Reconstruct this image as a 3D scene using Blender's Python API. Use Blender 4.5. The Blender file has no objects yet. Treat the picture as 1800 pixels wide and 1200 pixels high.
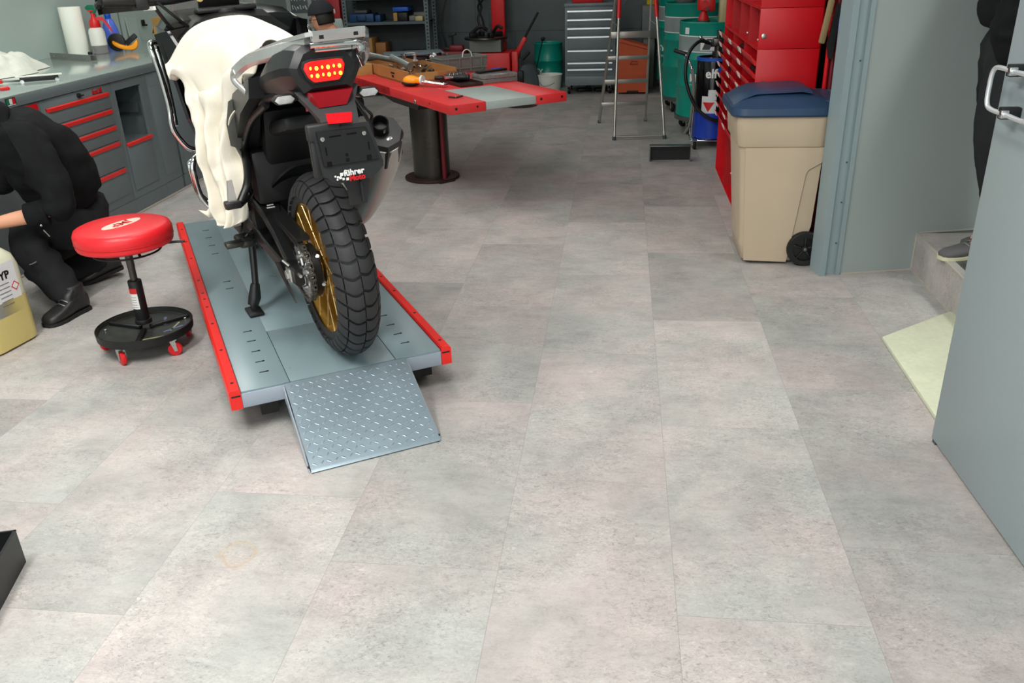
import bpy, bmesh, math, random
from mathutils import Vector, Matrix, Euler, noise
random.seed(7)
SC = bpy.context.scene
COL = SC.collection
PI = math.pi
def R(d): return math.radians(d)
def V(*a): return Vector(a)
def lin(c):
    return tuple((x/255/12.92 if x/255 <= .04045 else ((x/255+.055)/1.055)**2.4) for x in c)

# ------------------------------------------------------------------ materials
MATS = {}
def mat(name, rgb, rough=.5, metal=0.0, var=.06, vscale=6.0, bump=0.0, bscale=60.0, rvar=0.0, spec=.5,
        emit=None, estr=0.0, trans=0.0, alpha=1.0, coat=0.0, aniso=0.0, fine=0.0):
    if name in MATS: return MATS[name]
    m = bpy.data.materials.new(name); m.use_nodes = True
    nt = m.node_tree; N = nt.nodes; L = nt.links
    b = N['Principled BSDF']
    col = lin(rgb)
    tc = N.new('ShaderNodeTexCoord')
    nz = N.new('ShaderNodeTexNoise'); nz.inputs['Scale'].default_value = vscale; nz.inputs['Detail'].default_value = 6
    L.new(tc.outputs['Object'], nz.inputs['Vector'])
    hs = N.new('ShaderNodeMixRGB'); hs.blend_type = 'MIX'
    lo = tuple(max(0, c*(1-var*2.2)) for c in col)+(1,)
    hi = tuple(min(1, c*(1+var*2.0)) for c in col)+(1,)
    hs.inputs['Color1'].default_value = lo; hs.inputs['Color2'].default_value = hi
    L.new(nz.outputs['Fac'], hs.inputs['Fac'])
    out = hs.outputs['Color']
    if fine > 0:
        n2 = N.new('ShaderNodeTexNoise'); n2.inputs['Scale'].default_value = 45; n2.inputs['Detail'].default_value = 8; n2.inputs['Roughness'].default_value = .7
        L.new(tc.outputs['Object'], n2.inputs['Vector'])
        rp = N.new('ShaderNodeValToRGB'); rp.color_ramp.elements[0].position = .35; rp.color_ramp.elements[1].position = .62
        rp.color_ramp.elements[0].color = (1-fine,)*3+(1,); rp.color_ramp.elements[1].color = (1, 1, 1, 1)
        L.new(n2.outputs['Fac'], rp.inputs['Fac'])
        mm = N.new('ShaderNodeMixRGB'); mm.blend_type = 'MULTIPLY'; mm.inputs['Fac'].default_value = 1
        L.new(out, mm.inputs['Color1']); L.new(rp.outputs['Color'], mm.inputs['Color2']); out = mm.outputs['Color']
    L.new(out, b.inputs['Base Color'])
    b.inputs['Roughness'].default_value = rough
    if rvar > 0:
        mr = N.new('ShaderNodeMapRange'); mr.inputs['To Min'].default_value = max(.02, rough-rvar); mr.inputs['To Max'].default_value = min(1, rough+rvar)
        n3 = N.new('ShaderNodeTexNoise'); n3.inputs['Scale'].default_value = vscale*2.3; n3.inputs['Detail'].default_value = 5
        L.new(tc.outputs['Object'], n3.inputs['Vector']); L.new(n3.outputs['Fac'], mr.inputs['Value']); L.new(mr.outputs['Result'], b.inputs['Roughness'])
    b.inputs['Metallic'].default_value = metal
    b.inputs['Specular IOR Level'].default_value = spec
    b.inputs['Coat Weight'].default_value = coat
    b.inputs['Coat Roughness'].default_value = .12
    if aniso: b.inputs['Anisotropic'].default_value = aniso
    if trans:
        b.inputs['Transmission Weight'].default_value = trans; b.inputs['IOR'].default_value = 1.3
    if alpha < 1: b.inputs['Alpha'].default_value = alpha
    if emit:
        b.inputs['Emission Color'].default_value = lin(emit)+(1,); b.inputs['Emission Strength'].default_value = estr
    if bump > 0:
        bp = N.new('ShaderNodeBump'); bp.inputs['Strength'].default_value = bump; bp.inputs['Distance'].default_value = .004
        nb = N.new('ShaderNodeTexNoise'); nb.inputs['Scale'].default_value = bscale; nb.inputs['Detail'].default_value = 5
        L.new(tc.outputs['Object'], nb.inputs['Vector']); L.new(nb.outputs['Fac'], bp.inputs['Height']); L.new(bp.outputs['Normal'], b.inputs['Normal'])
    MATS[name] = m
    return m

M = {}
M['bench_grey'] = mat('bench_grey', (104,116,118), .45, var=.03, rvar=.08)
M['bench_dark'] = mat('bench_inside', (66,74,76), .6, var=.04)
M['steel_top'] = mat('worktop_steel', (186,200,194), .16, metal=.55, var=.05, vscale=3, rvar=.05)
M['wall_grey'] = mat('wall_grey', (168,184,178), .36, var=.03, vscale=1.2, rvar=.05)
M['wall_side'] = mat('wall_side_panel', (148,158,156), .42, var=.03, vscale=1.1, rvar=.06)
M['door_grey'] = mat('door_grey', (146,160,163), .38, var=.025, vscale=1.4, rvar=.05)
M['post_grey'] = mat('post_grey', (134,150,153), .42, var=.03, vscale=3)
M['ceiling'] = mat('ceiling_white', (205,207,205), .8, var=.02)
M['white_wall'] = mat('white_wall', (188,198,192), .6, var=.03)
M['red_handle'] = mat('red_handle', (226,36,30), .35, var=.03)
M['red_cab'] = mat('red_cabinet', (206,6,22), .38, var=.05, vscale=2.5, rvar=.06)
M['red_cab_in'] = mat('red_cabinet_inside', (170,10,20), .5, var=.08)
M['lift_grey'] = mat('lift_plate_grey', (126,145,150), .3, var=.02, vscale=2.2, rvar=.06)
M['lift_side'] = mat('lift_side_grey', (150,160,172), .4, var=.03)
M['lift_red'] = mat('lift_rail_red', (230,34,26), .36, var=.05)
M['table_red'] = mat('table_red', (214,48,50), .42, var=.07, vscale=5, rvar=.08, fine=.08)
M['insert_grey'] = mat('insert_grey', (160,172,168), .45, var=.05, fine=.05)
M['dark_steel'] = mat('dark_steel', (84,82,78), .3, metal=.85, var=.15, rvar=.1)
M['brown_iron'] = mat('brown_iron', (62,44,42), .55, metal=.4, var=.15)
M['black'] = mat('black_plastic', (15,15,16), .5, var=.12)
M['black_gloss'] = mat('black_gloss', (9,9,11), .16, var=.05, coat=.15, spec=.35)
M['black_satin'] = mat('black_satin', (18,18,19), .36, var=.1)
M['grey_plastic'] = mat('charcoal_plastic', (33,33,35), .5, var=.08)
M['rubber'] = mat('tyre_rubber', (40,40,41), .6, var=.14, vscale=18, bump=.12, bscale=90)
M['gold'] = mat('gold_anodised', (182,136,56), .42, metal=.75, var=.06)
M['brass_hub'] = mat('gold_hub', (190,150,60), .28, metal=.9, var=.06)
M['spoke_gold'] = mat('spoke_pale_gold', (232,200,140), .25, metal=.8)
M['handle_silver'] = mat('handle_silver', (225,228,230), .3, metal=.6)
M['tray_black'] = mat('tray_black', (9,9,10), .6)
M['chain_steel'] = mat('chain_steel', (120,116,108), .35, metal=.9, var=.15)
M['chrome'] = mat('chrome', (225,225,225), .09, metal=1.0, var=.02)
M['silver'] = mat('silver_painted', (206,203,201), .26, metal=.75, var=.05, rvar=.06)
M['alu'] = mat('aluminium', (178,176,168), .34, metal=.75, var=.08, rvar=.1)
M['tail_black'] = mat('tail_cowl_black', (23,23,25), .38, var=.06, rvar=.06)
M['muffler_steel'] = mat('muffler_steel', (190,186,180), .36, metal=.9, var=.06, rvar=.08)
M['engine'] = mat('engine_metal', (28,28,29), .4, metal=.4, var=.25, vscale=14)
M['bolt'] = mat('bolt_zinc', (200,200,196), .25, metal=.9, var=.05)
M['cloth'] = mat('cream_cloth', (224,217,202), .85, var=.03, vscale=8, bump=.25, bscale=220, spec=.2)
M['rag'] = mat('white_rag', (214,218,206), .9, var=.07, vscale=14, bump=.25, bscale=150, spec=.2)
M['bin_beige'] = mat('bin_beige', (188,170,146), .52, var=.03, vscale=5, bump=.06, bscale=150)
M['bin_blue'] = mat('bin_lid_blue', (35,62,90), .42, var=.05, rvar=.06)
M['drum_green'] = mat('drum_green', (0,142,124), .34, var=.04, rvar=.06)
M['drum_band'] = mat('drum_grey_band', (140,152,152), .4, var=.12, vscale=7)
M['white'] = mat('white_print', (232,232,228), .5, var=.01)
M['white_plastic'] = mat('white_plastic', (226,228,218), .4, var=.02)
M['red'] = mat('red_plain', (208,24,28), .4, var=.03)
M['stool_red'] = mat('stool_vinyl_red', (228,36,44), .38, var=.02, bump=.05, bscale=120)
M['orange_metal'] = mat('orange_metal', (198,82,36), .5, var=.06)
M['orange'] = mat('orange_rubber', (255,160,12), .38, var=.02)
M['blue'] = mat('blue_plastic', (24,62,176), .4, var=.06)
M['blue_bright'] = mat('blue_case', (16,84,190), .45, var=.05)
M['case_blue_dark'] = mat('case_blue_dark', (18,66,112), .5, var=.06)
M['bottle_blue'] = mat('bottle_blue', (86,116,216), .22, var=.08)
M['green_trigger'] = mat('green_trigger', (16,120,86), .35, var=.03)
M['cardboard'] = mat('cardboard', (178,138,80), .8, var=.07, vscale=12)
M['wood'] = mat('wooden_tray', (164,112,62), .6, var=.12, vscale=9)
M['crate_grey'] = mat('crate_grey', (112,116,110), .55, var=.06)
M['dark_wall'] = mat('dark_grey_wall', (84,94,95), .55, var=.05, vscale=1.6, bump=.12, bscale=30)
M['shelf_grey'] = mat('shelf_grey', (84,98,104), .5, var=.06)
M['cab_grey'] = mat('roller_cabinet_grey', (112,124,128), .4, var=.04)
M['brushed'] = mat('brushed_aluminium', (176,182,182), .3, metal=.85, var=.04)
M['fabric_black'] = mat('black_work_fabric', (24,25,26), .9, var=.18, vscale=26, bump=.35, bscale=70, spec=.15)
M['fabric_trouser'] = mat('charcoal_trouser_fabric', (40,41,43), .9, var=.22, vscale=9, bump=.35, bscale=60, spec=.15)
M['skin'] = mat('skin', (222,160,128), .55, var=.06, vscale=14)
M['hair'] = mat('dark_hair', (30,24,20), .6, var=.1)
M['shoe_black'] = mat('shoe_leather_black', (34,34,33), .45, var=.15, bump=.2)
M['sole'] = mat('shoe_sole', (24,24,24), .7)
M['sole_cream'] = mat('cream_sole', (206,202,172), .6)
M['shoe_grey'] = mat('shoe_grey_mesh', (84,84,84), .8, bump=.3, bscale=200)
M['canister'] = mat('canister_plastic', (214,216,190), .35, var=.02, spec=.4)
M['canister_liquid'] = mat('canister_liquid', (206,190,120), .35, var=.05, spec=.4)
M['paper_label'] = mat('paper_label', (222,224,226), .5, var=.01)
M['concrete'] = mat('pale_concrete', (206,210,184), .7, var=.06, vscale=7, bump=.3, bscale=50, fine=.1)
M['trim_pale'] = mat('trim_pale', (176,170,158), .45, var=.04)
M['clear'] = mat('clear_plastic', (206,204,200), .15, trans=.75, var=.02)
M['galv'] = mat('galvanised_steel', (120,124,124), .35, metal=.8, var=.15, vscale=10)
M['hose'] = mat('hose_black', (18,18,19), .45)
M['maroon'] = mat('maroon_metal', (120,24,34), .45, var=.12)
M['tyrechanger_red'] = mat('machine_red', (214,22,26), .4, var=.05)
M['lens_clear'] = mat('indicator_lens', (198,198,198), .18, var=.2, vscale=60, metal=.3)
M['red_lens_dark'] = mat('red_glossy_panel', (150,8,26), .12, coat=.5, var=.08)
M['reflector'] = mat('red_reflector', (240,20,34), .25, emit=(200,10,20), estr=.0, var=.12, vscale=90)
M['brake_light'] = mat('brake_light_lens', (235,18,14), .2, emit=(255,16,12), estr=2.2, var=.1, vscale=40)
M['led'] = mat('brake_led', (255,190,60), .3, emit=(255,170,40), estr=5.0)
M['broom_wood'] = mat('broom_wood', (150,128,88), .7)
M['dustpan_blue'] = mat('dustpan_blue', (52,70,170), .4)
M['paper'] = mat('paper_towel', (240,242,230), .9, var=.01)
M['yellow'] = mat('yellow_plastic', (222,190,30), .45)
M['beige'] = mat('beige_plastic', (188,172,128), .45)
M['floor_trim'] = mat('floor_joint', (150,146,138), .5)

# ------------------------------------------------------------------ mesh builder
def frame(p, d, up=(0,0,1)):
    """matrix whose local Z points along d, placed at p"""
    z = Vector(d).normalized(); u = Vector(up)
    if abs(z.dot(u)) > .98: u = Vector((0,1,0)) if abs(z.y) < .9 else Vector((1,0,0))
    x = u.cross(z).normalized(); y = z.cross(x)
    m = Matrix((x, y, z)).transposed().to_4x4(); m.translation = Vector(p)
    return m
def cat(pts, k=6, closed=False):
    P = [Vector(p) for p in pts]; n = len(P); out = []
    rng = n if closed else n-1
    for i in range(rng):
        p0 = P[(i-1) % n] if (closed or i > 0) else P[0]*2-P[1]
        p1 = P[i]; p2 = P[(i+1) % n]
        p3 = P[(i+2) % n] if (closed or i+2 < n) else P[-1]*2-P[-2]
        for j in range(k):
            t = j/k
            out.append(.5*((2*p1)+(p2-p0)*t+(2*p0-5*p1+4*p2-p3)*t*t+(3*p1-p0-3*p2+p3)*t**3))
    if not closed: out.append(P[-1].copy())
    return out

class MB:
    def __init__(s): s.bm = bmesh.new()
    def _add(s, bm, mi=0, M_=None):
        if M_ is not None: bmesh.ops.transform(bm, matrix=M_, verts=bm.verts)
        for f in bm.faces: f.material_index = mi
        me = bpy.data.meshes.new('tmp'); bm.to_mesh(me); bm.free()
        s.bm.from_mesh(me); bpy.data.meshes.remove(me); return s
    def box(s, c, d, rot=None, bev=0.0, mi=0, seg=2, top=None):
        bm = bmesh.new(); bmesh.ops.create_cube(bm, size=1)
        for v in bm.verts:
            v.co = Vector((v.co.x*d[0], v.co.y*d[1], v.co.z*d[2]))
            if top and v.co.z > 0: v.co.x *= top[0]; v.co.y *= top[1]
        if bev > 0: bmesh.ops.bevel(bm, geom=bm.edges[:], offset=min(bev, min(d)*.45), segments=seg, profile=.5, affect='EDGES')
        m = Matrix.Translation(Vector(c))
        if rot is not None: m = m @ (rot.to_4x4() if isinstance(rot, Matrix) else Euler(rot).to_matrix().to_4x4())
        return s._add(bm, mi, m)
    def box2(s, a, b, bev=0.0, mi=0, seg=2):
        a = Vector(a); b = Vector(b); return s.box((a+b)/2, [abs(x) for x in (b-a)], bev=bev, mi=mi, seg=seg)
    def bar(s, p0, p1, w, h, bev=0, mi=0, up=(0,0,1)):
        p0 = Vector(p0); p1 = Vector(p1); m = frame((p0+p1)/2, p1-p0, up)
        bm = bmesh.new(); bmesh.ops.create_cube(bm, size=1)
        for v in bm.verts: v.co = Vector((v.co.x*w, v.co.y*h, v.co.z*(p1-p0).length))
        if bev: bmesh.ops.bevel(bm, geom=bm.edges[:], offset=bev, segments=2, profile=.5, affect='EDGES')
        return s._add(bm, mi, m)
    def cyl(s, p0, p1, r, r2=None, n=20, mi=0, bev=0):
        p0 = Vector(p0); p1 = Vector(p1); r2 = r if r2 is None else r2
        bm = bmesh.new(); bmesh.ops.create_cone(bm, cap_ends=True, segments=n, radius1=r, radius2=r2, depth=(p1-p0).length)
        if bev:
            e = [e for e in bm.edges if abs(e.verts[0].co.z-e.verts[1].co.z) < 1e-6]
            bmesh.ops.bevel(bm, geom=e, offset=bev, segments=2, profile=.5, affect='EDGES')
        return s._add(bm, mi, frame((p0+p1)/2, p1-p0))
    def tube(s, pts, r, n=10, mi=0, closed=False, k=0, flat=1.0):
        if k: pts = cat(pts, k, closed)
        P = [Vector(p) for p in pts]; m = len(P)
        rr = r if isinstance(r, (list, tuple)) else None
        T = []
        for i in range(m):
            a = P[(i-1) % m] if (closed or i > 0) else P[i]; b = P[(i+1) % m] if (closed or i < m-1) else P[i]
            T.append((b-a).normalized())
        u = Vector((0,0,1));
        if abs(T[0].dot(u)) > .9: u = Vector((0,1,0))
        x = (u-T[0]*u.dot(T[0])).normalized(); rings = []
        bm = bmesh.new()
        for i in range(m):
            x = (x-T[i]*x.dot(T[i])); x = x.normalized() if x.length > 1e-6 else Vector((1,0,0)); y = T[i].cross(x)
            if rr: t = i/(m-1)*(len(rr)-1); j = min(int(t), len(rr)-2); ri = rr[j]*(1-t+j)+rr[j+1]*(t-j)
            else: ri = r
            rings.append([bm.verts.new(P[i]+x*math.cos(a)*ri+y*math.sin(a)*ri*flat) for a in [2*PI*q/n for q in range(n)]])
        for i in range(m if closed else m-1):
            A = rings[i]; B = rings[(i+1) % m]
            for q in range(n): bm.faces.new((A[q], A[(q+1) % n], B[(q+1) % n], B[q]))
        if not closed: bm.faces.new(rings[0][::-1]); bm.faces.new(rings[-1])
        return s._add(bm, mi)
    def loft(s, rings, mi=0, cap=True, closed=False):
        bm = bmesh.new(); RR = [[bm.verts.new(Vector(p)) for p in r] for r in rings]; n = len(RR[0]); m = len(RR)
        for i in range(m if closed else m-1):
            A = RR[i]; B = RR[(i+1) % m]
            for q in range(n):
                try: bm.faces.new((A[q], A[(q+1) % n], B[(q+1) % n], B[q]))
                except ValueError: pass
        if cap and not closed:
            bm.faces.new(RR[0][::-1]); bm.faces.new(RR[-1])
        bmesh.ops.recalc_face_normals(bm, faces=bm.faces[:])
        return s._add(bm, mi)
    def lathe(s, prof, n=32, m=None, mi=0, closed=False):
        bm = bmesh.new(); rings = []
        for (r, z) in prof:
            if r < 1e-5: rings.append([bm.verts.new((0,0,z))])
            else: rings.append([bm.verts.new((r*math.cos(2*PI*q/n), r*math.sin(2*PI*q/n), z)) for q in range(n)])
        pr = list(zip(rings, rings[1:]))
        if closed: pr.append((rings[-1], rings[0]))
        for A, B in pr:
            for q in range(n):
                if len(A) == 1 and len(B) == 1: break
                if len(A) == 1: bm.faces.new((A[0], B[(q+1) % n], B[q]))
                elif len(B) == 1: bm.faces.new((A[q], A[(q+1) % n], B[0]))
                else: bm.faces.new((A[q], A[(q+1) % n], B[(q+1) % n], B[q]))
        bmesh.ops.recalc_face_normals(bm, faces=bm.faces[:])
        return s._add(bm, mi, m)
    def prism(s, poly, z0, z1, m=None, bev=0, mi=0):
        bm = bmesh.new(); A = [bm.verts.new((p[0], p[1], z0)) for p in poly]; B = [bm.verts.new((p[0], p[1], z1)) for p in poly]; n = len(poly)
        bm.faces.new(A[::-1]); bm.faces.new(B)
        for q in range(n): bm.faces.new((A[q], A[(q+1) % n], B[(q+1) % n], B[q]))
        bmesh.ops.recalc_face_normals(bm, faces=bm.faces[:])
        if bev: bmesh.ops.bevel(bm, geom=bm.edges[:], offset=bev, segments=2, profile=.5, affect='EDGES')
        return s._add(bm, mi, m)
    def sph(s, c, r, n=16, mi=0, rot=None):
        bm = bmesh.new(); bmesh.ops.create_uvsphere(bm, u_segments=n, v_segments=max(6, n*2//3), radius=1)
        r = (r, r, r) if not isinstance(r, (tuple, list)) else r
        m = Matrix.Translation(Vector(c))
        if rot is not None: m = m @ Euler(rot).to_matrix().to_4x4()
        return s._add(bm, mi, m @ Matrix.Diagonal((*r, 1)))
    def grid(s, F, nu, nv, mi=0):
        bm = bmesh.new(); G = [[bm.verts.new(F(i/(nu-1), j/(nv-1))) for j in range(nv)] for i in range(nu)]
        for i in range(nu-1):
            for j in range(nv-1): bm.faces.new((G[i][j], G[i+1][j], G[i+1][j+1], G[i][j+1]))
        return s._add(bm, mi)
    def build(s, name, mats, parent=None, ang=38, solid=0, sub=0, weld=False):
        if weld: bmesh.ops.remove_doubles(s.bm, verts=s.bm.verts, dist=1e-5)
        me = bpy.data.meshes.new(name); s.bm.to_mesh(me); s.bm.free()
        for m in (mats if isinstance(mats, (list, tuple)) else [mats]): me.materials.append(M[m] if isinstance(m, str) else m)
        for p in me.polygons: p.use_smooth = True
        try: me.set_sharp_from_angle(angle=R(ang))
        except Exception: pass
        o = bpy.data.objects.new(name, me); COL.objects.link(o)
        if parent is not None: o.parent = parent
        if solid: q = o.modifiers.new('solid', 'SOLIDIFY'); q.thickness = solid; q.offset = 0
        if sub: q = o.modifiers.new('sub', 'SUBSURF'); q.levels = sub; q.render_levels = sub
        return o

def tag(o, label, cat_, group=None, kind=None):
    o['label'] = label; o['category'] = cat_
    if group: o['group'] = group
    if kind: o['kind'] = kind
    return o
def thing(name, label, cat_, loc=(0,0,0), rz=0, group=None, rot=None):
    o = bpy.data.objects.new(name, None); COL.objects.link(o); o.empty_display_size = .1
    o.location = loc; o.rotation_euler = rot if rot else (0, 0, rz)
    return tag(o, label, cat_, group)
def struct(name, mb, m, parent=None, ang=38):
    o = mb.build(name, m, parent, ang)
    if parent is None: o['kind'] = 'structure'
    return o
def copy_tree(o, parent=None):
    c = o.copy(); COL.objects.link(c)
    if parent is not None: c.parent = parent; c.matrix_parent_inverse = Matrix()
    for ch in list(o.children): copy_tree(ch, c)
    return c
def text_mesh(body, size, m, ext=.0006, offset=0.0, shear=0.0, align='CENTER', space=1.0):
    """lettering as a real thin mesh; m places the text plane (x reads along, y is up)"""
    cu = bpy.data.curves.new('t', 'FONT'); cu.body = body; cu.size = size; cu.extrude = ext; cu.offset = offset; cu.shear = shear
    cu.align_x = align; cu.align_y = 'CENTER'; cu.space_character = space; cu.resolution_u = 3
    ob = bpy.data.objects.new('t', cu); COL.objects.link(ob)
    bpy.context.view_layer.update()
    me = bpy.data.meshes.new_from_object(ob.evaluated_get(bpy.context.evaluated_depsgraph_get()))
    bpy.data.objects.remove(ob); bpy.data.curves.remove(cu)
    me.transform(m); return me
def text(name, body, size, m, mt, parent, **k):
    me = text_mesh(body, size, m, **k); me.materials.clear(); me.materials.append(M[mt]); me.name = name
    o = bpy.data.objects.new(name, me); COL.objects.link(o); o.parent = parent; return o
def plane_m(o, xdir, ydir):
    x = Vector(xdir).normalized(); y = Vector(ydir).normalized(); z = x.cross(y).normalized(); y = z.cross(x)
    m = Matrix((x, y, z)).transposed().to_4x4(); m.translation = Vector(o); return m

def skin(name, verts, edges, m, parent=None, sub=2, root=0, rs=1.0):
    """a skinned figure: verts = [(pos, r)] ; one continuous surface"""
    me = bpy.data.meshes.new(name); me.from_pydata([Vector(v[0]) for v in verts], edges, []); me.update()
    o = bpy.data.objects.new(name, me); COL.objects.link(o)
    sk = o.modifiers.new('skin', 'SKIN'); sk.use_smooth_shade = True; sk.branch_smoothing = .4
    if not me.skin_vertices: 
        with bpy.context.temp_override(object=o, active_object=o): bpy.ops.mesh.customdata_skin_add()
    lay = me.skin_vertices[0].data
    for i, v in enumerate(verts):
        r = v[1]; lay[i].radius = (r*rs, r*rs)
        lay[i].use_root = (i == root)
    q = o.modifiers.new('sub', 'SUBSURF'); q.levels = sub; q.render_levels = sub
    bpy.context.view_layer.update()
    m2 = bpy.data.meshes.new_from_object(o.evaluated_get(bpy.context.evaluated_depsgraph_get()))
    bpy.data.objects.remove(o)
    m2.name = name; m2.materials.clear(); m2.materials.append(M[m])
    for p in m2.polygons: p.use_smooth = True
    o = bpy.data.objects.new(name, m2); COL.objects.link(o)
    if parent is not None: o.parent = parent
    return o
def chain_fig(chains):
    """chains: list of lists of (key, pos, r) ; equal keys are shared"""
    idx = {}; vs = []; es = []
    for ch in chains:
        prev = None
        for it in ch:
            if isinstance(it, str): k = it
            else:
                k = it[0]
                if k not in idx: idx[k] = len(vs); vs.append((it[1], it[2]))
            if prev is not None: es.append((idx[prev], idx[k]))
            prev = k
    return vs, es

def caster(parent, p, r=.03, yaw=0.0, wheel='black', fork='bolt', top=None, w=None):
    """caster with its wheel on the floor of the parent's frame; p = (x, y) ; top = height of its plate"""
    top = top or r*2.5; w = w or r*.8
    m = Matrix.Translation((p[0], p[1], 0)) @ Matrix.Rotation(yaw, 4, 'Z')
    a = MB(); a.lathe([(0,-w/2),(r*.8,-w/2),(r,-w/4),(r,w/4),(r*.8,w/2),(0,w/2)], 20, m @ Matrix.Translation((r*.35,0,r)) @ Matrix.Rotation(PI/2, 4, 'X'))
    c = a.build('caster', wheel, parent)
    b = MB()
    for sy in (-1, 1): b.loft([[m @ Vector((x, sy*(w/2+.003)+dy, z)) for x, z in ((-.3*r,top-.006),(.5*r,top-.006),(r*.62,r*.8),(r*.2,r*.8))] for dy in (-.0015,.0015)])
    b.box2((0,0,0),(0.001,0.001,0.001)) if False else None
    b.loft([[m @ Vector((x, y, z)) for x, y in ((-.5*r,-w*.7),(.7*r,-w*.7),(.7*r,w*.7),(-.5*r,w*.7))] for z in (top-.008, top)])
    b.cyl(m @ Vector((r*.35,-w*.75,r)), m @ Vector((r*.35,w*.75,r)), r*.16, n=8)
    b.build('caster_fork', fork, c)
    return c
# ------------------------------------------------------------------ room
TW = .457; X0 = -.2935
OFF = {-6:.30,-5:.75,-4:.12,-3:2.424,-2:.22,-1:1.754,0:2.185,1:1.625,2:1.923,3:.42,4:.1,5:.6}
def floor_material():
    m = bpy.data.materials.new('stone_look_vinyl'); m.use_nodes = True; nt = m.node_tree; N = nt.nodes; L = nt.links
    b = N['Principled BSDF']
    uv = N.new('ShaderNodeUVMap'); uv.uv_map = 'tile'
    at = N.new('ShaderNodeAttribute'); at.attribute_name = 'tone'; at.attribute_type = 'GEOMETRY'
    geo = N.new('ShaderNodeTexCoord')
    # per-tile shifted coordinates
    vm = N.new('ShaderNodeVectorMath'); vm.operation = 'MULTIPLY_ADD'
    L.new(at.outputs['Color'], vm.inputs[0]); vm.inputs[1].default_value = (37, 23, 11); L.new(geo.outputs['Object'], vm.inputs[2])
    def nz(sc, det, ro, vec=None, dist=0, stretch=None):
        n = N.new('ShaderNodeTexNoise'); n.inputs['Scale'].default_value = sc; n.inputs['Detail'].default_value = det; n.inputs['Roughness'].default_value = ro; n.inputs['Distortion'].default_value = dist
        src = vec or vm.outputs[0]
        if stretch:
            mp = N.new('ShaderNodeMapping'); mp.inputs['Scale'].default_value = stretch; L.new(src, mp.inputs['Vector']); src = mp.outputs[0]
        L.new(src, n.inputs['Vector']); return n.outputs['Fac']
    def ramp(f, st):
        r = N.new('ShaderNodeValToRGB'); e = r.color_ramp.elements
        e[0].position, e[0].color = st[0][0], st[0][1]; e[1].position, e[1].color = st[-1][0], st[-1][1]
        for p, c in st[1:-1]: x = e.new(p); x.color = c
        L.new(f, r.inputs['Fac']); return r.outputs['Color']
    def mix(a, c, f, mode='MIX'):
        x = N.new('ShaderNodeMixRGB'); x.blend_type = mode
        for i, s in ((0, f), (1, a), (2, c)):
            if isinstance(s, (int, float)): x.inputs[i].default_value = s
            elif isinstance(s, tuple): x.inputs[i].default_value = s
            else: L.new(s, x.inputs[i])
        return x.outputs[0]
    def c4(*c): return lin(c)+(1,)
    hue = ramp(nz(1.9, 3, .55), [(.36, c4(174,175,171)), (.5, c4(181,178,174)), (.64, c4(189,180,177))])
    blot = ramp(nz(4.5, 7, .62, dist=.4), [(.3, (.76,.765,.765,1)), (.48, (.94,.94,.94,1)), (.7, (1.12,1.12,1.115,1))])
    col = mix(hue, blot, .85, 'MULTIPLY')
    streak = ramp(nz(13, 7, .75, stretch=(.8, 2.0, 1)), [(.36, (.86,.86,.86,1)), (.5, (.99,.99,.99,1)), (.68, (1.08,1.08,1.08,1))])
    col = mix(col, streak, .75, 'MULTIPLY')
    fine = ramp(nz(85, 9, .8, dist=1.2, stretch=(.8, 1.2, 1)), [(.38, (.62,.61,.60,1)), (.47, (.95,.95,.95,1)), (.55, (1.03,1.03,1.03,1)), (.63, (1.26,1.26,1.26,1))])
    mask = ramp(nz(3.2, 5, .7), [(.40, (.35,.35,.35,1)), (.6, (1,1,1,1))])
    col = mix(col, mix(col, fine, 1.0, 'MULTIPLY'), mask)
    # tone per tile (green channel of the attribute)
    sp = N.new('ShaderNodeSeparateColor'); L.new(at.outputs['Color'], sp.inputs[0])
    tone = ramp(sp.outputs[1], [(0, (.80,.795,.79,1)), (1, (1.04,1.035,1.03,1))])
    col = mix(col, tone, 1.0, 'MULTIPLY')
    # joint: distance to the tile's edge in metres, stored in uv (0..1) scaled by size in attribute 'size'
    su = N.new('ShaderNodeSeparateXYZ'); L.new(uv.outputs[0], su.inputs[0])
    def edge(o, size):
        a = N.new('ShaderNodeMath'); a.operation = 'SUBTRACT'; a.inputs[0].default_value = 1; L.new(o, a.inputs[1])
        mn = N.new('ShaderNodeMath'); mn.operation = 'MINIMUM'; L.new(o, mn.inputs[0]); L.new(a.outputs[0], mn.inputs[1])
        ml = N.new('ShaderNodeMath'); ml.operation = 'MULTIPLY'; L.new(mn.outputs[0], ml.inputs[0]); ml.inputs[1].default_value = size; return ml.outputs[0]
    e1 = edge(su.outputs[0], TW); e2 = edge(su.outputs[1], TW*2)
    mn = N.new('ShaderNodeMath'); mn.operation = 'MINIMUM'; L.new(e1, mn.inputs[0]); L.new(e2, mn.inputs[1])
    lt = N.new('ShaderNodeMath'); lt.operation = 'LESS_THAN'; L.new(mn.outputs[0], lt.inputs[0]); lt.inputs[1].default_value = .0006
    jm = N.new('ShaderNodeMath'); jm.operation = 'MULTIPLY'; jm.inputs[1].default_value = .7; L.new(lt.outputs[0], jm.inputs[0]); col = mix(col, c4(128,124,118), jm.outputs[0])
    # two dried coffee-coloured rings near the front
    mp = N.new('ShaderNodeMapping'); mp.inputs['Location'].default_value = (.99, -1.79, 0); L.new(geo.outputs['Object'], mp.inputs['Vector'])
    nd = N.new('ShaderNodeTexNoise'); nd.inputs['Scale'].default_value = 14; L.new(geo.outputs['Object'], nd.inputs['Vector'])
    ad = N.new('ShaderNodeMixRGB'); ad.blend_type = 'ADD'; ad.inputs[0].default_value = .05; L.new(mp.outputs[0], ad.inputs[1]); L.new(nd.outputs['Color'], ad.inputs[2])
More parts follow.
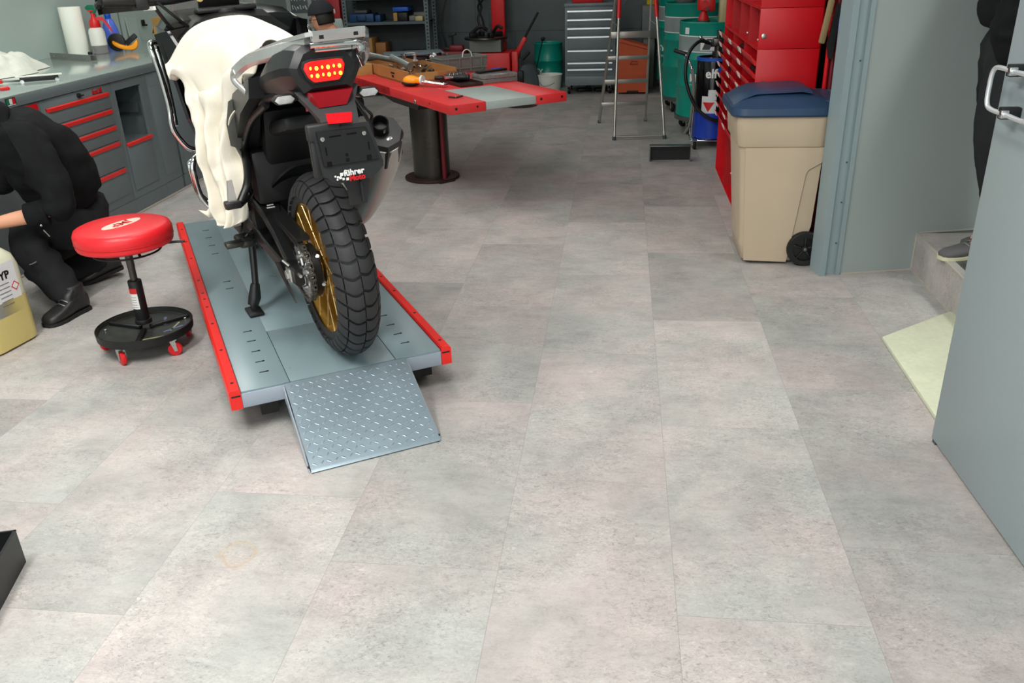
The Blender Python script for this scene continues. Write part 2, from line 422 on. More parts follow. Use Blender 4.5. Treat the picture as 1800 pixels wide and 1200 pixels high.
    ln = N.new('ShaderNodeVectorMath'); ln.operation = 'LENGTH'; L.new(ad.outputs[0], ln.inputs[0])
    ring = ramp(ln.outputs['Value'], [(.030, (0,0,0,1)), (.052, (.25,.25,.25,1)), (.056, (.7,.7,.7,1)), (.060, (0,0,0,1))])
    col = mix(col, c4(176,152,116), ring)
    L.new(col, b.inputs['Base Color'])
    rr = ramp(nz(6, 6, .6), [(.3, (.42,.42,.42,1)), (.7, (.58,.58,.58,1))]); L.new(rr, b.inputs['Roughness'])
    b.inputs['Specular IOR Level'].default_value = .35
    bp = N.new('ShaderNodeBump'); bp.inputs['Strength'].default_value = .18; bp.inputs['Distance'].default_value = .001
    L.new(nz(90, 5, .6), bp.inputs['Height']); L.new(bp.outputs['Normal'], b.inputs['Normal'])
    return m
FLOORM = floor_material(); M['floor'] = FLOORM
def tiled(name, rects, z, kind_matrix=None):
    """rects: list of clipped tile rectangles (x0,x1,y0,y1,u0,u1,v0,v1,rand)"""
    me = bpy.data.meshes.new(name); vs = []; fs = []; uvs = []; cols = []
    for (x0,x1,y0,y1,u0,u1,v0,v1,rn) in rects:
        b = len(vs); vs += [(x0,y0,z),(x1,y0,z),(x1,y1,z),(x0,y1,z)]; fs.append((b,b+1,b+2,b+3)); uvs += [(u0,v0),(u1,v0),(u1,v1),(u0,v1)]; cols += [rn]*4
    me.from_pydata(vs, [], fs); u = me.uv_layers.new(name='tile')
    for i, c in enumerate(uvs): u.data[i].uv = c
    a = me.color_attributes.new('tone', 'FLOAT_COLOR', 'CORNER')
    for i, c in enumerate(cols): a.data[i].color = c
    me.materials.append(FLOORM); o = bpy.data.objects.new(name, me); COL.objects.link(o); return o
TONES = {(2,1):.1,(3,3):.15}
def tile_rects(xa, xb, ya, yb):
    out = []; rnd = random.Random(3)
    i0 = math.floor((xa-X0)/TW); i1 = math.ceil((xb-X0)/TW)
    for i in range(i0, i1):
        off = OFF.get(i, (i*.37) % .914) % (2*TW)
        j0 = math.floor((ya-off)/(2*TW)); j1 = math.ceil((yb-off)/(2*TW))
        for j in range(j0, j1):
            x0 = X0+i*TW; x1 = x0+TW; y0 = off+j*2*TW; y1 = y0+2*TW
            cx0, cx1 = max(x0, xa), min(x1, xb); cy0, cy1 = max(y0, ya), min(y1, yb)
            if cx1-cx0 < 1e-4 or cy1-cy0 < 1e-4: continue
            r = rnd.random(); t = rnd.random()
            if i == 2 and 1.9 < (y0+y1)/2 < 3.8: t = .18 if (y0+y1)/2 < 3 else .05
            if i == 1 and (y0+y1)/2 < 3.0: t = .85
            if i == 0 and 2.0 < (y0+y1)/2 < 3.6: t = .6
            out.append((cx0,cx1,cy0,cy1,(cx0-x0)/TW,(cx1-x0)/TW,(cy0-y0)/(2*TW),(cy1-y0)/(2*TW),(r,t,rnd.random(),1)))
    return out
fl = tiled('floor', tile_rects(-4.15, 3.4, -1.4, 10.95), 0); fl['kind'] = 'structure'
g = MB(); g.box2((-9,-9,-.12),(9,-1.4,-.02)); struct('ground', g, mat('yard_paving', (150,148,144), .8, var=.08))

CH = 3.3
w = MB(); w.box2((-4.27,-1.4,0),(-4.15,10.95,CH)); struct('wall_left', w, 'wall_grey')
w = MB()
for y in (3.4, 7.06, 9.2): w.box2((-4.149,y-.004,.0),(-4.144,y+.004,CH))
struct('trim_1', w, 'bench_grey')
def block_wall():
    m = bpy.data.materials.new('painted_block_wall'); m.use_nodes = True; nt = m.node_tree; N = nt.nodes; L = nt.links; b = N['Principled BSDF']
    tc = N.new('ShaderNodeTexCoord'); mp = N.new('ShaderNodeMapping'); mp.inputs['Rotation'].default_value = (PI/2, 0, 0); L.new(tc.outputs['Object'], mp.inputs[0])
    br = N.new('ShaderNodeTexBrick'); br.inputs['Scale'].default_value = 1; br.inputs['Brick Width'].default_value = 1.3; br.inputs['Row Height'].default_value = .62; br.inputs['Mortar Size'].default_value = .004
    br.inputs['Color1'].default_value = lin((82,93,95))+(1,); br.inputs['Color2'].default_value = lin((88,98,99))+(1,); br.inputs['Mortar'].default_value = lin((58,66,68))+(1,); br.offset = .37
    L.new(mp.outputs[0], br.inputs['Vector'])
    nz = N.new('ShaderNodeTexNoise'); nz.inputs['Scale'].default_value = 2.2; nz.inputs['Detail'].default_value = 7; L.new(tc.outputs['Object'], nz.inputs['Vector'])
    rp = N.new('ShaderNodeValToRGB'); rp.color_ramp.elements[0].position = .3; rp.color_ramp.elements[0].color = (.85,.85,.85,1); rp.color_ramp.elements[1].position = .7; rp.color_ramp.elements[1].color = (1.1,1.1,1.1,1)
    L.new(nz.outputs['Fac'], rp.inputs[0]); mm = N.new('ShaderNodeMixRGB'); mm.blend_type = 'MULTIPLY'; mm.inputs[0].default_value = 1
    L.new(br.outputs['Color'], mm.inputs[1]); L.new(rp.outputs[0], mm.inputs[2]); L.new(mm.outputs[0], b.inputs['Base Color']); b.inputs['Roughness'].default_value = .5
    return m
M['block'] = block_wall()
w = MB(); w.box2((-4.27,10.95,0),(3.5,11.07,CH)); struct('wall_back', w, 'block')
w = MB(); w.box2((-4.15,10.93,0),(1.16,10.95,.09)); struct('baseboard_back', w, 'bench_grey')
w = MB(); w.box2((1.16,4.42,0),(1.28,10.95,CH)); struct('wall_right', w, 'dark_wall')
w = MB(); w.box2((-4.27,-1.4,CH),(3.5,11.07,CH+.12)); struct('ceiling', w, 'ceiling')
# front wall with the wide open garage doorway
w = MB(); w.box2((-4.27,-1.5,0),(-3.7,-1.4,CH)); w.box2((.9,-1.5,0),(3.5,-1.4,CH)); w.box2((-3.7,-1.5,2.9),(.9,-1.4,CH)); struct('wall_front', w, 'white_wall')
w = MB(); w.box2((3.4,-1.4,0),(3.5,4.7,CH)); struct('wall_hall', w, 'wall_side')
# partition seen at the right, slightly turned
pa = Vector((.978,4.047,0)); pb = Vector((1.447,4.146,0)); pd = (pb-pa).normalized(); pn = Vector((pd.y,-pd.x,0))   # pn points to the camera
def part_box(mb, s0, s1, n0, n1, z0, z1, mi=0):
    P = [pa+pd*s+pn*n for s, n in ((s0,n0),(s1,n0),(s1,n1),(s0,n1))]
    mb.loft([[Vector((p.x,p.y,z)) for p in P] for z in (z0, z1)], mi=mi)
w = MB(); part_box(w, .10, 2.5, -.10, 0, 0, CH); struct('wall_partition', w, 'wall_side')
w = MB(); part_box(w, 0, .030, -.10, .014, 0, CH); part_box(w, .030, .112, -.10, -.004, 0, CH); part_box(w, .082, .104, -.05, .012, 0, CH)
o = struct('trim_2', w, 'post_grey')
w = MB()
for z in (.55,1.0,.36,.16): 
    p = pa+pd*.072; w.cyl(p+pn*-.004+Vector((0,0,z)), p+pn*.001+Vector((0,0,z)), .0035, n=8)
w.build('rivet', 'bench_dark', o)
w = MB(); part_box(w, .112, .480, 0, .006, 0, .006); struct('baseboard_right', w, 'trim_pale')
# step up behind the door
def stepmesh():
    sx = 1.440
    rs = []
    o = tiled('floor_landing', [(sx,1.9,2.55,4.15,0,1,.1,.95,(.3,.35,.1,1)),(1.9,2.36,2.55,4.35,0,1,.1,.95,(.8,.25,.6,1)),(2.36,3.4,2.55,4.6,0,1,.1,.95,(.5,.55,.6,1))], .185)
    o['kind'] = 'structure'
    me = bpy.data.meshes.new('trim_riser')
    me.from_pydata([(sx,2.55,0),(sx,4.145,0),(sx,4.145,.185),(sx,2.55,.185),(3.4,2.55,0),(3.4,2.55,.185)], [], [(0,1,2,3),(0,3,5,4)])
    u = me.uv_layers.new(name='tile')
    for i, c in enumerate([(.1,.05),(.1,.95),(.9,.95),(.9,.05)]*2): u.data[i].uv = c
    a = me.color_attributes.new('tone', 'FLOAT_COLOR', 'CORNER')
    for d in a.data: d.color = (.6,.45,.2,1)
    me.materials.append(FLOORM); r = bpy.data.objects.new('trim_3', me); COL.objects.link(r); r['kind'] = 'structure'
    w = MB(); w.bar((sx-.002,2.55,.186),(sx-.002,4.145,.186),.007,.007); w.bar((sx-.002,2.55,.003),(sx-.002,4.145,.003),.006,.006)
    w.bar((sx-.002,4.142,0),(sx-.002,4.142,.187),.006,.006)
    part_box(w, .482, 2.4, 0, .006, .186, .192)
    struct('trim_4', w, 'trim_pale')
    w = MB()
    for k in range(7): w.box2((1.478+k*.008,2.7,.186),(1.482+k*.008,3.86,.1885))
    struct('trim_5', w, 'galv')
stepmesh()
# pale concrete pad in front of the step
w = MB(); w.prism([(1.078,3.289),(1.079,2.55),(1.6,2.0),(1.6,3.3),(1.432,3.574)], -.002, .014, bev=.002); struct('floor_threshold', w, 'concrete')
# open grey steel door leaf, seen on its inner face
dr = thing('door_1', 'open grey steel door leaf at the right with a bent tube handle', 'door', (1.022,2.500,0), R(-87.65)); dr['kind'] = 'structure'
w = MB(); w.box2((0,0,.012),(1.35,.045,2.15), bev=.002); w.build('door_leaf', 'door_grey', dr)
w = MB(); w.box2((.006,.002,0),(.03,.043,.012)); w.build('floor_seal', 'bench_dark', dr)

w = MB()
hp = [(.03,-.047,1.112),(.034,-.047,1.15),(.06,-.047,1.166),(.15,-.047,1.166),(.245,-.047,1.166),(.272,-.047,1.15),(.276,-.047,1.112),(.272,-.047,1.075),(.245,-.047,1.060),(.15,-.047,1.060),(.06,-.047,1.060),(.034,-.047,1.075)]
w.tube(hp, .0062, 12, closed=True, k=4); hd = w.build('door_handle', 'handle_silver', dr)
w = MB()
for z in (1.166, 1.060): w.box((.125,-.026,z),(.022,.05,.03), bev=.003)
w.build('handle_clamp', 'black', hd)
w = MB()
for z in (1.166, 1.060): w.box((.142,-.047,z),(.014,.02,.02), bev=.002)
w.build('clamp_bolt', 'chrome', hd)
# ------------------------------------------------------------------ left workbench (front faces on x = -3.131)
FX = -3.131; WX = -4.15
def cabinet(name, label, y0, y1, z0=.10, z1=.832, front='bench_grey', open_rect=None, doorpanel=None, group=None):
    t = thing(name, label, 'cabinet', (FX, y0, 0), 0, group)
    W = y1-y0; b = MB(); th = .018
    b.box2((-.55,0,z0),(-.02,th,z1)); b.box2((-.55,W-th,z0),(-.02,W,z1)); b.box2((-.55,0,z1-th),(-.02,W,z1)); b.box2((-.55,0,z0),(-.02,W,z0+th)); b.box2((-.56,0,z0),(-.55,W,z1))
    # front frame
    if open_rect is None: b.box2((-.02,0,z0),(0,W,z1), bev=.0015)
    else:
        a0, a1, c0, c1 = open_rect
        b.box2((-.02,0,z0),(0,a0,z1)); b.box2((-.02,a1,z0),(0,W,z1)); b.box2((-.02,a0,c1),(0,a1,z1)); b.box2((-.02,a0,z0),(0,a1,c0))
    b.build('body', front, t)
    p = MB(); p.box2((-.5,0,0),(-.004,W,z0-.002)); p.build('plinth', 'bench_grey', t)
    return t
def redlip(parent, y0, y1, z, name='handle'):
    """folded red drawer lip, bevelled at its ends"""
    b = MB(); rings = []
    prof = [(.001,.008),(.013,.007),(.016,.003),(.015,-.016),(.011,-.016),(.001,-.004)]
    for y, e in ((y0,0),(y0+.02,1),(y1-.02,1),(y1,0)):
        rings.append([Vector((px*(1 if e else .55), y, z+pz*(1 if e else .8))) for px, pz in prof])
    b.loft(rings); return b.build(name, 'red_handle', parent, ang=18)
# five drawer unit
dc = cabinet('drawer_cabinet', 'grey five drawer cabinet with red lips under the steel worktop', 4.375, 5.075)
zt = [.790, .687, .587, .487, .320, .148]
for k in range(5):
    d = MB(); d.box2((.0005,.035,zt[k+1]+.004),(.007,.665,zt[k]-.001), bev=.002)
    dd = d.build('drawer', 'bench_grey', dc)
    redlip(dd, .035, .660, zt[k]-.012)
l = MB(); l.cyl((0,.355,.808),(.014,.355,.808),.014, n=18, bev=.002); l.box((.02,.362,.808),(.014,.03,.008), bev=.002); l.build('lock', 'black', dc)
text('logo', 'JopLift', .040, plane_m((.0012,.545,.806),(0,1,0),(0,0,1)), 'red', dc, offset=.0012, shear=.2)
text('logo_shadow', 'JopLift', .040, plane_m((.0007,.547,.803),(0,1,0),(0,0,1)), 'black', dc, offset=.0026, shear=.2, ext=.0003)
# open compartment unit
oc = cabinet('open_cabinet', 'grey cabinet with open compartment above a door with red lip', 5.077, 5.50, open_rect=(.035,.345,.452,.780))
b = MB(); b.box2((-.50,.02,.44),(-.02,.36,.452)); b.box2((-.50,.02,.44),(-.49,.36,.79)); b.build('shelf', 'bench_grey', oc)
b = MB(); b.box2((-.35,.345,.60),(-.05,.352,.66)); b.build('rail', 'bench_dark', oc)
d = MB(); d.box2((.0005,.033,.150),(.007,.330,.448), bev=.002); dd = d.build('door', 'bench_grey', oc); redlip(dd, .033, .352, .446)
# plain units
pc = cabinet('plain_cabinet', 'plain grey cabinet panel beside the open compartment', 5.502, 5.738)
b = MB(); b.box2((.0005,.012,.15),(.005,.225,.745), bev=.0015); b.build('door', 'bench_grey', pc)
pc = cabinet('plain_cabinet', 'plain grey cabinet beyond the dark gap, partly behind the motorcycle', 5.775, 6.45)
b = MB(); b.box2((.0005,.03,.15),(.005,.64,.80), bev=.0015); b.build('door', 'bench_grey', pc)
pc = cabinet('plain_cabinet', 'farthest plain grey bench cabinet, behind the motorcycle crash bars', 6.452, 7.6)
b = MB(); b.box2((.0005,.03,.15),(.005,1.1,.80), bev=.0015); b.build('door', 'bench_grey', pc)
rc = cabinet('red_drawer_cabinet', 'red fronted cabinet under the worktop, left of the drawer unit', 3.66, 4.372)
b = MB(); b.box2((.0005,.02,.66),(.006,.69,.825), bev=.002); d = b.build('drawer', 'red_cab', rc)
b = MB(); b.sph((.012,.655,.765),.008); b.build('knob', 'bolt', d)
pc = cabinet('plain_cabinet', 'grey bench cabinet behind the crouching mechanic', 2.6, 3.658)
b = MB(); b.box2((.0005,.03,.15),(.005,1.02,.80), bev=.0015); b.build('door', 'bench_grey', pc)
b = MB(); b.box2((FX-.01,2.6,0),(FX+.012,7.6,.010)); struct('baseboard_left', b, 'trim_pale')
# worktop
wt = thing('worktop', 'long grey worktop with a shiny steel surface along the left wall', 'worktop', (FX, 2.55, 0))
b = MB(); b.box2((-1.015,0,.836),(.012,5.6,.884), bev=.002); b.build('fascia', 'bench_grey', wt)
b = MB(); b.box2((-1.015,.002,.8845),(.010,5.598,.893), bev=.0015); b.build('steel_sheet', 'steel_top', wt)
f = MB(); f.box2((.0122,1.548,.845),(.0128,1.628,.884)); fo = f.build('flag_sticker', 'black', wt)
for k, mt_ in enumerate(('green_trigger','white','red')):
    f = MB(); f.box2((.0128,1.554+k*.0227,.853),(.0134,1.554+(k+1)*.0227,.880)); f.build('stripe', mt_, fo)
f = MB(); f.box2((.0128,1.554,.847),(.0134,1.622,.8505)); f.build('stripe', 'white', fo)
WZ = .893
# paper towel roll standing on end
t = thing('paper_towel_roll', 'tall white paper towel roll standing upright on the worktop', 'paper roll', (-4.035,6.235,WZ))
b = MB(); b.lathe([(.018,.0),(.074,.0),(.076,.004),(.076,.330),(.074,.334),(.018,.334)], 40, closed=True); b.build('roll', 'paper', t)
# pressure sprayer
t = thing('sprayer_bottle', 'white pressure sprayer with red pump head and green cap', 'sprayer', (-3.885,6.275,WZ), R(20))
b = MB(); b.lathe([(0,0),(.05,0),(.056,.006),(.056,.10),(.054,.105)], 28); b.build('tank', 'clear', t)
b = MB(); b.lathe([(.0542,.06),(.0565,.062),(.0565,.15),(.05,.175),(.03,.19),(0,.19)], 28); b.build('shell', 'white_plastic', t)

b = MB(); b.lathe([(0,.186),(.036,.186),(.040,.20),(.034,.235),(.020,.25),(.014,.262),(.014,.285),(0,.285)], 24)
b.loft([[Vector((x,y*w_,z)) for y, z in ((-1,z0),(1,z0),(1,z1),(-1,z1))] for x, w_, z0, z1 in ((-.02,.014,.225,.252),(.04,.012,.236,.258),(.06,.010,.232,.255),(.085,.010,.19,.222),(.105,.008,.155,.18),(.112,.006,.142,.158))])
b.build('pump_head', 'red', t)
b = MB(); b.cyl((-.012,0,.285),(-.012,0,.30),.006); b.cyl((-.012,0,.298),(-.012,0,.306),.022, bev=.003); b.build('plunger', 'red', t)
t2 = thing('spray_bottle', 'clear spray bottle with green trigger head behind the red sprayer', 'bottle', (-3.99,6.46,WZ), R(190))
b = MB(); b.lathe([(0,0),(.034,0),(.036,.01),(.036,.13),(.02,.17),(.012,.19),(0,.19)], 24); b.build('body', 'clear', t2)
b = MB(); b.cyl((0,0,.19),(0,0,.21),.016); b.loft([[Vector((x,y*.011,z)) for y, z in ((-1,z0),(1,z0),(1,z1),(-1,z1))] for x, z0, z1 in ((-.03,.235,.252),(.0,.205,.262),(.03,.232,.262),(.05,.238,.252))]); b.build('trigger_head', 'green_trigger', t2); t2.scale = (1,1,1.28)
# blue bottle
t = thing('blue_bottle', 'tall tapered blue plastic bottle on the worktop by the wall', 'bottle', (-4.00,6.655,WZ))
b = MB(); b.lathe([(0,0),(.058,0),(.062,.006),(.062,.11),(.056,.15),(.036,.21),(.026,.225),(0,.225)], 28); bo = b.build('body', 'bottle_blue', t)
b = MB(); b.cyl((0,0,.225),(0,0,.262),.024, bev=.003); b.build('cap', 'blue_bright', t)
b = MB(); b.lathe([(.0622,.03),(.0628,.032),(.0628,.105),(.0622,.107)], 28); b.build('label', 'bottle_blue', t)
# orange and black hand lamp with rubber head
def orange_tool(name, label, loc, rz, tubes):
    t = thing(name, label, 'mallet', loc, rz)
    b = MB(); b.sph((0,0,.036),(.060,.042,.034), 24); b.box((.055,0,.04),(.05,.05,.038), bev=.012, seg=3); b.build('head', 'orange', t)
    b = MB(); b.sph((-.006,0,.020),(.064,.045,.019), 24); b.build('rubber_foot', 'black', t)
    b = MB(); b.lathe([(0,.078),(.030,.078),(.030,.092),(0,.092)], 16, frame((0,0,.042),(1,0,0))); b.build('collar', 'white_plastic', t)
    if tubes:
        b = MB()
        for dy in (-.020, 0, .020): b.cyl((.085,dy,.038+abs(dy)*-.2),(.262,dy*1.1,.020),.0062, n=12)
        b.box((.255,0,.020),(.02,.05,.014), bev=.003); b.build('handle', 'chrome', t)
    return t
t = thing('grinder_disc_tool', 'orange and black hand tool lying on the steel worktop', 'tool', (-3.76,6.43,WZ), R(12))
b = MB(); b.cyl((-.06,.0,.055),(-.06,.026,.055),.054, n=28, bev=.006); b.build('disc', 'black', t)
b = MB(); b.loft([[Vector((x,y,z)) for y, z in ((-.022,z0),(.02,z0),(.02,z1),(-.022,z1))] for x, z0, z1 in ((-.085,.045,.075),(-.06,.022,.060),(-.02,.008,.038),(.03,.002,.032),(.055,.004,.062),(.08,.03,.085))]); b.build('body', 'orange', t, sub=1)
b = MB(); b.bar((.0,.0,.045),(.07,0,.095),.02,.03, bev=.004); b.build('grip', 'black', t); t.scale = (1.2,1.2,1.2)
# angled steel rail lying behind
t = thing('aluminium_profile', 'dull grey metal profile lying at the foot of the paper roll', 'rail', (-4.10,5.98,WZ), R(-28))
b = MB(); b.box2((0,0,0),(.52,.05,.004)); b.box2((0,0,.004),(.52,.004,.042)); b.box2((0,.046,.004),(.52,.05,.035))
b.build('channel', 'crate_grey', t)
b = MB()
for k in range(4): b.cyl((.06+k*.13,-.004,.022),(.06+k*.13,.0,.022),.006, n=10)
b.build('screw', 'bolt', t)
b = MB(); b.box((.50,.02,.052),(.03,.02,.018), bev=.003); b.build('end_clip', 'black', t)
# cardboard box by the bars
t = thing('cardboard_box', 'open brown cardboard box on the far end of the worktop', 'box', (-3.80,7.22,WZ), R(12))
b = MB(); b.box2((-.11,-.09,0),(-.106,.09,.13)); b.box2((.106,-.09,0),(.11,.09,.13)); b.box2((-.11,-.09,0),(.11,-.086,.13)); b.box2((-.11,.086,0),(.11,.09,.13)); b.box2((-.11,-.09,0),(.11,.09,.004)); b.build('carton', 'cardboard', t)
b = MB(); b.bar((-.0,-.088,.13),(-.0,-.12,.20),.003,.21, up=(1,0,0)); b.bar((-.0,.088,.13),(-.0,.10,.21),.003,.21, up=(1,0,0)); b.bar((-.108,0,.13),(-.125,0,.075),.18,.003, up=(1,0,0)); b.build('flap', 'cardboard', t)
b = MB(); b.cyl((-.03,-.0905,.065),(-.03,-.0895,.065),.012, n=16); b.box((.03,-.0905,.065),(.06,.001,.008)); b.build('print', 'red', t)
# loose bits near the bars
for k, (x, y, a, nm, lb, mt_) in enumerate(((-3.62,6.74,.4,'screwdriver','screwdriver with a white grip on the worktop near the cardboard box','white_plastic'),(-3.56,6.66,.1,'spanner','flat chrome spanner on the worktop below the cardboard box','chrome'),(-3.50,6.86,-.2,'scraper','dark flat scraper at the far right of the worktop tools','bench_dark'))):
    t = thing(nm, lb, 'tool', (x,y,WZ), a)
    b = MB(); b.box((.09,0,.004),(.18,.016 if k else .008,.005), bev=.001); b.build('shaft', 'chrome' if k < 2 else 'bench_dark', t)
    b = MB(); b.cyl((-.09,0,.014),(.0,0,.014),.0135, n=12, bev=.004) if k == 0 else b.cyl((-.01,0,.004),(-.01,0,.010),.022, n=14)
    b.build('grip' if k == 0 else 'head', mt_, t)
# hook on the wall
t = tag(MB().box((0,0,0),(.012,.05,.05), bev=.01).cyl((0,0,-.015),(.03,0,-.02),.009).build('wall_hook', 'black'), 'small black hook on the grey wall above the cardboard box', 'hook'); t.location = (-4.14,7.42,1.035)
# glass/steel strip leaning against the wall between bottle and box
t = tag(MB().box((0,0,.10),(.006,.16,.20)).box((0,-.08,.10),(.010,.006,.205)).build('metal_sheet', 'wall_grey'), 'pale grey metal sheet leaning on the wall beside the blue bottle', 'sheet'); t.location = (-4.13,7.23,WZ); t.rotation_euler = (0, R(-3), 0)
# rag heap
def heap(name, label, loc, ax, ay, h, seed, m_, rz=0):
    def F(u, v):
        th = 2*PI*u; r = v; e = 1+.16*math.sin(2*th+seed)+.10*math.sin(5*th+seed*2)
        x = ax*r*math.cos(th)*e; y = ay*r*math.sin(th)*e
        p = Vector((x*9+seed, y*9, seed))
        z = h*(1-r**2.4)*(1+.35*noise.noise(p)) + .022*abs(noise.noise(p*2.2))*(1-r**6) + .0045*(1-r)
        wv = .012*math.sin(9*th+6*noise.noise(p*.7)+4*r)*(r*(1-r)*4)
        return Vector((x, y, max(.003, z+wv)))
    o = MB().grid(F, 90, 34).build(name, m_, ang=60, weld=True); o.location = loc; o.rotation_euler = (0,0,rz); return o
o = heap('white_cloth', 'crumpled white rag heap at the left end of the worktop', (-3.84,5.00,WZ), .20, .44, .12, 3.1, 'rag', R(-8)); o['label'] = 'crumpled white rag heap at the left end of the worktop'; o['category'] = 'cloth'
# bracket tool, pliers, small clip
t = thing('clamp_bar', 'white and black bar tool lying in front of the rag heap', 'tool', (-3.40,4.60,WZ), R(34))
b = MB(); b.box2((0,-.015,.035),(.24,.015,.043), bev=.002); b.build('bar', 'white_plastic', t)
b = MB(); b.box2((.02,-.012,.010),(.22,.012,.034), bev=.003); b.build('jaw', 'black', t)
for x in (.03,.21): MB().cyl((x,-.018,.012),(x,.018,.012),.011, n=12).build('roller', 'chrome', t)
t = thing('pliers', 'red handled pliers lying against the white rag heap', 'pliers', (-3.56,4.52,WZ), R(40))
MB().bar((0,-.012,.016),(.11,-.004,.018),.026,.02, bev=.006).build('grip', 'red', t); MB().bar((0,.016,.016),(.11,.004,.018),.026,.02, bev=.006).build('grip', 'red', t)
b = MB(); b.bar((.10,0,.018),(.20,0,.014),.016,.012, bev=.003); b.build('jaw', 'galv', t)
t = tag(MB().box((0,0,.008),(.05,.018,.014), bev=.004).cyl((-.02,0,.010),(.02,0,.016),.005).build('clip', 'red'), 'small red clip near the worktop front edge', 'clip'); t.location = (-3.30,4.36,WZ); t.rotation_euler = (0,0,.9)
# ------------------------------------------------------------------ low motorcycle lift
LZ = .165
lf = thing('motorcycle_lift', 'low grey motorcycle lift platform with red side rails and a tread plate ramp', 'motorcycle lift', (-1.281,2.367,0), R(31))
W_, L_ = .792, 2.25
def plate_with(mb, x0, x1, y0, y1): mb.box2((x0,y0,.158),(x1,y1,LZ), bev=.0008)
b = MB(); plate_with(b, .040,.203,0,L_); plate_with(b, .583,.752,0,L_); plate_with(b, .203,.583,.484,L_); b.build('deck_plate', 'lift_grey', lf)
b = MB(); b.box2((.2055,.002,.150),(.5805,.4815,.1642), bev=.001); b.build('removable_panel', 'lift_grey', lf)
b = MB(); b.box2((.200,.001,.140),(.586,.487,.150)); b.build('panel_well', 'brown_iron', lf)
b = MB(); b.box2((.038,-.004,.104),(.754,.010,.158), bev=.003); b.box2((.038,L_-.01,.104),(.754,L_+.004,.158)); b.box2((.04,.01,.125),(.752,L_-.01,.140)); b.build('end_skirt', 'lift_side', lf)
b = MB()
for x in (.136, .655):
    for y in (.12,.212,.31,.414,.516,1.05,1.15,1.60,1.75,1.9,2.05): b.box((x,y,.1654),(.032,.006,.0006)); b.cyl((x+.012,y,.1651),(x+.012,y,.1657),.0055, n=8)
b.cyl((.30,2.05,.1651),(.30,2.05,.1656),.02, n=16)
b.build('slot', 'tray_black', lf)
for sx in (0, 1):
    b = MB(); x0, x1 = (0,.040) if sx == 0 else (.752,.792)
    def xs(v): return v if sx == 0 else .792-v
    prof = [(0,.104),(0,.168),(.006,.175),(.034,.175),(.038,.170),(.038,.104)]
    b.loft([[Vector((xs(px),y,pz)) for px, pz in prof] for y in (-.006, L_+.006)])
    rl = b.build('side_rail', 'lift_red', lf)
    b = MB()
    for y in (.06,.36,.64,.84,.94,1.02,1.2,1.55,1.85,2.1): b.cyl((xs(.02),y,.1748),(xs(.02),y,.1758),.0062, n=12)
    b.box2((min(xs(.006),xs(.036)),-.0065,.150),(max(xs(.006),xs(.036)),-.0055,.156)); b.build('hole', 'black', rl)
b = MB(); b.box2((.10,.06,.03),(.16,2.1,.10)); b.box2((.63,.06,.03),(.69,2.1,.10)); b.box2((.10,.3,.05),(.69,.36,.09)); b.box2((.10,1.6,.05),(.69,1.66,.09)); b.box2((.10,.22,0),(.17,.34,.09)); b.box2((.67,.10,.02),(.745,.22,.095)); b.box2((.06,1.9,0),(.13,2.05,.09)); b.box2((.66,1.9,0),(.74,2.05,.09)); b.build('underframe', 'black', lf)
b = MB(); b.box2((.16,.14,.03),(.63,.18,.10)); b.build('cross_beam', 'black', lf)
# ramp: chequer plate with raised tears
rp = MB()
r0 = Vector((.184,-.010,LZ+.001)); r1 = Vector((.184,-.352,.008)); sl = (r1-r0); sln = sl.normalized(); wv = Vector((1,0,0)); nn = wv.cross(sln); nn = nn if nn.z > 0 else -nn
RW = .432; Ls = sl.length
def rpt(a, s, h=0): return r0+wv*a+sln*s+nn*h
rp.loft([[rpt(0,0),rpt(RW,0),rpt(RW,0,-.004),rpt(0,0,-.004)],[rpt(0,Ls-.012),rpt(RW,Ls-.012),rpt(RW,Ls-.012,-.004),rpt(0,Ls-.012,-.004)],[rpt(0,Ls,-.003),rpt(RW,Ls,-.003),rpt(RW,Ls-.004,-.012),rpt(0,Ls-.004,-.012)]])
ramp = rp.build('ramp', 'ramp_plate' if 'ramp_plate' in M else M.setdefault('ramp_plate', mat('ramp_plate', (140,156,166), .34, metal=.5, var=.05, rvar=.08)), lf)
b = MB(); rows = 14; cols = 18
for i in range(rows):
    for j in range(cols):
        a = .016+j*(RW-.032)/(cols-1); s = .018+i*(Ls-.045)/(rows-1)
        if (i+j) % 2 and False: continue
        ang = R(40) if (i+j) % 2 else R(-40)
        m = Matrix((wv, sln, nn)).transposed().to_4x4(); m.translation = rpt(a, s, .0002)
        m = m @ Matrix.Rotation(ang, 4, 'Z')
        L2, W2, hh = .0098, .0032, .0008
        bm = bmesh.new(); ring = [bm.verts.new((L2*math.cos(t)*(1 if abs(math.cos(t)) < .9 else 1.1), W2*math.sin(t), 0)) for t in [2*PI*q/8 for q in range(8)]]; c1 = bm.verts.new((-.004,0,hh)); c2 = bm.verts.new((.004,0,hh))
        top = [bm.verts.new((v.co.x*.55, v.co.y*.5, hh)) for v in ring]; bm.verts.remove(c1); bm.verts.remove(c2)
        for q in range(8): bm.faces.new((ring[q], ring[(q+1) % 8], top[(q+1) % 8], top[q]))
        bm.faces.new(top); b._add(bm, 0, m)
b.build('tread_pattern', 'ramp_plate', ramp)
for a in (-.007, RW+.002):
    b = MB(); b.loft([[Vector((.184+a+dx, -.012, .156)), Vector((.184+a+dx, -.342, .003)), Vector((.184+a+dx, -.342, .0)), Vector((.184+a+dx, -.30, .0)), Vector((.184+a+dx, -.05, .095)), Vector((.184+a+dx, -.012, .10))] for dx in (0, .004)])
    b.build('ramp_side', 'lift_side', ramp)
b = MB(); b.cyl((.177,-.325,.012),(.184,-.325,.012),.004, n=10); b.cyl((.616,-.325,.012),(.623,-.325,.012),.004, n=10); b.build('ramp_pin', 'black', ramp)
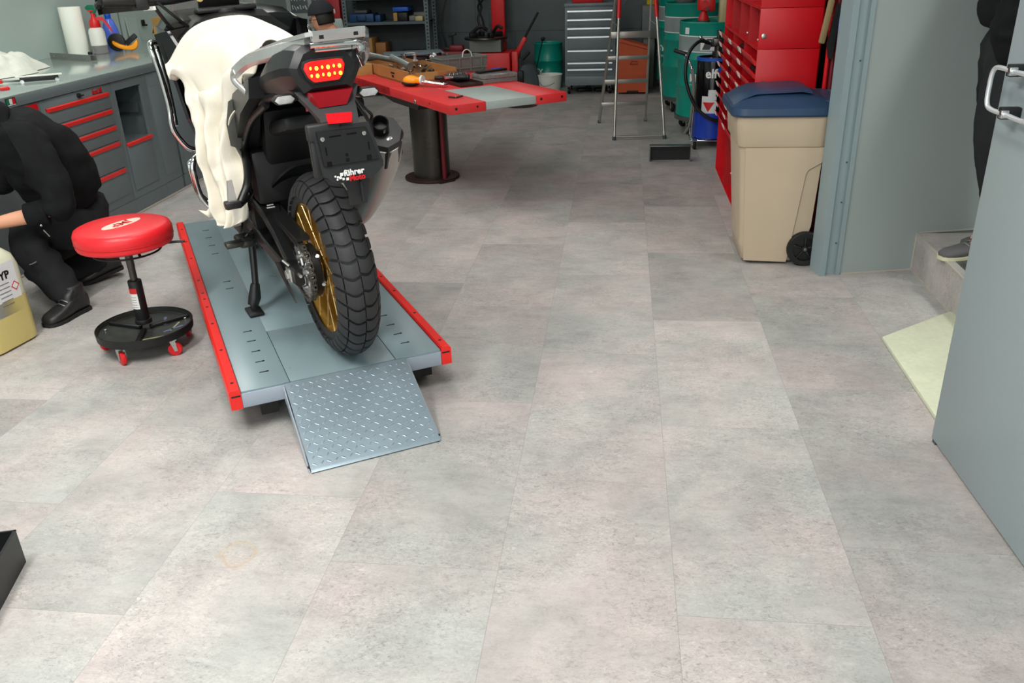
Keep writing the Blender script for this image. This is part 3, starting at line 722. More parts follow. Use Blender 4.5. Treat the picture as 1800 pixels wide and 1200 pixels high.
# ------------------------------------------------------------------ red column lift used as a table
TZ = .71
tb = thing('column_lift', 'red topped column lift with grey insert, used as a tool table', 'lift table', (-1.36,6.05,0), R(35.5))
b = MB(); b.box2((-.385,-1.235,.655),(-.154,1.1,TZ), bev=.004); b.box2((.178,-1.235,.655),(.395,1.1,TZ), bev=.004); b.box2((-.156,-.655,.655),(.18,1.1,TZ-.0005), bev=.003)
b.box2((-.385,-.30,.6545),(.395,1.1,TZ+.0008)) ; tp = b.build('red_top', 'table_red', tb)
b = MB(); b.box2((-.1535,-1.240,.662),(.1775,-.656,TZ-.001), bev=.004); b.build('grey_insert', 'insert_grey', tb)
b = MB()
for x in (-.345,-.21,.215,.36): b.cyl((x,-1.2355,.686),(x,-1.2365,.686),.008 if x != -.21 else .0065, n=14)
for y in (-.95,-.2,.3,.75): b.cyl((-.3855,y,.686),(-.3865,y,.686),.006, n=12)
b.build('hole', 'black', tp)
b = MB(); b.cyl((-.385,-.73,.672),(-.392,-.73,.672),.013, n=16, bev=.003); b.build('bolt', 'bolt', tp)
b = MB(); b.cyl((0,0,.02),(0,0,.60),.133, n=40); b.build('column', 'dark_steel', tb)
b = MB(); b.cyl((0,0,0),(0,0,.02),.20, n=40, bev=.004); b.build('base_flange', 'brown_iron', tb)
b = MB(); b.loft([[Vector((x,y,.654)) for x, y in ((-.20,-.55),(.20,-.55),(.20,.9),(-.20,.9))],[Vector((x,y,.60)) for x, y in ((-.17,-.30),(.17,-.30),(.17,.8),(-.17,.8))],[Vector((x,y,.52)) for x, y in ((-.142,-.15),(.142,-.15),(.142,.3),(-.142,.3))]]); b.box2((-.28,-.6,.625),(-.24,.9,.655)); b.box2((.24,-.9,.625),(.28,.9,.655)); b.build('arm_bracket', 'brown_iron', tb)
b = MB(); b.lathe([(0,.60),(.10,.615),(.14,.64),(.14,.655),(0,.655)], 28, Matrix.Translation((.22,-.98,0))); b.build('clamp_plate', 'brown_iron', tb)
b = MB(); b.cyl((-.02,-.137,.56),(-.02,-.150,.56),.011, n=14, bev=.003); b.build('bolt', 'bolt', tb)
b = MB(); b.cyl((.03,-.155,.012),(.03,-.155,.62),.016, n=14); b.build('guard_tube', 'maroon', tb)
b = MB(); b.box((.02,-.165,.006),(.13,.09,.010), rot=(0,0,.15), bev=.002); b.build('guard_foot', 'brown_iron', tb)
# the things lying on it (built in the table's frame, then placed in the world)
TM = Matrix.Translation((-1.36,6.05,TZ)) @ Matrix.Rotation(R(35.5), 4, 'Z')
def ontable(name, label, c, x, y, rz=0, z=0.0, group=None):
    p = TM @ Vector((x, y, z)); return thing(name, label, c, p, R(35.5)+rz, group)
def tray(t, w, d, h, th, m_, nm='body', drawerlip=False):
    b = MB(); b.box2((0,0,0),(w,d,th)); b.box2((0,0,0),(th,d,h)); b.box2((w-th,0,0),(w,d,h)); b.box2((th,0,0),(w-th,th,h*.8)); b.box2((th,d-th,0),(w-th,d,h)); return b.build(nm, m_, t)
t = ontable('wooden_tray', 'long wooden box of metal parts on the red lift table', 'box', -.243,-.275); t['label'] = 'open wooden box of metal parts at the near left of the red table'
tray(t, .36, .58, .082, .012, 'wood')
b = MB(); b.box((-.0008,.27,.052),(.001,.07,.010)); b.box((-.0008,.27,.030),(.001,.04,.016)); b.build('stamp', 'black', t)
b = MB(); b.box((.14,-.002,.045),(.16,.004,.05)); b.build('card', 'cardboard', t)
def rnd(a, b_): return a+(b_-a)*random.random()
def part_on(name, label, c, x, y, z, mesh, m_, rz=0, group=None):
    p = TM @ Vector((x,y,z)); o = mesh.build(name, m_); o.location = p; o.rotation_euler = (0,0,R(35.5)+rz); tag(o, label, c, group); return o
# steel tubes and parts in the boxes
part_on('steel_tube', 'bright steel tube sticking out of the near wooden box', 'tube', -.14,.08,.092, MB().cyl((0,-.13,.0),(.02,.17,.035),.024, n=20), 'brushed', .1)
part_on('steel_tube', 'dull grey tube lying across the cardboard behind the wooden box', 'tube', -.13,.42,.098, MB().cyl((0,-.10,.0),(-.04,.20,.035),.022, n=20), 'galv', .35)
for k in range(44):
    x = rnd(-.215,.085); y = rnd(-.24,.27); s = rnd(.010,.022)
    mb = MB(); kind = k % 4
    if kind == 0: mb.cyl((-s,0,0),(s,0,.006),s*.45, n=10)
    elif kind == 1: mb.lathe([(s*.4,-.006),(s,-.006),(s,.006),(s*.4,.006)], 14, Matrix.Rotation(rnd(.2,1.2), 4, 'X'), closed=True)
    elif kind == 2: mb.box((0,0,0),(s*2.2,s*.8,s*.7), bev=.002)
    else: mb.cyl((-s*1.4,0,0),(s*1.4,s*.4,.01),s*.3, n=8)
    part_on('machine_part', 'small loose metal part among the heap in the near wooden box', 'metal part', x, y, .048+rnd(0,.032), mb, random.choice(['galv','chrome','black','dark_steel']), rnd(0,3), 'metal parts in the wooden box')
for k, (x, y, lb) in enumerate(((-.05,.25,'taller of two chrome pistons standing at the end of the near wooden box'),(.03,.24,'reddish chrome piston standing at the end of the near wooden box'),(.10,-.02,'single chrome spool standing beside the near wooden box'))):
    z = .085 if k < 2 else 0.0
    t = ontable('chrome_spool', lb, 'spool', x+.06 if k == 2 else x, y, 0, z)
    b = MB(); b.lathe([(0,0),(.022,0),(.024,.008),(.012,.014),(.012,.040),(.024,.046),(.024,.056),(0,.056)], 20); b.build('body', 'chrome' if k != 1 else 'silver', t)
# second wooden box further back and cardboard
t = ontable('wooden_tray', 'second wooden box, behind the near one on the red table', 'box', -.225,.33); tray(t, .33, .30, .075, .012, 'wood')
t = ontable('cardboard_box', 'small flat cardboard box at the left edge of the red table', 'box', -.375,.42); b = MB(); b.box2((0,0,0),(.14,.22,.075), bev=.002); b.build('carton', 'cardboard', t)
t = ontable('panel_case', 'flat dark grey panel lying across the boxes at the back', 'panel', -.02,.72,R(-18)); b = MB(); b.box2((0,0,.080),(.46,.30,.092), bev=.003); b.build('panel', 'shelf_grey', t); b = MB(); b.box2((.12,.05,.0),(.38,.26,.080)); b.build('stand', 'bench_dark', t); b = MB(); b.box2((.16,.10,.0921),(.24,.13,.0925)); b.build('label', 'white', t)
# brown parts box in the middle with many parts
t = ontable('parts_carton', 'low grey brown carton heaped with dark metal parts', 'box', .125,.24); tray(t, .20, .22, .085, .006, 'brown_iron')
for k in range(24):
    s = rnd(.010,.020); mb = MB()
    if k % 3 == 0: mb.cyl((-s,0,0),(s,0,.006),s*.6, n=10)
    elif k % 3 == 1: mb.box((0,0,0),(s*2,s,s), bev=.002)
    else: mb.sph((0,0,0),s*.7,10)
    part_on('machine_part', 'small loose metal part in the brown carton', 'metal part', rnd(.14,.31), rnd(.26,.44), .075+rnd(0,.035), mb, random.choice(['black','galv','chrome','black','red','white']), rnd(0,3), 'metal parts in the brown carton')
# grey plastic crate with ribs
t = ontable('plastic_crate', 'grey ribbed plastic crate on the red table', 'crate', .145,.03)
cw, cd, chh = .365, .20, .108
b = MB()
def crate_ring(z, g): return [Vector((-g, -g, z)), Vector((cw+g, -g, z)), Vector((cw+g, cd+g, z)), Vector((-g, cd+g, z))]
b.loft([crate_ring(0,-.012), crate_ring(chh,0)], cap=False); b.loft([crate_ring(0,-.014), crate_ring(.003,-.014)]); b.loft([crate_ring(chh-.010,.004), crate_ring(chh,.004), crate_ring(chh,-.008), crate_ring(.01,-.016)], cap=False)
for k in range(4): b.box((.05+k*.088,-.005,chh*.5),(.008,.008,chh*.85))
b.box((cw/2,-.008,.035),(cw*.95,.006,.008))
b.build('body', 'crate_grey', t)
b = MB(); b.tube([(.20,.08,.09),(.21,.08,.135),(.24,.08,.150),(.27,.08,.13),(.28,.08,.09)], .004, 8, k=4); b.build('wire', 'white_plastic', t)
# clear organiser boxes
for k in range(2):
    t = ontable('organiser_box', ('clear compartment box, the lower of two stacked on the red table','clear compartment box, the upper of two stacked on the red table')[k], 'box', .152,-.590,0,.028*k)
    b = MB(); b.box2((0,0,0),(.262,.17,.026), bev=.004); b.build('case', 'clear', t)
    b = MB(); 
    for i in range(1,8): b.box2((i*.0327-.0008,.006,.003),(i*.0327+.0008,.164,.022))
    b.box2((.004,.082,.003),(.258,.084,.022)); b.box2((.01,.01,.003),(.25,.16,.010)); b.build('divider', 'crate_grey', t)
t = ontable('pen_set', 'dark tool roll with a blue end lying on the clear boxes', 'tool', .175,-.505,R(12),-.002); 
b = MB(); b.box2((0,.0,.058),(.24,.05,.072), bev=.004); b.build('case', 'black', t); b = MB(); b.box2((.13,.01,.0722),(.20,.04,.076), bev=.001); b.build('clip', 'blue', t)
# red case with sockets
t = ontable('socket_case', 'open red socket case with chrome sockets', 'socket set', -.005,-.36,R(-8),.024)
b = MB(); b.box2((0,-.06,0),(.145,.07,.022), bev=.004); b.build('case', 'red', t)
b = MB(); b.box2((.006,-.054,.021),(.139,.064,.023)); b.build('foam', 'black', t)
for k in range(9):
    b = MB(); x = .02+(k % 5)*.027; y = -.03+(k//5)*.055; b.cyl((x,y,.022),(x,y,.040),.0085, n=12); b.build('socket', 'chrome', t)
t = ontable('parts_tray', 'shallow brown tray under the black tool in front of the grey crate', 'tray', -.025,-.625,R(-1)); tray(t, .16, .335, .022, .005, 'brown_iron')
# black grip tool and orange mallet
t = ontable('air_ratchet', 'black gripped chrome ratchet lying on the brown tray', 'tool', -.03,-.40,R(-38),.026)
b = MB(); b.cyl((0,0,.014),(.07,0,.014),.012, n=14); b.build('neck', 'chrome', t)
b = MB(); b.cyl((.06,0,.014),(.15,0,.014),.019, n=16, bev=.005); b.cyl((.15,0,.014),(.165,0,.014),.023, n=16, bev=.004); b.build('grip', 'black', t)
b = MB(); b.cyl((-.07,0,.012),(-.01,0,.014),.014, n=12, bev=.004); b.build('tail_grip', 'black', t)
p = TM @ Vector((-.250,-.352,0)); orange_tool('rubber_mallet', 'orange headed mallet with chrome rod handle on the red table', p, R(-19.5), True)
t = ontable('spring_clip', 'small dark blue and black clip near the table corner', 'clip', -.245,-1.02,R(-30))
b = MB(); b.bar((-.045,0,.010),(0,0,.006),.012,.010, bev=.003); b.bar((0,0,.006),(.042,.012,.012),.012,.010, bev=.003); b.build('arm', 'black', t)
b = MB(); b.sph((0,0,.009),.006,10); b.build('pivot', 'gold', t)
# ------------------------------------------------------------------ motorcycle: local x forward, y left, z up, origin at the rear contact point
bk = thing('motorcycle', 'black adventure motorcycle with gold spoked rear wheel and lit red brake light', 'motorcycle', (-.991,2.748,LZ), 0, rot=(R(-2),0,R(125.4)))
BM = Matrix.Translation((-.991,2.748,LZ)) @ Euler((R(-2),0,R(125.4))).to_matrix().to_4x4()
AZ = .330
def wheel_m(x, z): return Matrix.Translation((x,0,z)) @ Matrix.Rotation(-PI/2, 4, 'X')      # local z -> +y
def rad(th, r, y, x0=0, z0=AZ): return Vector((x0+r*math.cos(th), y, z0+r*math.sin(th)))
def tyre(x0, z0, Ro, half, rim_r, nm='rear_tyre', nb=30, parent=None):
    b = MB(); prof = []
    nP = 22
    def sec(phi, off=0.0):
        """phi -1..1 across the tyre -> (radius, y)"""
        a = phi*R(98); cr = half*.98
        y = math.sin(a)*cr*1.0; rr = Ro-half*1.02+math.cos(a)*half*1.02
        d = Vector((math.cos(a), math.sin(a)))
        return rr+d.x*off, y+d.y*off
    for i in range(nP+1):
        ph = -1.0+2*i/nP; r_, y_ = sec(ph, -.0098); prof.append((r_, y_))
    prof = [(rim_r-.004, -half*.78)]+prof+[(rim_r-.004, half*.78)]
    b.lathe(prof, 96, wheel_m(x0, z0))
    # tread blocks
    def shift(ph): return .085*math.cos(ph*PI*.55)  # chevron-like bow across the tread
    bands = [(-.80,-.50,.0),(-.47,-.04,.0),(.0,.43,.5),(.46,.80,.5)]
    bands = [(-.87,-.475),(-.44,-.018),(.010,.44),(.475,.87)]
    for k in range(nb):
        for bi, (p0, p1) in enumerate(bands):
            tc = 2*PI*(k+(.5 if bi >= 2 else .36))/nb; dt = 2*PI/nb*.5*.80
            if bi in (0,3): dt *= .97
            na, nt_ = 5, 4
            top = []; base = []
            for i in range(na+1):
                ph = p0+(p1-p0)*i/na; rt = []; rb = []
                for j in range(nt_+1):
                    t = tc+dt*(2*j/nt_-1)+shift(ph)+(.03*math.sin((ph-p0)/(p1-p0)*PI) if bi in (1,2) else 0)
                    r1_, y1_ = sec(ph, .0 if 0 < i < na and 0 < j < nt_ else -.0012); r2_, y2_ = sec(ph, -.0105)
                    rt.append(rad(t, r1_, y1_, x0, z0)); rb.append(rad(t, r2_, y2_, x0, z0))
                top.append(rt); base.append(rb)
            bm = bmesh.new(); TT = [[bm.verts.new(p) for p in r] for r in top]; BB = [[bm.verts.new(p) for p in r] for r in base]
            for i in range(na):
                for j in range(nt_): bm.faces.new((TT[i][j], TT[i+1][j], TT[i+1][j+1], TT[i][j+1]))
            for i in range(na):
                bm.faces.new((TT[i][0], BB[i][0], BB[i+1][0], TT[i+1][0])); bm.faces.new((TT[i][nt_], TT[i+1][nt_], BB[i+1][nt_], BB[i][nt_]))
            for j in range(nt_):
                bm.faces.new((TT[0][j], TT[0][j+1], BB[0][j+1], BB[0][j])); bm.faces.new((TT[na][j], BB[na][j], BB[na][j+1], TT[na][j+1]))
            bmesh.ops.recalc_face_normals(bm, faces=bm.faces[:]); b._add(bm)
    return b.build(nm, 'rubber', parent, ang=30)
tyre(0, AZ, .330, .078, .235, 'rear_tyre', 37, bk)
def rim(x0, z0, r_, hw, nm, parent):
    b = MB()
    pr = [(r_,-hw),(r_+.006,-hw-.002),(r_+.008,-hw+.003),(r_-.004,-hw+.008),(r_-.016,-hw+.016),(r_-.022,-.02),(r_-.022,.02),(r_-.016,hw-.016),(r_-.004,hw-.008),(r_+.008,hw-.003),(r_+.006,hw+.002),(r_,hw),(r_-.012,hw-.006),(r_-.024,hw-.018),(r_-.030,.02),(r_-.030,-.02),(r_-.024,-hw+.018),(r_-.012,-hw+.006)]
    b.lathe(pr, 96, wheel_m(x0, z0), closed=True); o = b.build(nm, 'gold', parent, ang=30)
    s = MB(); h = MB()
    for sd in (-1, 1):
        for k in range(16):
            a = 2*PI*k/16+(.0 if sd > 0 else .2); dirn = 1 if k % 2 else -1
            pr_ = rad(a, r_-.004, sd*(hw-.004), x0, z0); ph = rad(a+dirn*1.15, .052, sd*.036, x0, z0)
            s.cyl(ph, pr_, .0021, n=6)
            s.cyl(pr_, pr_+(ph-pr_).normalized()*.016, .0035, n=6)
    s.build('spoke', 'spoke_gold', o)
    h.lathe([(.0,-.06),(.040,-.06),(.040,-.045),(.058,-.040),(.058,-.034),(.030,-.028),(.030,.028),(.058,.034),(.058,.040),(.042,.045),(.042,.075),(0,.075)], 32, wheel_m(x0, z0)); h.build('hub', 'brass_hub', o)
    return o
rim(0, AZ, .236, .056, 'rear_rim', bk)
# sprocket carrier and sprocket
b = MB(); b.lathe([(.02,.058),(.088,.058),(.094,.064),(.094,.088),(.088,.093),(.02,.093)], 32, wheel_m(0,AZ), closed=True); c = b.build('sprocket_carrier', 'black_satin', bk)
b = MB()
for k in range(6): b.cyl(rad(k*PI/3+.3,.088,.060), rad(k*PI/3+.3,.100,.066), .0065, n=8)
b.build('carrier_bolt', 'bolt', c)
def gear(r_, n, y0, y1, m_, nm, x0=0, z0=AZ, holes=True):
    b = MB(); prof = []
    poly = []
    for k in range(n):
        for f, rr in ((0,r_-.008),(.28,r_-.008),(.42,r_),(.62,r_),(.78,r_-.008)): a = 2*PI*(k+f)/n; poly.append((rr*math.cos(a), rr*math.sin(a)))
    inner = [(r_*.62*math.cos(2*PI*i/len(poly)), r_*.62*math.sin(2*PI*i/len(poly))) for i in range(len(poly))]
    ring = lambda P, y: [Vector((x0+p[0], y, z0+p[1])) for p in P]
    b.loft([ring(poly,y0), ring(poly,y1), ring(inner,y1), ring(inner,y0)], cap=False, closed=True)
    for k in range(5):
        a = 2*PI*k/5; b.bar(rad(a,.02,(y0+y1)/2,x0,z0), rad(a,r_*.68,(y0+y1)/2,x0,z0), .022, y1-y0, up=(0,1,0)) if False else b.cyl(rad(a,.02,(y0+y1)/2,x0,z0), rad(a,r_*.68,(y0+y1)/2,x0,z0), .007, n=8)
    return b.build(nm, m_, bk)
sp = gear(.104, 42, .098, .105, 'silver', 'sprocket')
b = MB()
for k in range(5): b.cyl(rad(2*PI*k/5+.4,.058,.100), rad(2*PI*k/5+.4,.058,.122), .0085, n=8)
b.build('sprocket_bolt', 'bolt', sp)
# chain round both sprockets
def chain():
    b = MB(); x1, z1, r1_ = .70, .40, .040; rA = .103; path = []
    ang = math.atan2(z1-AZ, x1); 
    A0 = PI/2+ang; 
    for k in range(0, 21): a = A0+PI*k/20; path.append((rA*math.cos(a), AZ+rA*math.sin(a)))
    for k in range(0, 9): a = A0+PI+PI*k/8; path.append((x1+r1_*math.cos(a), z1+r1_*math.sin(a)))
    path.append(path[0])
    # resample
    pts = [Vector((p[0], 0, p[1])) for p in path]; L = [0]
    for p, q in zip(pts, pts[1:]): L.append(L[-1]+(q-p).length)
    n = 96; out = []
    for i in range(n):
        d = L[-1]*i/n; j = max(k for k in range(len(L)-1) if L[k] <= d); t = (d-L[j])/(L[j+1]-L[j]); out.append(pts[j].lerp(pts[j+1], t))
    for i in range(n):
        p, q = out[i], out[(i+1) % n]; w_ = .0095 if i % 2 else .0065; c_ = (p+q)/2
        for s in (-1, 1):
            o_ = Vector((0, .1015+s*w_, 0)); b.bar(p+o_-(q-p)*.12, q+o_+(q-p)*.12, .0018, .013, up=(0,1,0)) if False else b.bar(p+o_-(q-p)*.15, q+o_+(q-p)*.15, .013, .0018, up=(0,1,0), bev=.0)
        b.cyl(p+Vector((0,.1015-.010,0)), p+Vector((0,.1015+.010,0)), .0048, n=8)
    return b.build('chain', 'chain_steel', bk)
chain()
# brake disc on the right
b = MB(); b.lathe([(.085,-.083),(.128,-.083),(.128,-.078),(.085,-.078)], 48, wheel_m(0,AZ), closed=True); b.build('brake_disc', 'galv', bk)
# swingarm
b = MB()
def beam(pts, mi=0):
    """pts: (x, y0, y1, z0, z1)"""
    rings = []
    for x, y0, y1, z0, z1 in pts:
        e = .006; rings.append([Vector((x,y0+e,z0)), Vector((x,y1-e,z0)), Vector((x,y1,z0+e)), Vector((x,y1,z1-e)), Vector((x,y1-e,z1)), Vector((x,y0+e,z1)), Vector((x,y0,z1-e)), Vector((x,y0,z0+e))])
    b.loft(rings, mi=mi)
beam([(-.055,.118,.150,.300,.358),(.04,.118,.152,.292,.366),(.12,.118,.154,.298,.352),(.34,.105,.160,.318,.372),(.62,.09,.160,.340,.420)])
beam([(.035,.112,.150,.335,.372),(.16,.100,.152,.405,.440),(.30,.080,.154,.455,.492),(.44,.055,.152,.468,.508),(.60,.055,.150,.400,.470)])
beam([(.42,.07,.156,.36,.49),(.66,.07,.156,.34,.47)])
for sg in (-1,):
    bb = [(.0,-.128,-.105,.305,.355),(.12,-.136,-.108,.300,.365),(.35,-.150,-.09,.330,.48),(.66,-.158,-.07,.34,.47)]
    beam(bb)
b.box((.46,0,.44),(.07,.20,.09), bev=.01)
sa = b.build('swingarm', 'black_satin', bk, ang=30)
b = MB(); b.loft([[Vector((x,y,z)) for x, y, z in ((.36,.0855,.4935),(.27,.096,.474),(.27,.137,.474),(.36,.132,.4935))] , [Vector((x,y,z+.0015)) for x, y, z in ((.36,.0855,.4935),(.27,.096,.474),(.27,.137,.474),(.36,.132,.4935))]]); lb = b.build('label', 'black', sa)
lb.location = (.03,-.005,.0135)
b = MB()
for k in range(5): b.box((.345-.019*k,.108+.003*k,.4935-.0045*k),(.007,.030-.006*(k % 2),.0012), rot=(0,R(-12.5),0))
q = b.build('label_print', 'white', sa); q.location = (.03,-.005,.0175)
b = MB(); b.prism([(.16,.33),(.10,.30),(-.02,.262),(-.065,.245),(-.05,.262),(.02,.300),(.10,.345)], .160, .166, Matrix(((1,0,0,0),(0,0,1,0),(0,1,0,0),(0,0,0,1)))); b.build('chain_guide', 'black', sa)
b = MB(); b.cyl((0,-.130,AZ),(0,.160,AZ),.010, n=12); b.cyl((0,.152,AZ),(0,.168,AZ),.018, n=6, bev=.002); b.box((0,.155,AZ),(.052,.010,.046), bev=.003); b.cyl((-.055,.135,AZ+.012),(-.080,.135,AZ+.012),.006, n=8); b.cyl((-.0,.150,AZ+.030),(.02,.165,AZ+.048),.0045, n=8); b.build('axle_nut', 'bolt', bk)
# chain guard over the upper run
b = MB(); b.loft([[Vector((x,y,z)) for y, z in ((.070,z0),(.118,z0),(.118,z0+.012),(.070,z0+.012))] for x, z0 in ((-.03,.447),(.10,.452),(.30,.470),(.46,.50))]); 
b.loft([[Vector((x,.118,z0-.0)),Vector((x,.121,z0)),Vector((x,.121,z0+.012)),Vector((x,.118,z0+.012))] for x, z0 in ((-.03,.43),(.10,.444),(.30,.462),(.46,.492))]); b.build('chain_guard', 'black', bk)
# hugger / inner fender in front of and above the tyre
b = MB()
def hug(x, z, w_): return [Vector((x,y*w_,z-(abs(y)**2)*.03)) for y in (-1,-.6,-.2,.2,.6,1)]+[Vector((x+.008,y*w_,z+.006-(abs(y)**2)*.03)) for y in (1,.6,.2,-.2,-.6,-1)]
b.loft([hug(.18,.655,.085),hug(.30,.60,.095),(hug(.38,.50,.10)),(hug(.40,.40,.095)),hug(.39,.34,.09)]); b.build('inner_fender', 'black', bk)
b = MB(); b.box((.30,0,.74),(.06,.20,.26), rot=(0,R(-24),0), bev=.02); b.box((.42,0,.70),(.05,.24,.34), bev=.02); b.box((.16,0,.80),(.30,.16,.05), rot=(0,R(12),0), bev=.02); b.box((.36,.02,.60),(.10,.26,.20), bev=.02); b.build('under_seat_tray', 'tray_black', bk)
# engine and lower masses
b = MB()
b.box((.86,0,.38),(.46,.34,.26), bev=.04, seg=3); b.box((.74,0,.52),(.30,.28,.22), bev=.03); b.box((1.0,0,.55),(.22,.24,.30), rot=(0,R(18),0), bev=.03)
b.cyl((.72,.12,.40),(.72,.185,.40),.075, n=24, bev=.01); b.cyl((.93,.15,.37),(.93,.20,.37),.095, n=28, bev=.012); b.cyl((.93,-.15,.37),(.93,-.20,.37),.11, n=28, bev=.012)
b.box((.62,.13,.46),(.10,.05,.20), bev=.01); b.box((.56,.12,.55),(.08,.06,.24), bev=.012)
for k in range(8): b.cyl((.93+.085*math.cos(k*PI/4),.2,.37+.085*math.sin(k*PI/4)),(.93+.085*math.cos(k*PI/4),.206,.37+.085*math.sin(k*PI/4)),.006, n=8)
b.box((.9,0,.235),(.46,.22,.03), bev=.01)
en = b.build('engine', 'engine', bk)
b = MB()
for (p, r_) in (((.53,.15,.60),.007),((.55,.15,.52),.007),((.57,.165,.46),.006),((.50,.13,.66),.006),((.60,.17,.55),.006),((.52,.14,.565),.005),((.49,.155,.50),.0045)): b.cyl(p, (p[0]-.004,p[1]+.008,p[2]), r_, n=8)
b.build('engine_bolt', 'bolt', en)
b = MB()
for pts in ([(.60,.13,.66),(.50,.15,.60),(.47,.16,.52),(.50,.165,.44)], [(.55,.12,.70),(.44,.13,.62),(.43,.14,.54)], [(.66,.15,.60),(.56,.18,.50),(.53,.19,.40),(.60,.19,.34)], [(.5,.1,.75),(.42,.11,.66),(.40,.12,.58),(.45,.15,.5)]): b.tube(pts, .006, 8, k=5)
b.build('cable', 'hose', bk)
b = MB(); b.bar((.46,.08,.55),(.40,.09,.66),.03,.03, bev=.004); b.cyl((.40,.02,.50),(.36,.0,.74),.028, n=16)
b.build('shock_absorber', 'black_satin', bk)
# frame rails
b = MB()
b.tube([(1.05,.11,.92),(.80,.15,.78),(.60,.15,.62),(.52,.145,.46),(.54,.12,.34)], .024, 12, k=5)
b.tube([(1.05,-.11,.92),(.80,-.15,.78),(.60,-.15,.62),(.52,-.145,.46),(.54,-.12,.34)], .024, 12, k=5)
b.tube([(.62,.135,.78),(.34,.150,.83),(.08,.125,.90),(-.18,.085,.97)], .014, 10, k=5)
b.tube([(.62,-.135,.78),(.34,-.135,.83),(.08,-.11,.90),(-.18,-.08,.97)], .014, 10, k=5)
b.tube([(.55,.145,.56),(.38,.165,.68),(.20,.150,.82),(.02,.125,.90)], .013, 10, k=5)
b.tube([(.55,-.145,.56),(.38,-.16,.68),(.20,-.14,.82),(.02,-.11,.90)], .013, 10, k=5)
b.build('frame', 'black_satin', bk)
# passenger foot peg on its hanger
b = MB(); b.tube([(.40,.150,.74),(.30,.170,.66),(.23,.195,.61),(.20,.235,.558)], .014, 10, k=4); b.tube([(.46,.155,.52),(.30,.19,.545),(.20,.235,.550)], .010, 10, k=4); b.box((.20,.262,.555),(.05,.055,.024), bev=.005); b.cyl((.20,.235,.556),(.20,.290,.556),.015, n=8); b.build('pillion_peg_hanger', 'black_satin', bk)
b = MB(); b.loft([[Vector((x-o,y,z)) for x, y, z in ((.205,.246,.562),(.205,.278,.562),(.200,.266,.642),(.200,.250,.644))] for o in (0,.014)]); b.build('pillion_peg', 'silver', bk)
b = MB(); b.tube([(.52,.15,.36),(.50,.19,.335),(.46,.22,.33)], .012, 10, k=3); b.box((.46,.245,.335),(.05,.07,.02), bev=.005); b.box((.50,.20,.33),(.13,.06,.03), bev=.012); b.build('rider_peg', 'dark_steel', bk)
# side stand
b = MB(); b.tube([(.60,.155,.30),(.575,.170,.20),(.555,.185,.105)], [.016,.014,.013], 12); b.tube([(.558,.183,.125),(.55,.197,.07),(.548,.21,.04)], [.018,.026,.022], 12); b.cyl((.60,.13,.30),(.60,.18,.30),.024, n=14)
b.build('side_stand', 'black_satin', bk)
b = MB(); b.box((.535,.212,.0175),(.10,.060,.014), bev=.005); b.box((.548,.208,.030),(.03,.026,.03), bev=.005); b.build('stand_foot', 'black', bk)
# seat, tank, side covers
b = MB()
def sec(x, w_, z0, z1, rz=.03, n=12):
    P = []
    for k in range(n*2):
        a = PI*2*k/(n*2); cx = math.cos(a); sz = math.sin(a)
        P.append(Vector((x, w_*math.copysign(abs(cx)**.6, cx), (z0+z1)/2+(z1-z0)/2*math.copysign(abs(sz)**.7, sz))))
    return P
b.loft([sec(-.20,.085,.97,1.035),sec(-.05,.10,.95,1.03),sec(.15,.115,.90,1.0),sec(.30,.13,.86,.965),sec(.42,.14,.83,.945),sec(.55,.145,.82,.93),sec(.68,.12,.84,.96)]); b.build('seat', 'black', bk)
b = MB(); b.loft([sec(.60,.10,.80,.98),sec(.70,.16,.78,1.06),sec(.85,.20,.76,1.095),sec(1.0,.21,.78,1.10),sec(1.12,.16,.84,1.08)]); b.build('fuel_tank', 'black_gloss', bk)
b = MB()
for sg in (1,-1):
    rr = [[(.02,.165,.985),(.02,.10,.995),(.02,.115,.92),(.02,.175,.925)],[(.16,.165,.95),(.16,.10,.965),(.16,.12,.84),(.16,.185,.86)],[(.32,.175,.90),(.32,.10,.93),(.32,.11,.72),(.32,.185,.74)],[(.46,.17,.86),(.46,.10,.88),(.46,.11,.62),(.46,.178,.66)]]
    b.loft([[Vector((p[0],p[1]*sg*(1 if sg > 0 else .9),p[2])) for p in r] for r in rr])
b.build('side_cover', 'black_satin', bk, ang=50)
b = MB(); b.loft([[Vector(p)+Vector((0,o,0)) for p in ((.30,.185,.885),(.295,.150,.90),(.29,.155,.80),(.29,.180,.722),(.30,.206,.735),(.30,.206,.81))] for o in (0,.006)]); b.build('grey_side_pad', 'lens_clear' if False else 'dark_steel', bk)
# tail unit: faceted cowl, its rear face carries the light
b = MB()
def tsec(x, w1, w2, zt, zm, zb, wb):
    return [Vector((x,y,z)) for y, z in ((-wb,zb),(wb,zb),(w1,zm-.012),(w1+.002,zm+.010),(w2,zt-.012),(w2*.72,zt),(-w2*.72,zt),(-w2,zt-.012),(-w1-.002,zm+.010),(-w1,zm-.012))]
b.loft([tsec(.10,.120,.10,1.005,.95,.90,.10),tsec(-.06,.135,.11,1.045,.985,.935,.10),tsec(-.18,.128,.108,1.078,1.010,.955,.095),tsec(-.29,.115,.095,1.100,1.030,.962,.085),tsec(-.350,.100,.078,1.100,1.035,.972,.070)])
for v in b.bm.verts: v.co.y += .020*min(1, max(0, (-v.co.x+.1)/.35))
b.loft([[Vector((x,y+.022,z)) for y, z in P] for x, P in ((-.350,[(-.070,.972),(.070,.972),(.100,1.023),(.102,1.045),(.078,1.088),(.056,1.100),(-.056,1.100),(-.078,1.088),(-.102,1.045),(-.100,1.023)]),(-.366,[(-.050,.985),(.050,.985),(.082,1.025),(.084,1.042),(.060,1.078),(.045,1.084),(-.045,1.084),(-.060,1.078),(-.084,1.042),(-.082,1.025)]))])
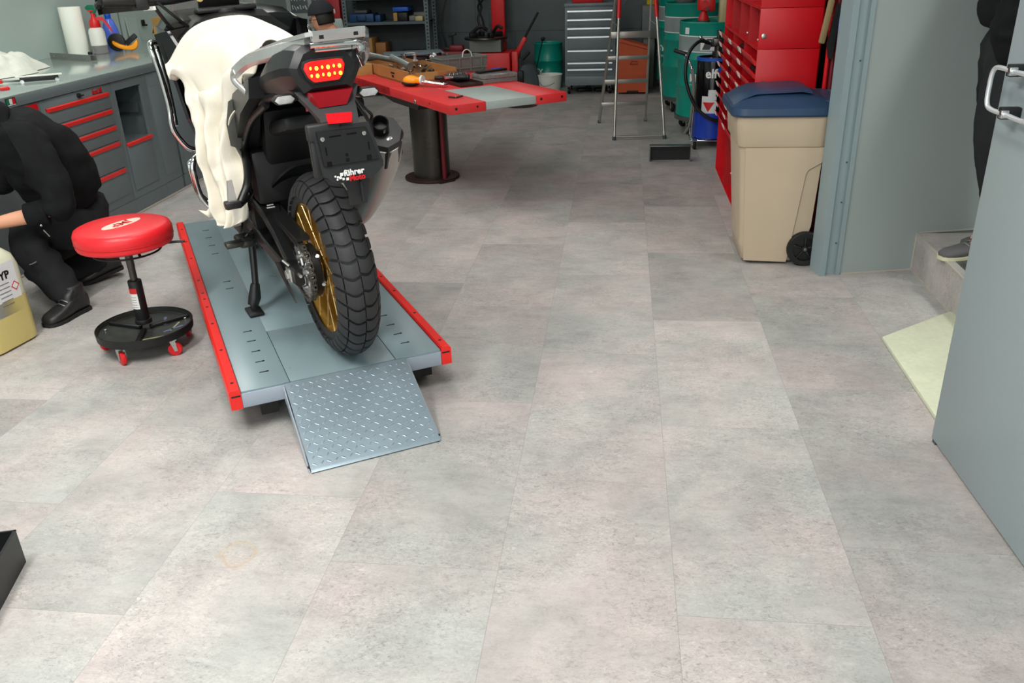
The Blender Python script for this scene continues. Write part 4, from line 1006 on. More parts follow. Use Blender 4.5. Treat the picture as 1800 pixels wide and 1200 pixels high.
b.build('tail_cowl', 'tail_black', bk, ang=22)
# brake light
lp = [(-.058,.012),(-.050,-.014),(-.036,-.028),(.036,-.028),(.050,-.014),(.060,.010),(.054,.024),(.035,.028),(-.035,.028),(-.052,.026)]
TL = Matrix(((0,0,-1,-.372),(1,0,0,.030),(0,1,0,1.030),(0,0,0,1)))      # poly x -> +y, poly y -> +z, extrude towards the back
b = MB(); b.prism([(x*1.12,y*1.22) for x, y in lp], -.012, .002, TL, bev=.002); hl = b.build('lamp_housing', 'black', bk)
b = MB(); b.prism(lp, -.004, .009, TL, bev=.003); bl_ = b.build('brake_light', 'brake_light', bk)
b = MB()
for row, zz in enumerate((.009,-.011)):
    for k in range(6): 
        yy = -.042+k*.0168; p = TL @ Vector((yy, zz+(.0015 if k % 2 else 0), .0092)); b.sph(p, (.0022,.0052 if k % 2 == 0 else .0032,.0060 if k % 2 == 0 else .0045), 10)
b.build('led_cluster', 'led', bl_)
b = MB(); b.loft([[Vector((x,y0,z0)),Vector((x,y1,z0)),Vector((x,y1b,z1)),Vector((x,y0b,z1))] for x, y0, y1, y0b, y1b, z0, z1 in ((-.31,-.055,.085,-.06,.09,.915,.975),(-.372,-.020,.062,-.045,.078,.930,.972))]); b.build('tail_underside', 'red_lens_dark', bk)
# plate carrier
b = MB()
b.loft([[Vector((x,y0,z)),Vector((x,y1,z)),Vector((x+dx,y1,z)),Vector((x+dx,y0,z))] for x, y0, y1, z, dx in ((-.33,-.075,.115,.975,.10),(-.36,-.050,.090,.935,.07),(-.40,-.040,.075,.905,.05),(-.415,-.035,.070,.875,.03))])
b.loft([[Vector((x,y0,z)),Vector((x,y1,z)),Vector((x+.010,y1,z)),Vector((x+.010,y0,z))] for x, y0, y1, z in ((-.418,-.062,.107,.880),(-.430,-.088,.100,.764),(-.432,-.086,.098,.750),(-.434,-.048,.060,.722))])
b.box((-.405,.07,.87),(.03,.10,.05), bev=.008); b.box((-.40,.10,.80),(.03,.03,.12), bev=.006)
pc_ = b.build('plate_carrier', 'grey_plastic', bk, ang=50)
def on_plate(y, z, out=.001):
    t = (.88-z)/.116; return Vector((-.418-.012*t-out, y, z))
b = MB(); b.loft([[on_plate(.098,.876,.0005),on_plate(-.052,.868,.0005),on_plate(-.078,.772,.0005),on_plate(.092,.776,.0005)],[on_plate(.096,.874,.006),on_plate(-.050,.866,.006),on_plate(-.076,.774,.006),on_plate(.090,.778,.006)]]); pp = b.build('number_plate_base', 'black', pc_)
b = MB()
for y, z in ((.083,.853),(-.041,.852)): p = on_plate(y,z,.006); b.cyl(p, p+Vector((-.005,0,0)), .0065, n=14, bev=.0015)
b.build('plate_bolt', 'bolt', pp)
for y, z, w_, h_ in ((.045,.856,.035,.004),(-.005,.856,.030,.004),(.078,.815,.004,.030),(-.050,.812,.004,.028),(.02,.80,.008,.008),(.02,.785,.010,.010),(.075,.782,.014,.014),(-.045,.782,.014,.014)):
    MB().box(on_plate(y,z,.0065),(.001,w_,h_)).build('plate_slot', 'black_gloss', pp)
b = MB(); b.loft([[Vector((x,y,z)) for y, z in ((.058,.892),(-.010,.888),(-.014,.915),(.060,.920))] for x in (-.418,-.428)]); b.build('red_reflector', 'reflector', pc_)
# sticker text
PMx = plane_m((-.4385,.012,.7405),(0,-1,0),(0,0,1))
text('sticker_lettering', 'führer', .024, Matrix.Translation((0,-.004,.0085)) @ PMx, 'white', pc_, offset=.0009, space=1.02)
text('sticker_lettering_red', 'Moto', .022, Matrix.Translation((0,-.012,-.009)) @ PMx, 'red', pc_, offset=.0009)
b = MB()
for y, z, s in ((.050,.748,.009),(.0545,.739,.008),(.062,.742,.006),(.069,.745,.005),(.064,.735,.005),(.046,.734,.007),(.040,.750,.007),(.034,.732,.008)): b.box((-.4385,y-.004,z),(.001,s,s))
b.build('sticker_checks', 'white', pc_)
b = MB(); b.loft([[Vector((x,y0,z)),Vector((x,y1,z)),Vector((x+.01,y1,z)),Vector((x+.01,y0,z))] for x, y0, y1, z in ((-.42,-.045,.040,.725),(-.415,-.038,.026,.690),(-.41,-.028,.024,.644))]); b.box((-.424,-.012,.685),(.01,.006,.06)); b.build('mud_flap', 'grey_plastic', bk)
# indicators
for sg, yc in ((1,.141),(-1,-.112)):
    b = MB(); z_ = .956 if sg > 0 else .945
    ip = [(-.035,0),(-.022,.014),(.022,.014),(.035,0),(.022,-.014),(-.022,-.014)]
    mI = Matrix(((0,0,-1,-.300),(1,0,0,yc),(0,1,0,z_),(0,0,0,1)))
    b.prism(ip, -.012, .010, mI, bev=.003); b.cyl((-.296,yc-sg*.03,z_),(-.296,.03+sg*.02,z_+.002),.009, n=12); i_ = b.build('indicator', 'black', bk)
    b = MB(); b.prism([(x*.84,y*.78) for x, y in ip], .009, .013, mI, bev=.0015); b.build('indicator_lens', 'lens_clear', i_)
# rear rack in silver: a frame plate open in the middle, chrome rear edge, grab rails
def rk(x, y, z): return Vector((x, y, z))
b = MB()
def slab(P, t=.012):
    b.loft([[Vector(p) for p in P], [Vector((p[0],p[1],p[2]-t)) for p in P]])
# left arm, rear bar, right arm
slab([(.02,.128,1.068),(.02,.096,1.068),(-.20,.068,1.108),(-.20,.098,1.108)])
slab([(-.20,.098,1.108),(-.20,.068,1.108),(-.345,.048,1.134),(-.392,.054,1.137),(-.375,.072,1.134)])
slab([(-.345,.048,1.134),(-.345,-.092,1.134),(-.392,-.098,1.137),(-.392,.054,1.137)])
slab([(-.345,-.092,1.134),(-.20,-.060,1.112),(-.20,-.098,1.110),(-.33,-.128,1.124),(-.392,-.098,1.137)])
slab([(-.20,-.060,1.112),(.02,-.08,1.072),(.02,-.11,1.070),(-.20,-.098,1.110)])
o_ = b.build('rack_top', 'silver', bk, ang=25)
b = MB()
b.loft([[Vector((x,y,z)) for x, z in ((-.385,1.108),(-.392,1.133),(-.387,1.134),(-.379,1.108))] for y in (.056,-.098)])
b.loft([[Vector(p) for p in P] for P in (((-.390,-.098,1.134),(-.383,-.098,1.104),(-.378,-.096,1.104)),((-.330,-.130,1.122),(-.322,-.128,1.084),(-.318,-.126,1.084)))])
b.tube([(-.375,.062,1.100),(-.378,.030,1.100),(-.378,-.060,1.098),(-.365,-.085,1.092)], .010, 12, k=3)
b.tube([(-.372,.050,1.086),(-.372,-.055,1.084)], .007, 10)
b.build('rack_rear_edge', 'chrome', o_)
b = MB()
for p, a in (((-.015,.112,1.0755),-10),((-.125,.096,1.0955),-10)):
    b.box(p,(.042,.016,.0014), rot=(0,R(10.3),R(a)), bev=.0)
for y in (.030,-.070): b.loft([[Vector((-.3905+dx,y+s*.010,1.128)),Vector((-.3885+dx,y,1.112)),Vector((-.3885+dx,y+s*.001,1.112))] for dx in (0,.001) for s in (1,)]) if False else b.box((-.3895,y,1.122),(.003,.012,.014), bev=.0)
b.build('rack_slot', 'black', o_)
b = MB()
b.tube([(.110,.180,1.000),(.128,.187,.988),(.125,.187,.968),(.08,.166,.935)], [.015,.014,.012,.010], 10, k=6, flat=.7)
b.build('grab_rail_end', 'silver', o_, ang=60)
b = MB()
pts_ = cat([(-.34,.060,1.100),(-.26,.082,1.090),(-.14,.120,1.068),(0,.150,1.044),(.08,.168,1.018),(.122,.184,.996)], 6)
b.loft([[p+Vector((0,.007,.016)), p+Vector((0,-.002,.021)), p+Vector((0,-.012,.019)), p+Vector((0,-.013,-.014)), p+Vector((0,.000,-.022)), p+Vector((0,.010,-.012))] for p in pts_]); b.build('grab_rail', 'silver', o_, ang=25)
b = MB()
b.tube([(-.36,-.060,1.088),(-.34,-.100,1.084),(-.26,-.138,1.062),(-.16,-.156,1.020),(-.06,-.140,.985),(.02,-.125,.97)], [.012,.017,.019,.017,.014,.012], 10, k=6, flat=.65)
b.build('grab_rail', 'silver', o_, ang=60)
b = MB(); b.bar((-.20,.108,1.060),(-.20,.122,1.006),.022,.005, bev=.001); b.build('rack_bracket', 'silver', o_)
b = MB(); b.bar((-.33,-.070,1.09),(-.335,-.062,1.035),.016,.020, bev=.003); b.bar((-.30,-.09,1.07),(-.31,-.105,1.02),.03,.006, bev=.002); b.box((-.355,-.085,1.078),(.030,.030,.028), rot=(0,.2,.3), bev=.006); b.build('rack_bracket', 'chrome', o_)
# muffler on the right
b = MB()
mp = [(.46,-.17,.35),(.36,-.222,.405),(.18,-.236,.54),(.0,-.232,.68),(-.10,-.215,.765)]
b.tube(mp, [.045,.066,.070,.068,.062], 24, k=5); mf = b.build('muffler', 'muffler_steel', bk)
b = MB(); b.tube([(-.02,-.228,.698),(-.09,-.217,.762),(-.116,-.212,.784)], [.070,.070,.060], 8, k=2); b.build('muffler_end_cap', 'black_satin', mf)
ed = Vector((-.035,.007,.030)).normalized(); e0 = Vector((-.118,-.212,.785)); b = MB(); b.lathe([(.0,-.05),(.022,-.05),(.024,.022),(.028,.022),(.030,-.02)], 20, frame(e0+Vector((.0,.012,.018)), ed)); b.build('tail_pipe', 'black_gloss', mf)
b = MB(); b.sph(e0+Vector((-.012,-.012,-.040)), (.012,.024,.024), 12); b.build('inner_baffle', 'silver', mf)
b = MB(); b.loft([[Vector((x,y,z)) for y, z in ((y0-.002,z0),(y0+.010,z0+.005),(y0+.014,z0+.062),(y0+.003,z0+.062))] for x, y0, z0 in ((-.05,-.292,.690),(.10,-.304,.575),(.24,-.298,.465),(.33,-.284,.400))]); b.build('heat_shield', 'black_satin', mf)
b = MB(); b.tube([(1.15,-.05,.5),(1.1,-.14,.30),(.85,-.17,.23),(.60,-.17,.27),(.46,-.17,.36)], .026, 12, k=5); b.build('exhaust_pipe', 'dark_steel', bk)
b = MB(); b.tube([(-.20,-.09,.93),(-.23,-.12,.86),(-.18,-.15,.80),(-.22,-.13,.78)], .006, 8, k=5); b.tube([(-.16,-.10,.92),(-.20,-.14,.87),(-.16,-.16,.84),(-.21,-.11,.80)], .005, 8, k=5); b.build('rear_loom', 'hose', bk)
# crash bars (chrome), both sides
def bars(sg):
    b = MB()
    def S(P): return [(p[0], p[1]*sg, p[2]) for p in P]
    b.tube(S([(1.25,.20,1.00),(1.05,.300,1.042),(.99,.322,1.030),(.985,.312,.93),(.985,.306,.80),(.985,.312,.715),(.99,.290,.655),(.99,.262,.618),(1.0,.215,.608),(1.05,.12,.62)]), .0125, 12, k=6)
    b.tube(S([(1.22,.19,.98),(1.10,.285,1.02),(1.075,.290,.99),(1.07,.285,.88),(1.07,.285,.78),(1.04,.292,.71)]), .0115, 12, k=6)
    b.tube(S([(1.05,.13,.60),(.96,.240,.590),(.94,.272,.558),(.94,.275,.500),(.95,.268,.43),(.95,.245,.375),(.93,.205,.335),(.90,.12,.30)]), .0125, 12, k=6)
    b.tube(S([(1.10,.15,.56),(1.04,.262,.555),(1.03,.272,.50),(1.03,.262,.42),(1.00,.22,.36)]), .011, 12, k=6)
    return b.build('crash_bar', 'chrome', bk)
bars(1); bars(-1)
# fairing sides
b = MB()
for sg in (1,-1):
    rr = [[(.92,.14,1.10),(.92,.285,1.085),(.92,.292,1.02),(.92,.262,.90),(.93,.245,.75),(.94,.215,.63),(.95,.15,.58)],
          [(1.10,.14,1.12),(1.10,.275,1.10),(1.10,.27,1.0),(1.10,.25,.86),(1.10,.235,.72),(1.10,.20,.60),(1.10,.14,.56)],
          [(1.34,.08,1.10),(1.34,.15,1.08),(1.34,.16,.98),(1.34,.15,.86),(1.33,.14,.74),(1.32,.12,.64),(1.30,.08,.62)]]
    b.loft([[Vector((p[0],p[1]*sg,p[2])) for p in r] for r in rr])
    b.loft([[Vector((x,(y+o)*sg,z)) for x, y, z in ((.93,.295,1.08),(.90,.250,1.09),(.80,.215,.98),(.86,.255,.93),(.93,.275,.95))] for o in (0,.012)])
b.build('side_fairing', 'black_gloss', bk, ang=45)
b = MB(); b.loft([[Vector((x,y,z)) for y, z in ((-.22,z0-.02),(-.15,z0+.035),(0,z0+.05),(.15,z0+.035),(.22,z0-.02),(.15,z0-.05),(-.15,z0-.05))] for x, z0 in ((.90,1.075),(1.02,1.095),(1.15,1.10),(1.28,1.09))]); b.build('dash_cover', 'black_satin', bk, ang=45)
b = MB()
for sg in (1,-1):
    b.loft([[Vector((x,y*sg*k,z+dz)) for y, z in ((.268,1.02),(.275,1.095),(.250,1.128),(.190,1.138),(.10,1.140),(.06,1.10),(.10,1.02))] for x, k, dz in ((.96,1.0,-.02),(1.08,1.0,.0),(1.20,.86,.01),(1.34,.55,.0))])
b.build('front_cowl', 'black_gloss', bk, ang=30)
b = MB(); b.box((1.14,.0,1.165),(.02,.17,.10), rot=(0,R(-25),0), bev=.008); b.box((1.1,.0,1.13),(.08,.2,.03), bev=.01); b.build('dash_screen', 'black', bk)
# grey green panel on the right of the dash and the clear screen edge
b = MB(); b.loft([[Vector((x,y,z)) for y, z in P] for x, P in ((1.05,[(-.135,1.05),(-.14,1.135),(-.20,1.128),(-.25,1.09),(-.275,1.055),(-.25,1.04)]),(1.25,[(-.08,1.06),(-.09,1.16),(-.15,1.15),(-.19,1.12),(-.21,1.08),(-.18,1.05)]))]); b.build('side_panel', mat('grey_green_panel', (106,130,124), .35, var=.04), bk, ang=45)
b = MB(); b.loft([[Vector((x,y,z)) for y, z in P] for x, P in ((1.08,[(-.27,1.03),(-.26,1.09),(-.31,1.075),(-.345,1.03),(-.33,1.0)]),(1.22,[(-.2,1.03),(-.2,1.12),(-.25,1.10),(-.29,1.05),(-.27,1.0)]))]); b.build('air_deflector', 'black_gloss', bk, ang=45)
b = MB(); b.tube([(1.08,-.205,1.130),(1.08,-.27,1.105),(1.08,-.31,1.075),(1.08,-.348,1.03)], .004, 8, k=4); b.build('deflector_edge', 'white_plastic', bk)
b = MB()
def wsf(u, v): y = -.19+.38*u; return Vector((1.30-.16*v-.9*y*y, y*(1-.25*v), 1.10+.42*v))
b.grid(wsf, 14, 10); b.build('windscreen', 'clear', bk, solid=.004)
# handlebar
b = MB(); b.tube([(.80,.47,1.215),(.84,.36,1.205),(.90,.24,1.195),(1.02,.09,1.200),(1.02,-.09,1.200),(.90,-.24,1.195),(.84,-.36,1.205),(.80,-.47,1.215)], .0125, 12, k=6); hbr = b.build('handlebar', 'black_satin', bk)
for sg in (1,-1):
    b = MB(); b.cyl((.80,.475*sg,1.215),(.835,.365*sg,1.207),.0185, n=16, bev=.003); b.build('grip', 'black', hbr)
    b = MB(); b.box((.852,.335*sg,1.20),(.05,.05,.05), bev=.010); b.box((.86,.30*sg,1.215),(.04,.03,.03), bev=.008); b.cyl((.875,.30*sg,1.21),(.93,.42*sg,1.205),.007, n=8); b.build('switchgear', 'black', hbr)
    b = MB(); b.loft([[Vector((x,y*sg,z)) for x, z in ((xx,1.17),(xx+.012,1.17),(xx+.010,1.27),(xx-.004,1.27))] for xx, y in ((.86,.49),(.91,.47),(.95,.40),(.95,.33),(.92,.29))]); b.tube([(.80,.48*sg,1.215),(.86,.49*sg,1.20),(.92,.46*sg,1.20)], .01, 8, k=3); b.build('hand_guard', 'black_satin', hbr)
b = MB(); b.box((.855,.31,1.178),(.005,.045,.014), bev=.001); b.build('switch_sticker', 'white', hbr)
b = MB(); b.tube([(.86,.30,1.20),(.92,.24,1.10),(1.0,.18,1.06)], .007, 8, k=4); b.tube([(.86,.28,1.20),(.90,.20,1.12),(1.02,.12,1.06)], .006, 8, k=4); b.build('brake_hose', 'hose', hbr)
b = MB(); b.cyl((1.02,0,1.10),(1.02,0,1.15),.05, n=24, bev=.006); b.box((1.02,.0,1.145),(.07,.24,.020), bev=.008); b.build('fork_clamp', 'black', bk)
b = MB(); b.tube([(.955,.105,1.196),(1.02,.07,1.203),(1.02,-.07,1.203),(.955,-.105,1.196)], .0150, 14, k=6); b.build('bar_centre', mat('gold_painted_bar', (196,172,110), .35, metal=.6), bk)
# front end
b = MB()
for y in (.10,-.10): b.cyl((1.04,y,1.14),(1.30,y,.62),.025, n=16)
b.build('fork_tube', 'black_satin', bk)
b = MB()
for y in (.10,-.10): b.cyl((1.27,y,.68),(1.455,y,.32),.031, n=16)
b.build('fork_leg', 'black_satin', bk)
tyre(1.48, .35, .350, .047, .27, 'front_tyre', 34, bk); rim(1.48, .35, .272, .028, 'front_rim', bk)
b = MB(); b.loft([[Vector((1.48+math.cos(a)*(.375), y, .35+math.sin(a)*.375-(abs(y)*.4))) for y in (-.06,-.03,0,.03,.06)]+[Vector((1.48+math.cos(a)*.382, y, .35+math.sin(a)*.382-(abs(y)*.4))) for y in (.06,.03,0,-.03,-.06)] for a in [R(d) for d in range(30,151,12)]]); b.build('front_fender', 'black', bk)
b = MB(); b.box((1.20,0,.70),(.05,.36,.34), rot=(0,R(-12),0), bev=.01); b.build('radiator', 'black', bk)
# ------------------------------------------------------------------ cream cloth draped over seat and left side
CG = [
[(0.780,0.284,0.998),(0.700,0.234,1.076),(0.620,0.177,1.122),(0.541,0.101,1.141),(0.440,0.033,1.141),(0.320,-0.013,1.111),(0.180,-0.038,1.081)],
[(0.740,0.303,0.974),(0.660,0.259,1.029),(0.580,0.198,1.075),(0.500,0.123,1.103),(0.400,0.060,1.109),(0.280,0.028,1.090),(0.120,0.011,1.072)],
[(0.700,0.313,0.959),(0.620,0.279,0.986),(0.540,0.216,1.021),(0.460,0.150,1.047),(0.360,0.099,1.055),(0.240,0.072,1.053),(0.080,0.066,1.050)],
[(0.660,0.317,0.953),(0.580,0.281,0.953),(0.500,0.230,0.971),(0.419,0.178,0.991),(0.320,0.141,1.003),(0.220,0.115,1.009),(0.080,0.108,1.026)],
[(0.600,0.278,0.917),(0.540,0.261,0.911),(0.480,0.231,0.914),(0.400,0.199,0.926),(0.320,0.173,0.943),(0.240,0.152,0.956),(0.140,0.146,0.987)],
[(0.560,0.286,0.888),(0.510,0.270,0.875),(0.460,0.244,0.866),(0.400,0.214,0.873),(0.340,0.184,0.888),(0.280,0.161,0.907),(0.200,0.147,0.930)],
[(0.540,0.281,0.845),(0.500,0.265,0.828),(0.460,0.242,0.817),(0.420,0.218,0.819),(0.360,0.193,0.839),(0.309,0.176,0.860),(0.260,0.156,0.874)],
[(0.520,0.276,0.789),(0.490,0.267,0.772),(0.460,0.252,0.757),(0.420,0.232,0.761),(0.380,0.214,0.780),(0.340,0.197,0.803),(0.300,0.184,0.823)],
[(0.500,0.284,0.731),(0.470,0.274,0.718),(0.440,0.259,0.708),(0.410,0.242,0.710),(0.380,0.226,0.725),(0.350,0.211,0.744),(0.320,0.198,0.762)],
[(0.480,0.291,0.669),(0.460,0.280,0.653),(0.440,0.264,0.646),(0.410,0.247,0.649),(0.380,0.230,0.659),(0.360,0.208,0.672),(0.320,0.181,0.687)],
[(0.460,0.288,0.603),(0.440,0.278,0.593),(0.420,0.263,0.591),(0.400,0.246,0.591),(0.370,0.229,0.602),(0.340,0.210,0.618),(0.310,0.182,0.636)],
[(0.440,0.293,0.538),(0.420,0.281,0.533),(0.400,0.265,0.531),(0.379,0.248,0.532),(0.350,0.232,0.539),(0.320,0.216,0.551),(0.300,0.198,0.569)],
[(0.430,0.293,0.495),(0.410,0.282,0.488),(0.390,0.268,0.486),(0.370,0.253,0.487),(0.340,0.240,0.492),(0.320,0.226,0.498),(0.300,0.212,0.517)],
[(0.420,0.289,0.456),(0.400,0.279,0.448),(0.380,0.271,0.443),(0.360,0.260,0.440),(0.340,0.249,0.444),(0.320,0.236,0.455),(0.300,0.223,0.474)],
[(0.420,0.276,0.436),(0.400,0.270,0.433),(0.380,0.266,0.433),(0.359,0.260,0.434),(0.340,0.252,0.438),(0.320,0.245,0.446),(0.300,0.236,0.460)]]
rows_ = [cat(r, 10) for r in CG]; colsN = len(rows_[0])
colsC = [cat([rows_[i][j] for i in range(len(rows_))], 9) for j in range(colsN)]
nU = len(colsC[0])
def cloth_pt(i, j):
    p = colsC[j][i].copy(); u = i/(nU-1); v = j/(colsN-1)
    # long folds running down the cloth: they push it out from the bike (towards the back left)
    out = Vector((-.55,.80,.15)).normalized()
    lo = min(1, max(0, (u-.22)/.25)); hi = 1-lo*.0
    fold = (abs(math.sin(v*PI*3.1+math.sin(u*5)*.6+.3))**.8-.55)*.062*lo + math.sin(v*2*PI*4.7+u*4)*.007*lo
    up = (abs(math.sin((v*1.1+u*3.4+.12*math.sin(v*7))*PI*1.5))-.5)*.066*(1-lo)*min(1,u*8+.1)+math.sin((v*3.1-u*6.0)*2*PI*.6)*.010*(1-lo)*min(1,u*8+.1)
    nzv = noise.noise(Vector((u*6, v*5, 1.3)))*.010 + noise.noise(Vector((u*17, v*7, 4.3)))*.010*lo*(1.4-v)
    return p+out*(fold+nzv)+Vector((-.2,.2,.9))*up
b = MB(); bm = bmesh.new(); G = [[bm.verts.new(cloth_pt(i, j)) for j in range(colsN)] for i in range(nU)]
for i in range(nU-1):
    for j in range(colsN-1): bm.faces.new((G[i][j], G[i+1][j], G[i+1][j+1], G[i][j+1]))
# the turned-in upper edge lying on the tank and the small flap at the foot
top = [[bm.verts.new(cloth_pt(0, j)+Vector((.05*k+.10,-.015*k,-.035*k-.012*k*k))) for j in range(colsN)] for k in (1,2,3)]
prev = G[0]
for r_ in top:
    for j in range(colsN-1): bm.faces.new((prev[j], prev[j+1], r_[j+1], r_[j]))
    prev = r_
i0 = int(nU*.80)
fl_ = [(.42,.300,.485),(.42,.325,.490),(.42,.348,.500),(.42,.338,.486),(.42,.316,.462)]
f1 = [G[i0][0]]; tipv = bm.verts.new((.42,.352,.502)); mv1 = bm.verts.new((.42,.322,.468)); mv2 = bm.verts.new((.42,.325,.492))
bm.faces.new((G[i0][0], mv2, tipv, mv1)); bm.faces.new((G[i0][0], mv1, G[int(nU*.92)][0]))
b._add(bm); cl = b.build('white_cloth', 'cloth', None, ang=80, solid=.0035)
cl.matrix_world = BM; tag(cl, 'cream white cloth draped over the motorcycle seat and hanging down its left side', 'cloth')
# ------------------------------------------------------------------ rolling work stool
st = thing('rolling_stool', 'round red rolling mechanic stool with black tool tray base', 'stool', (-1.972,3.062,0), R(25))
b = MB(); b.lathe([(0,.458),(.170,.458),(.182,.463),(.186,.473),(.184,.485),(.188,.491),(.188,.517),(.181,.533),(.165,.540),(.08,.544),(0,.544)], 64); seat_ = b.build('seat', 'stool_red', st, ang=50)
b = MB(); b.lathe([(.1845,.484),(.1885,.487),(.1845,.490)], 64); b.build('seam', 'red', seat_)
b = MB(); b.prism([(.090*math.cos(a),.036*math.sin(a)) for a in [2*PI*k/40 for k in range(40)]], .5435, .5448, Matrix.Rotation(R(225), 4, 'Z')); em = b.build('oval_emblem', mat('emblem_cream', (224,208,190), .5), seat_)
text('emblem_lettering', 'JMP', .056, Matrix.Translation((0,0,.5451)) @ Matrix.Rotation(R(225), 4, 'Z') , 'red', em, offset=.0015, shear=.1)
b = MB(); b.cyl((0,0,.30),(0,0,.458),.0145, n=20); b.cyl((0,0,.36),(0,0,.43),.0155, n=20); b.build('piston_rod', 'dark_steel', st)
b = MB(); b.cyl((0,0,.115),(0,0,.305),.0275, n=24, bev=.004); b.cyl((0,0,.115),(0,0,.135),.034, n=24, bev=.002); cyl_ = b.build('gas_cylinder', 'black', st)
def wrap(z0, z1, a0, a1, r_, m_, nm, par, n=12):
    mb = MB(); mb.grid(lambda u, v: Vector((r_*math.cos(a0+(a1-a0)*u), r_*math.sin(a0+(a1-a0)*u), z0+(z1-z0)*v)), n, 2); return mb.build(nm, m_, par)
wl = wrap(.185,.268, R(-160), R(-85), .0282, 'white', 'sticker', cyl_)
wrap(.252,.276, R(-160), R(-85), .0286, 'red', 'sticker_band', wl)
for k in range(5): wrap(.192+k*.011,.194+k*.011, R(-150), R(-100), .0286, 'crate_grey', 'sticker_line', wl)
b = MB(); b.tube([(.13*math.cos(a),.13*math.sin(a),.432) for a in [2*PI*k/32 for k in range(32)]], .0042, 8, closed=True)
b.tube([(0,0,.452),(.05,-.10,.453),(.058,-.118,.432)], .006, 8); b.tube([(0,0,.452),(-.11,.06,.447),(-.115,.06,.432)], .006, 8); b.tube([(.02,.02,.453),(.12,-.02,.452),(.225,-.03,.452)], .0055, 8); b.build('lever_ring', 'black', st)
b = MB(); b.lathe([(.0,.084),(.184,.084),(.187,.087),(.187,.104),(.190,.106),(.192,.104),(.191,.080),(.186,.076),(0,.076)], 64)
b.build('tray', mat('tray_dark', (62,66,62), .35, metal=.3, var=.15, vscale=14, rvar=.12), st)
b = MB(); b.lathe([(.1875,.078),(.192,.076),(.194,.108),(.190,.110),(.1875,.106)], 64, closed=True); b.build('tray_rim', 'black', st)
b = MB()
for k in range(3):
    a = R(30+120*k-25+18); b.bar((.02*math.cos(a),.02*math.sin(a),.091),(.185*math.cos(a),.185*math.sin(a),.091), .020,.013, bev=.003, up=(0,0,1))
b.build('tray_divider', 'black', st)
b = MB()
for k in range(5): a = R(72*k+20); b.cyl((.168*math.cos(a),.168*math.sin(a),.084),(.168*math.cos(a),.168*math.sin(a),.091),.0075, n=12, bev=.002)
b.build('tray_bolt', 'bolt', st)
for (a0, rr, w_, m_) in ((R(-72),.12,.010,'yellow'),(R(-20),.12,.012,'blue'),(R(-8),.12,.008,'yellow'),(R(40),.10,.012,'blue')):
    b = MB(); b.box((rr*math.cos(a0),rr*math.sin(a0),.0845),(.09,w_,.0008), rot=(0,0,a0+(1.35 if m_ != 'blue' else .9))); b.build('tray_print', mat('faded_'+m_, (150,156,120) if m_ == 'yellow' else (92,104,140), .5), st)
for k in range(5):
    a = R(72*k+20); caster(st, (.168*math.cos(a),.168*math.sin(a)), r=.0285, yaw=a+R(60), wheel='red', top=.077, w=.020)
# ------------------------------------------------------------------ big canister with clear yellow liquid
ca = thing('jerrycan', 'large translucent canister of yellow liquid at the left edge', 'canister', (-2.70,3.055,0), R(-8))
def rrect(w_, d, r_, z, cx=0, cy=0, n=6):
    P = []
    for (sx, sy, a0) in ((1,1,0),(-1,1,90),(-1,-1,180),(1,-1,270)):
        for k in range(n+1):
            a = R(a0+90*k/n); P.append(Vector((cx+sx*(w_/2-r_)+r_*math.cos(a), cy+sy*(d/2-r_)+r_*math.sin(a), z)))
    return P
b = MB(); b.loft([rrect(.27,.24,.05,.0),rrect(.30,.27,.055,.010),rrect(.305,.275,.055,.04),rrect(.305,.275,.055,.21)]); b.loft([rrect(.303,.273,.055,.205),rrect(.303,.273,.055,.215)]); lq = b.build('liquid_level', 'canister_liquid', ca)
b = MB(); b.loft([rrect(.303,.273,.055,.212),rrect(.303,.273,.055,.34),rrect(.285,.26,.06,.385),rrect(.22,.20,.06,.425),rrect(.14,.12,.04,.445),rrect(.10,.10,.04,.448)]); b.tube([(-.08,0,.43),(-.06,0,.475),(.06,0,.475),(.09,0,.43)], .014, 10, k=4); b.build('shell', 'canister', ca)
b = MB(); b.cyl((-.09,.0,.43),(-.09,.0,.475),.032, n=24, bev=.003); b.build('screw_cap', 'red', ca)
b = MB(); b.loft([[Vector((x,y,z)) for z in (.15,.37)]+[Vector((x,y+.001,z)) for z in (.37,.15)] for x, y in ((-.10,-.1385),(.096,-.1385))]); 
b.grid(lambda u, v: Vector((.096+.054*math.sin(u*PI/2)+.0005, -.1385+.055*(1-math.cos(u*PI/2))-.0005, .15+.22*v)), 10, 2)
b.grid(lambda u, v: Vector((.1525, -.083+.166*u, .15+.22*v)), 2, 2); lb = b.build('label', 'paper_label', ca)
me_ = text_mesh('OTYP', .046, Matrix.Identity(4), ext=.0003, offset=.0018, align='RIGHT')
for v in me_.vertices:      # lettering follows the side face and the rounded corner
    s_ = v.co.x
    if s_ > -.130: p_ = Vector((.1532+v.co.z, .047+s_, .318+v.co.y))
    else: a_ = (s_+.130)/.055; rr_ = .0567+v.co.z; p_ = Vector((.0965+rr_*math.cos(a_), -.083+rr_*math.sin(a_), .318+v.co.y))
    v.co = p_
me_.materials.clear(); me_.materials.append(M['black']); lt_ = bpy.data.objects.new('label_lettering', me_); COL.objects.link(lt_); lt_.parent = lb
b = MB()
for k in range(6): b.box((.1532,.005,.285-.018*k),(.0006,.06,.003))
b.build('label_lines', 'crate_grey', lb)
b = MB(); b.box((.1534,.062,.262),(.0006,.030,.030), rot=(PI/4,0,0)); b.build('hazard_mark', 'red', lb); b = MB(); b.box((.1537,.062,.262),(.0006,.022,.022), rot=(PI/4,0,0)); b.build('hazard_white', 'white', lb)
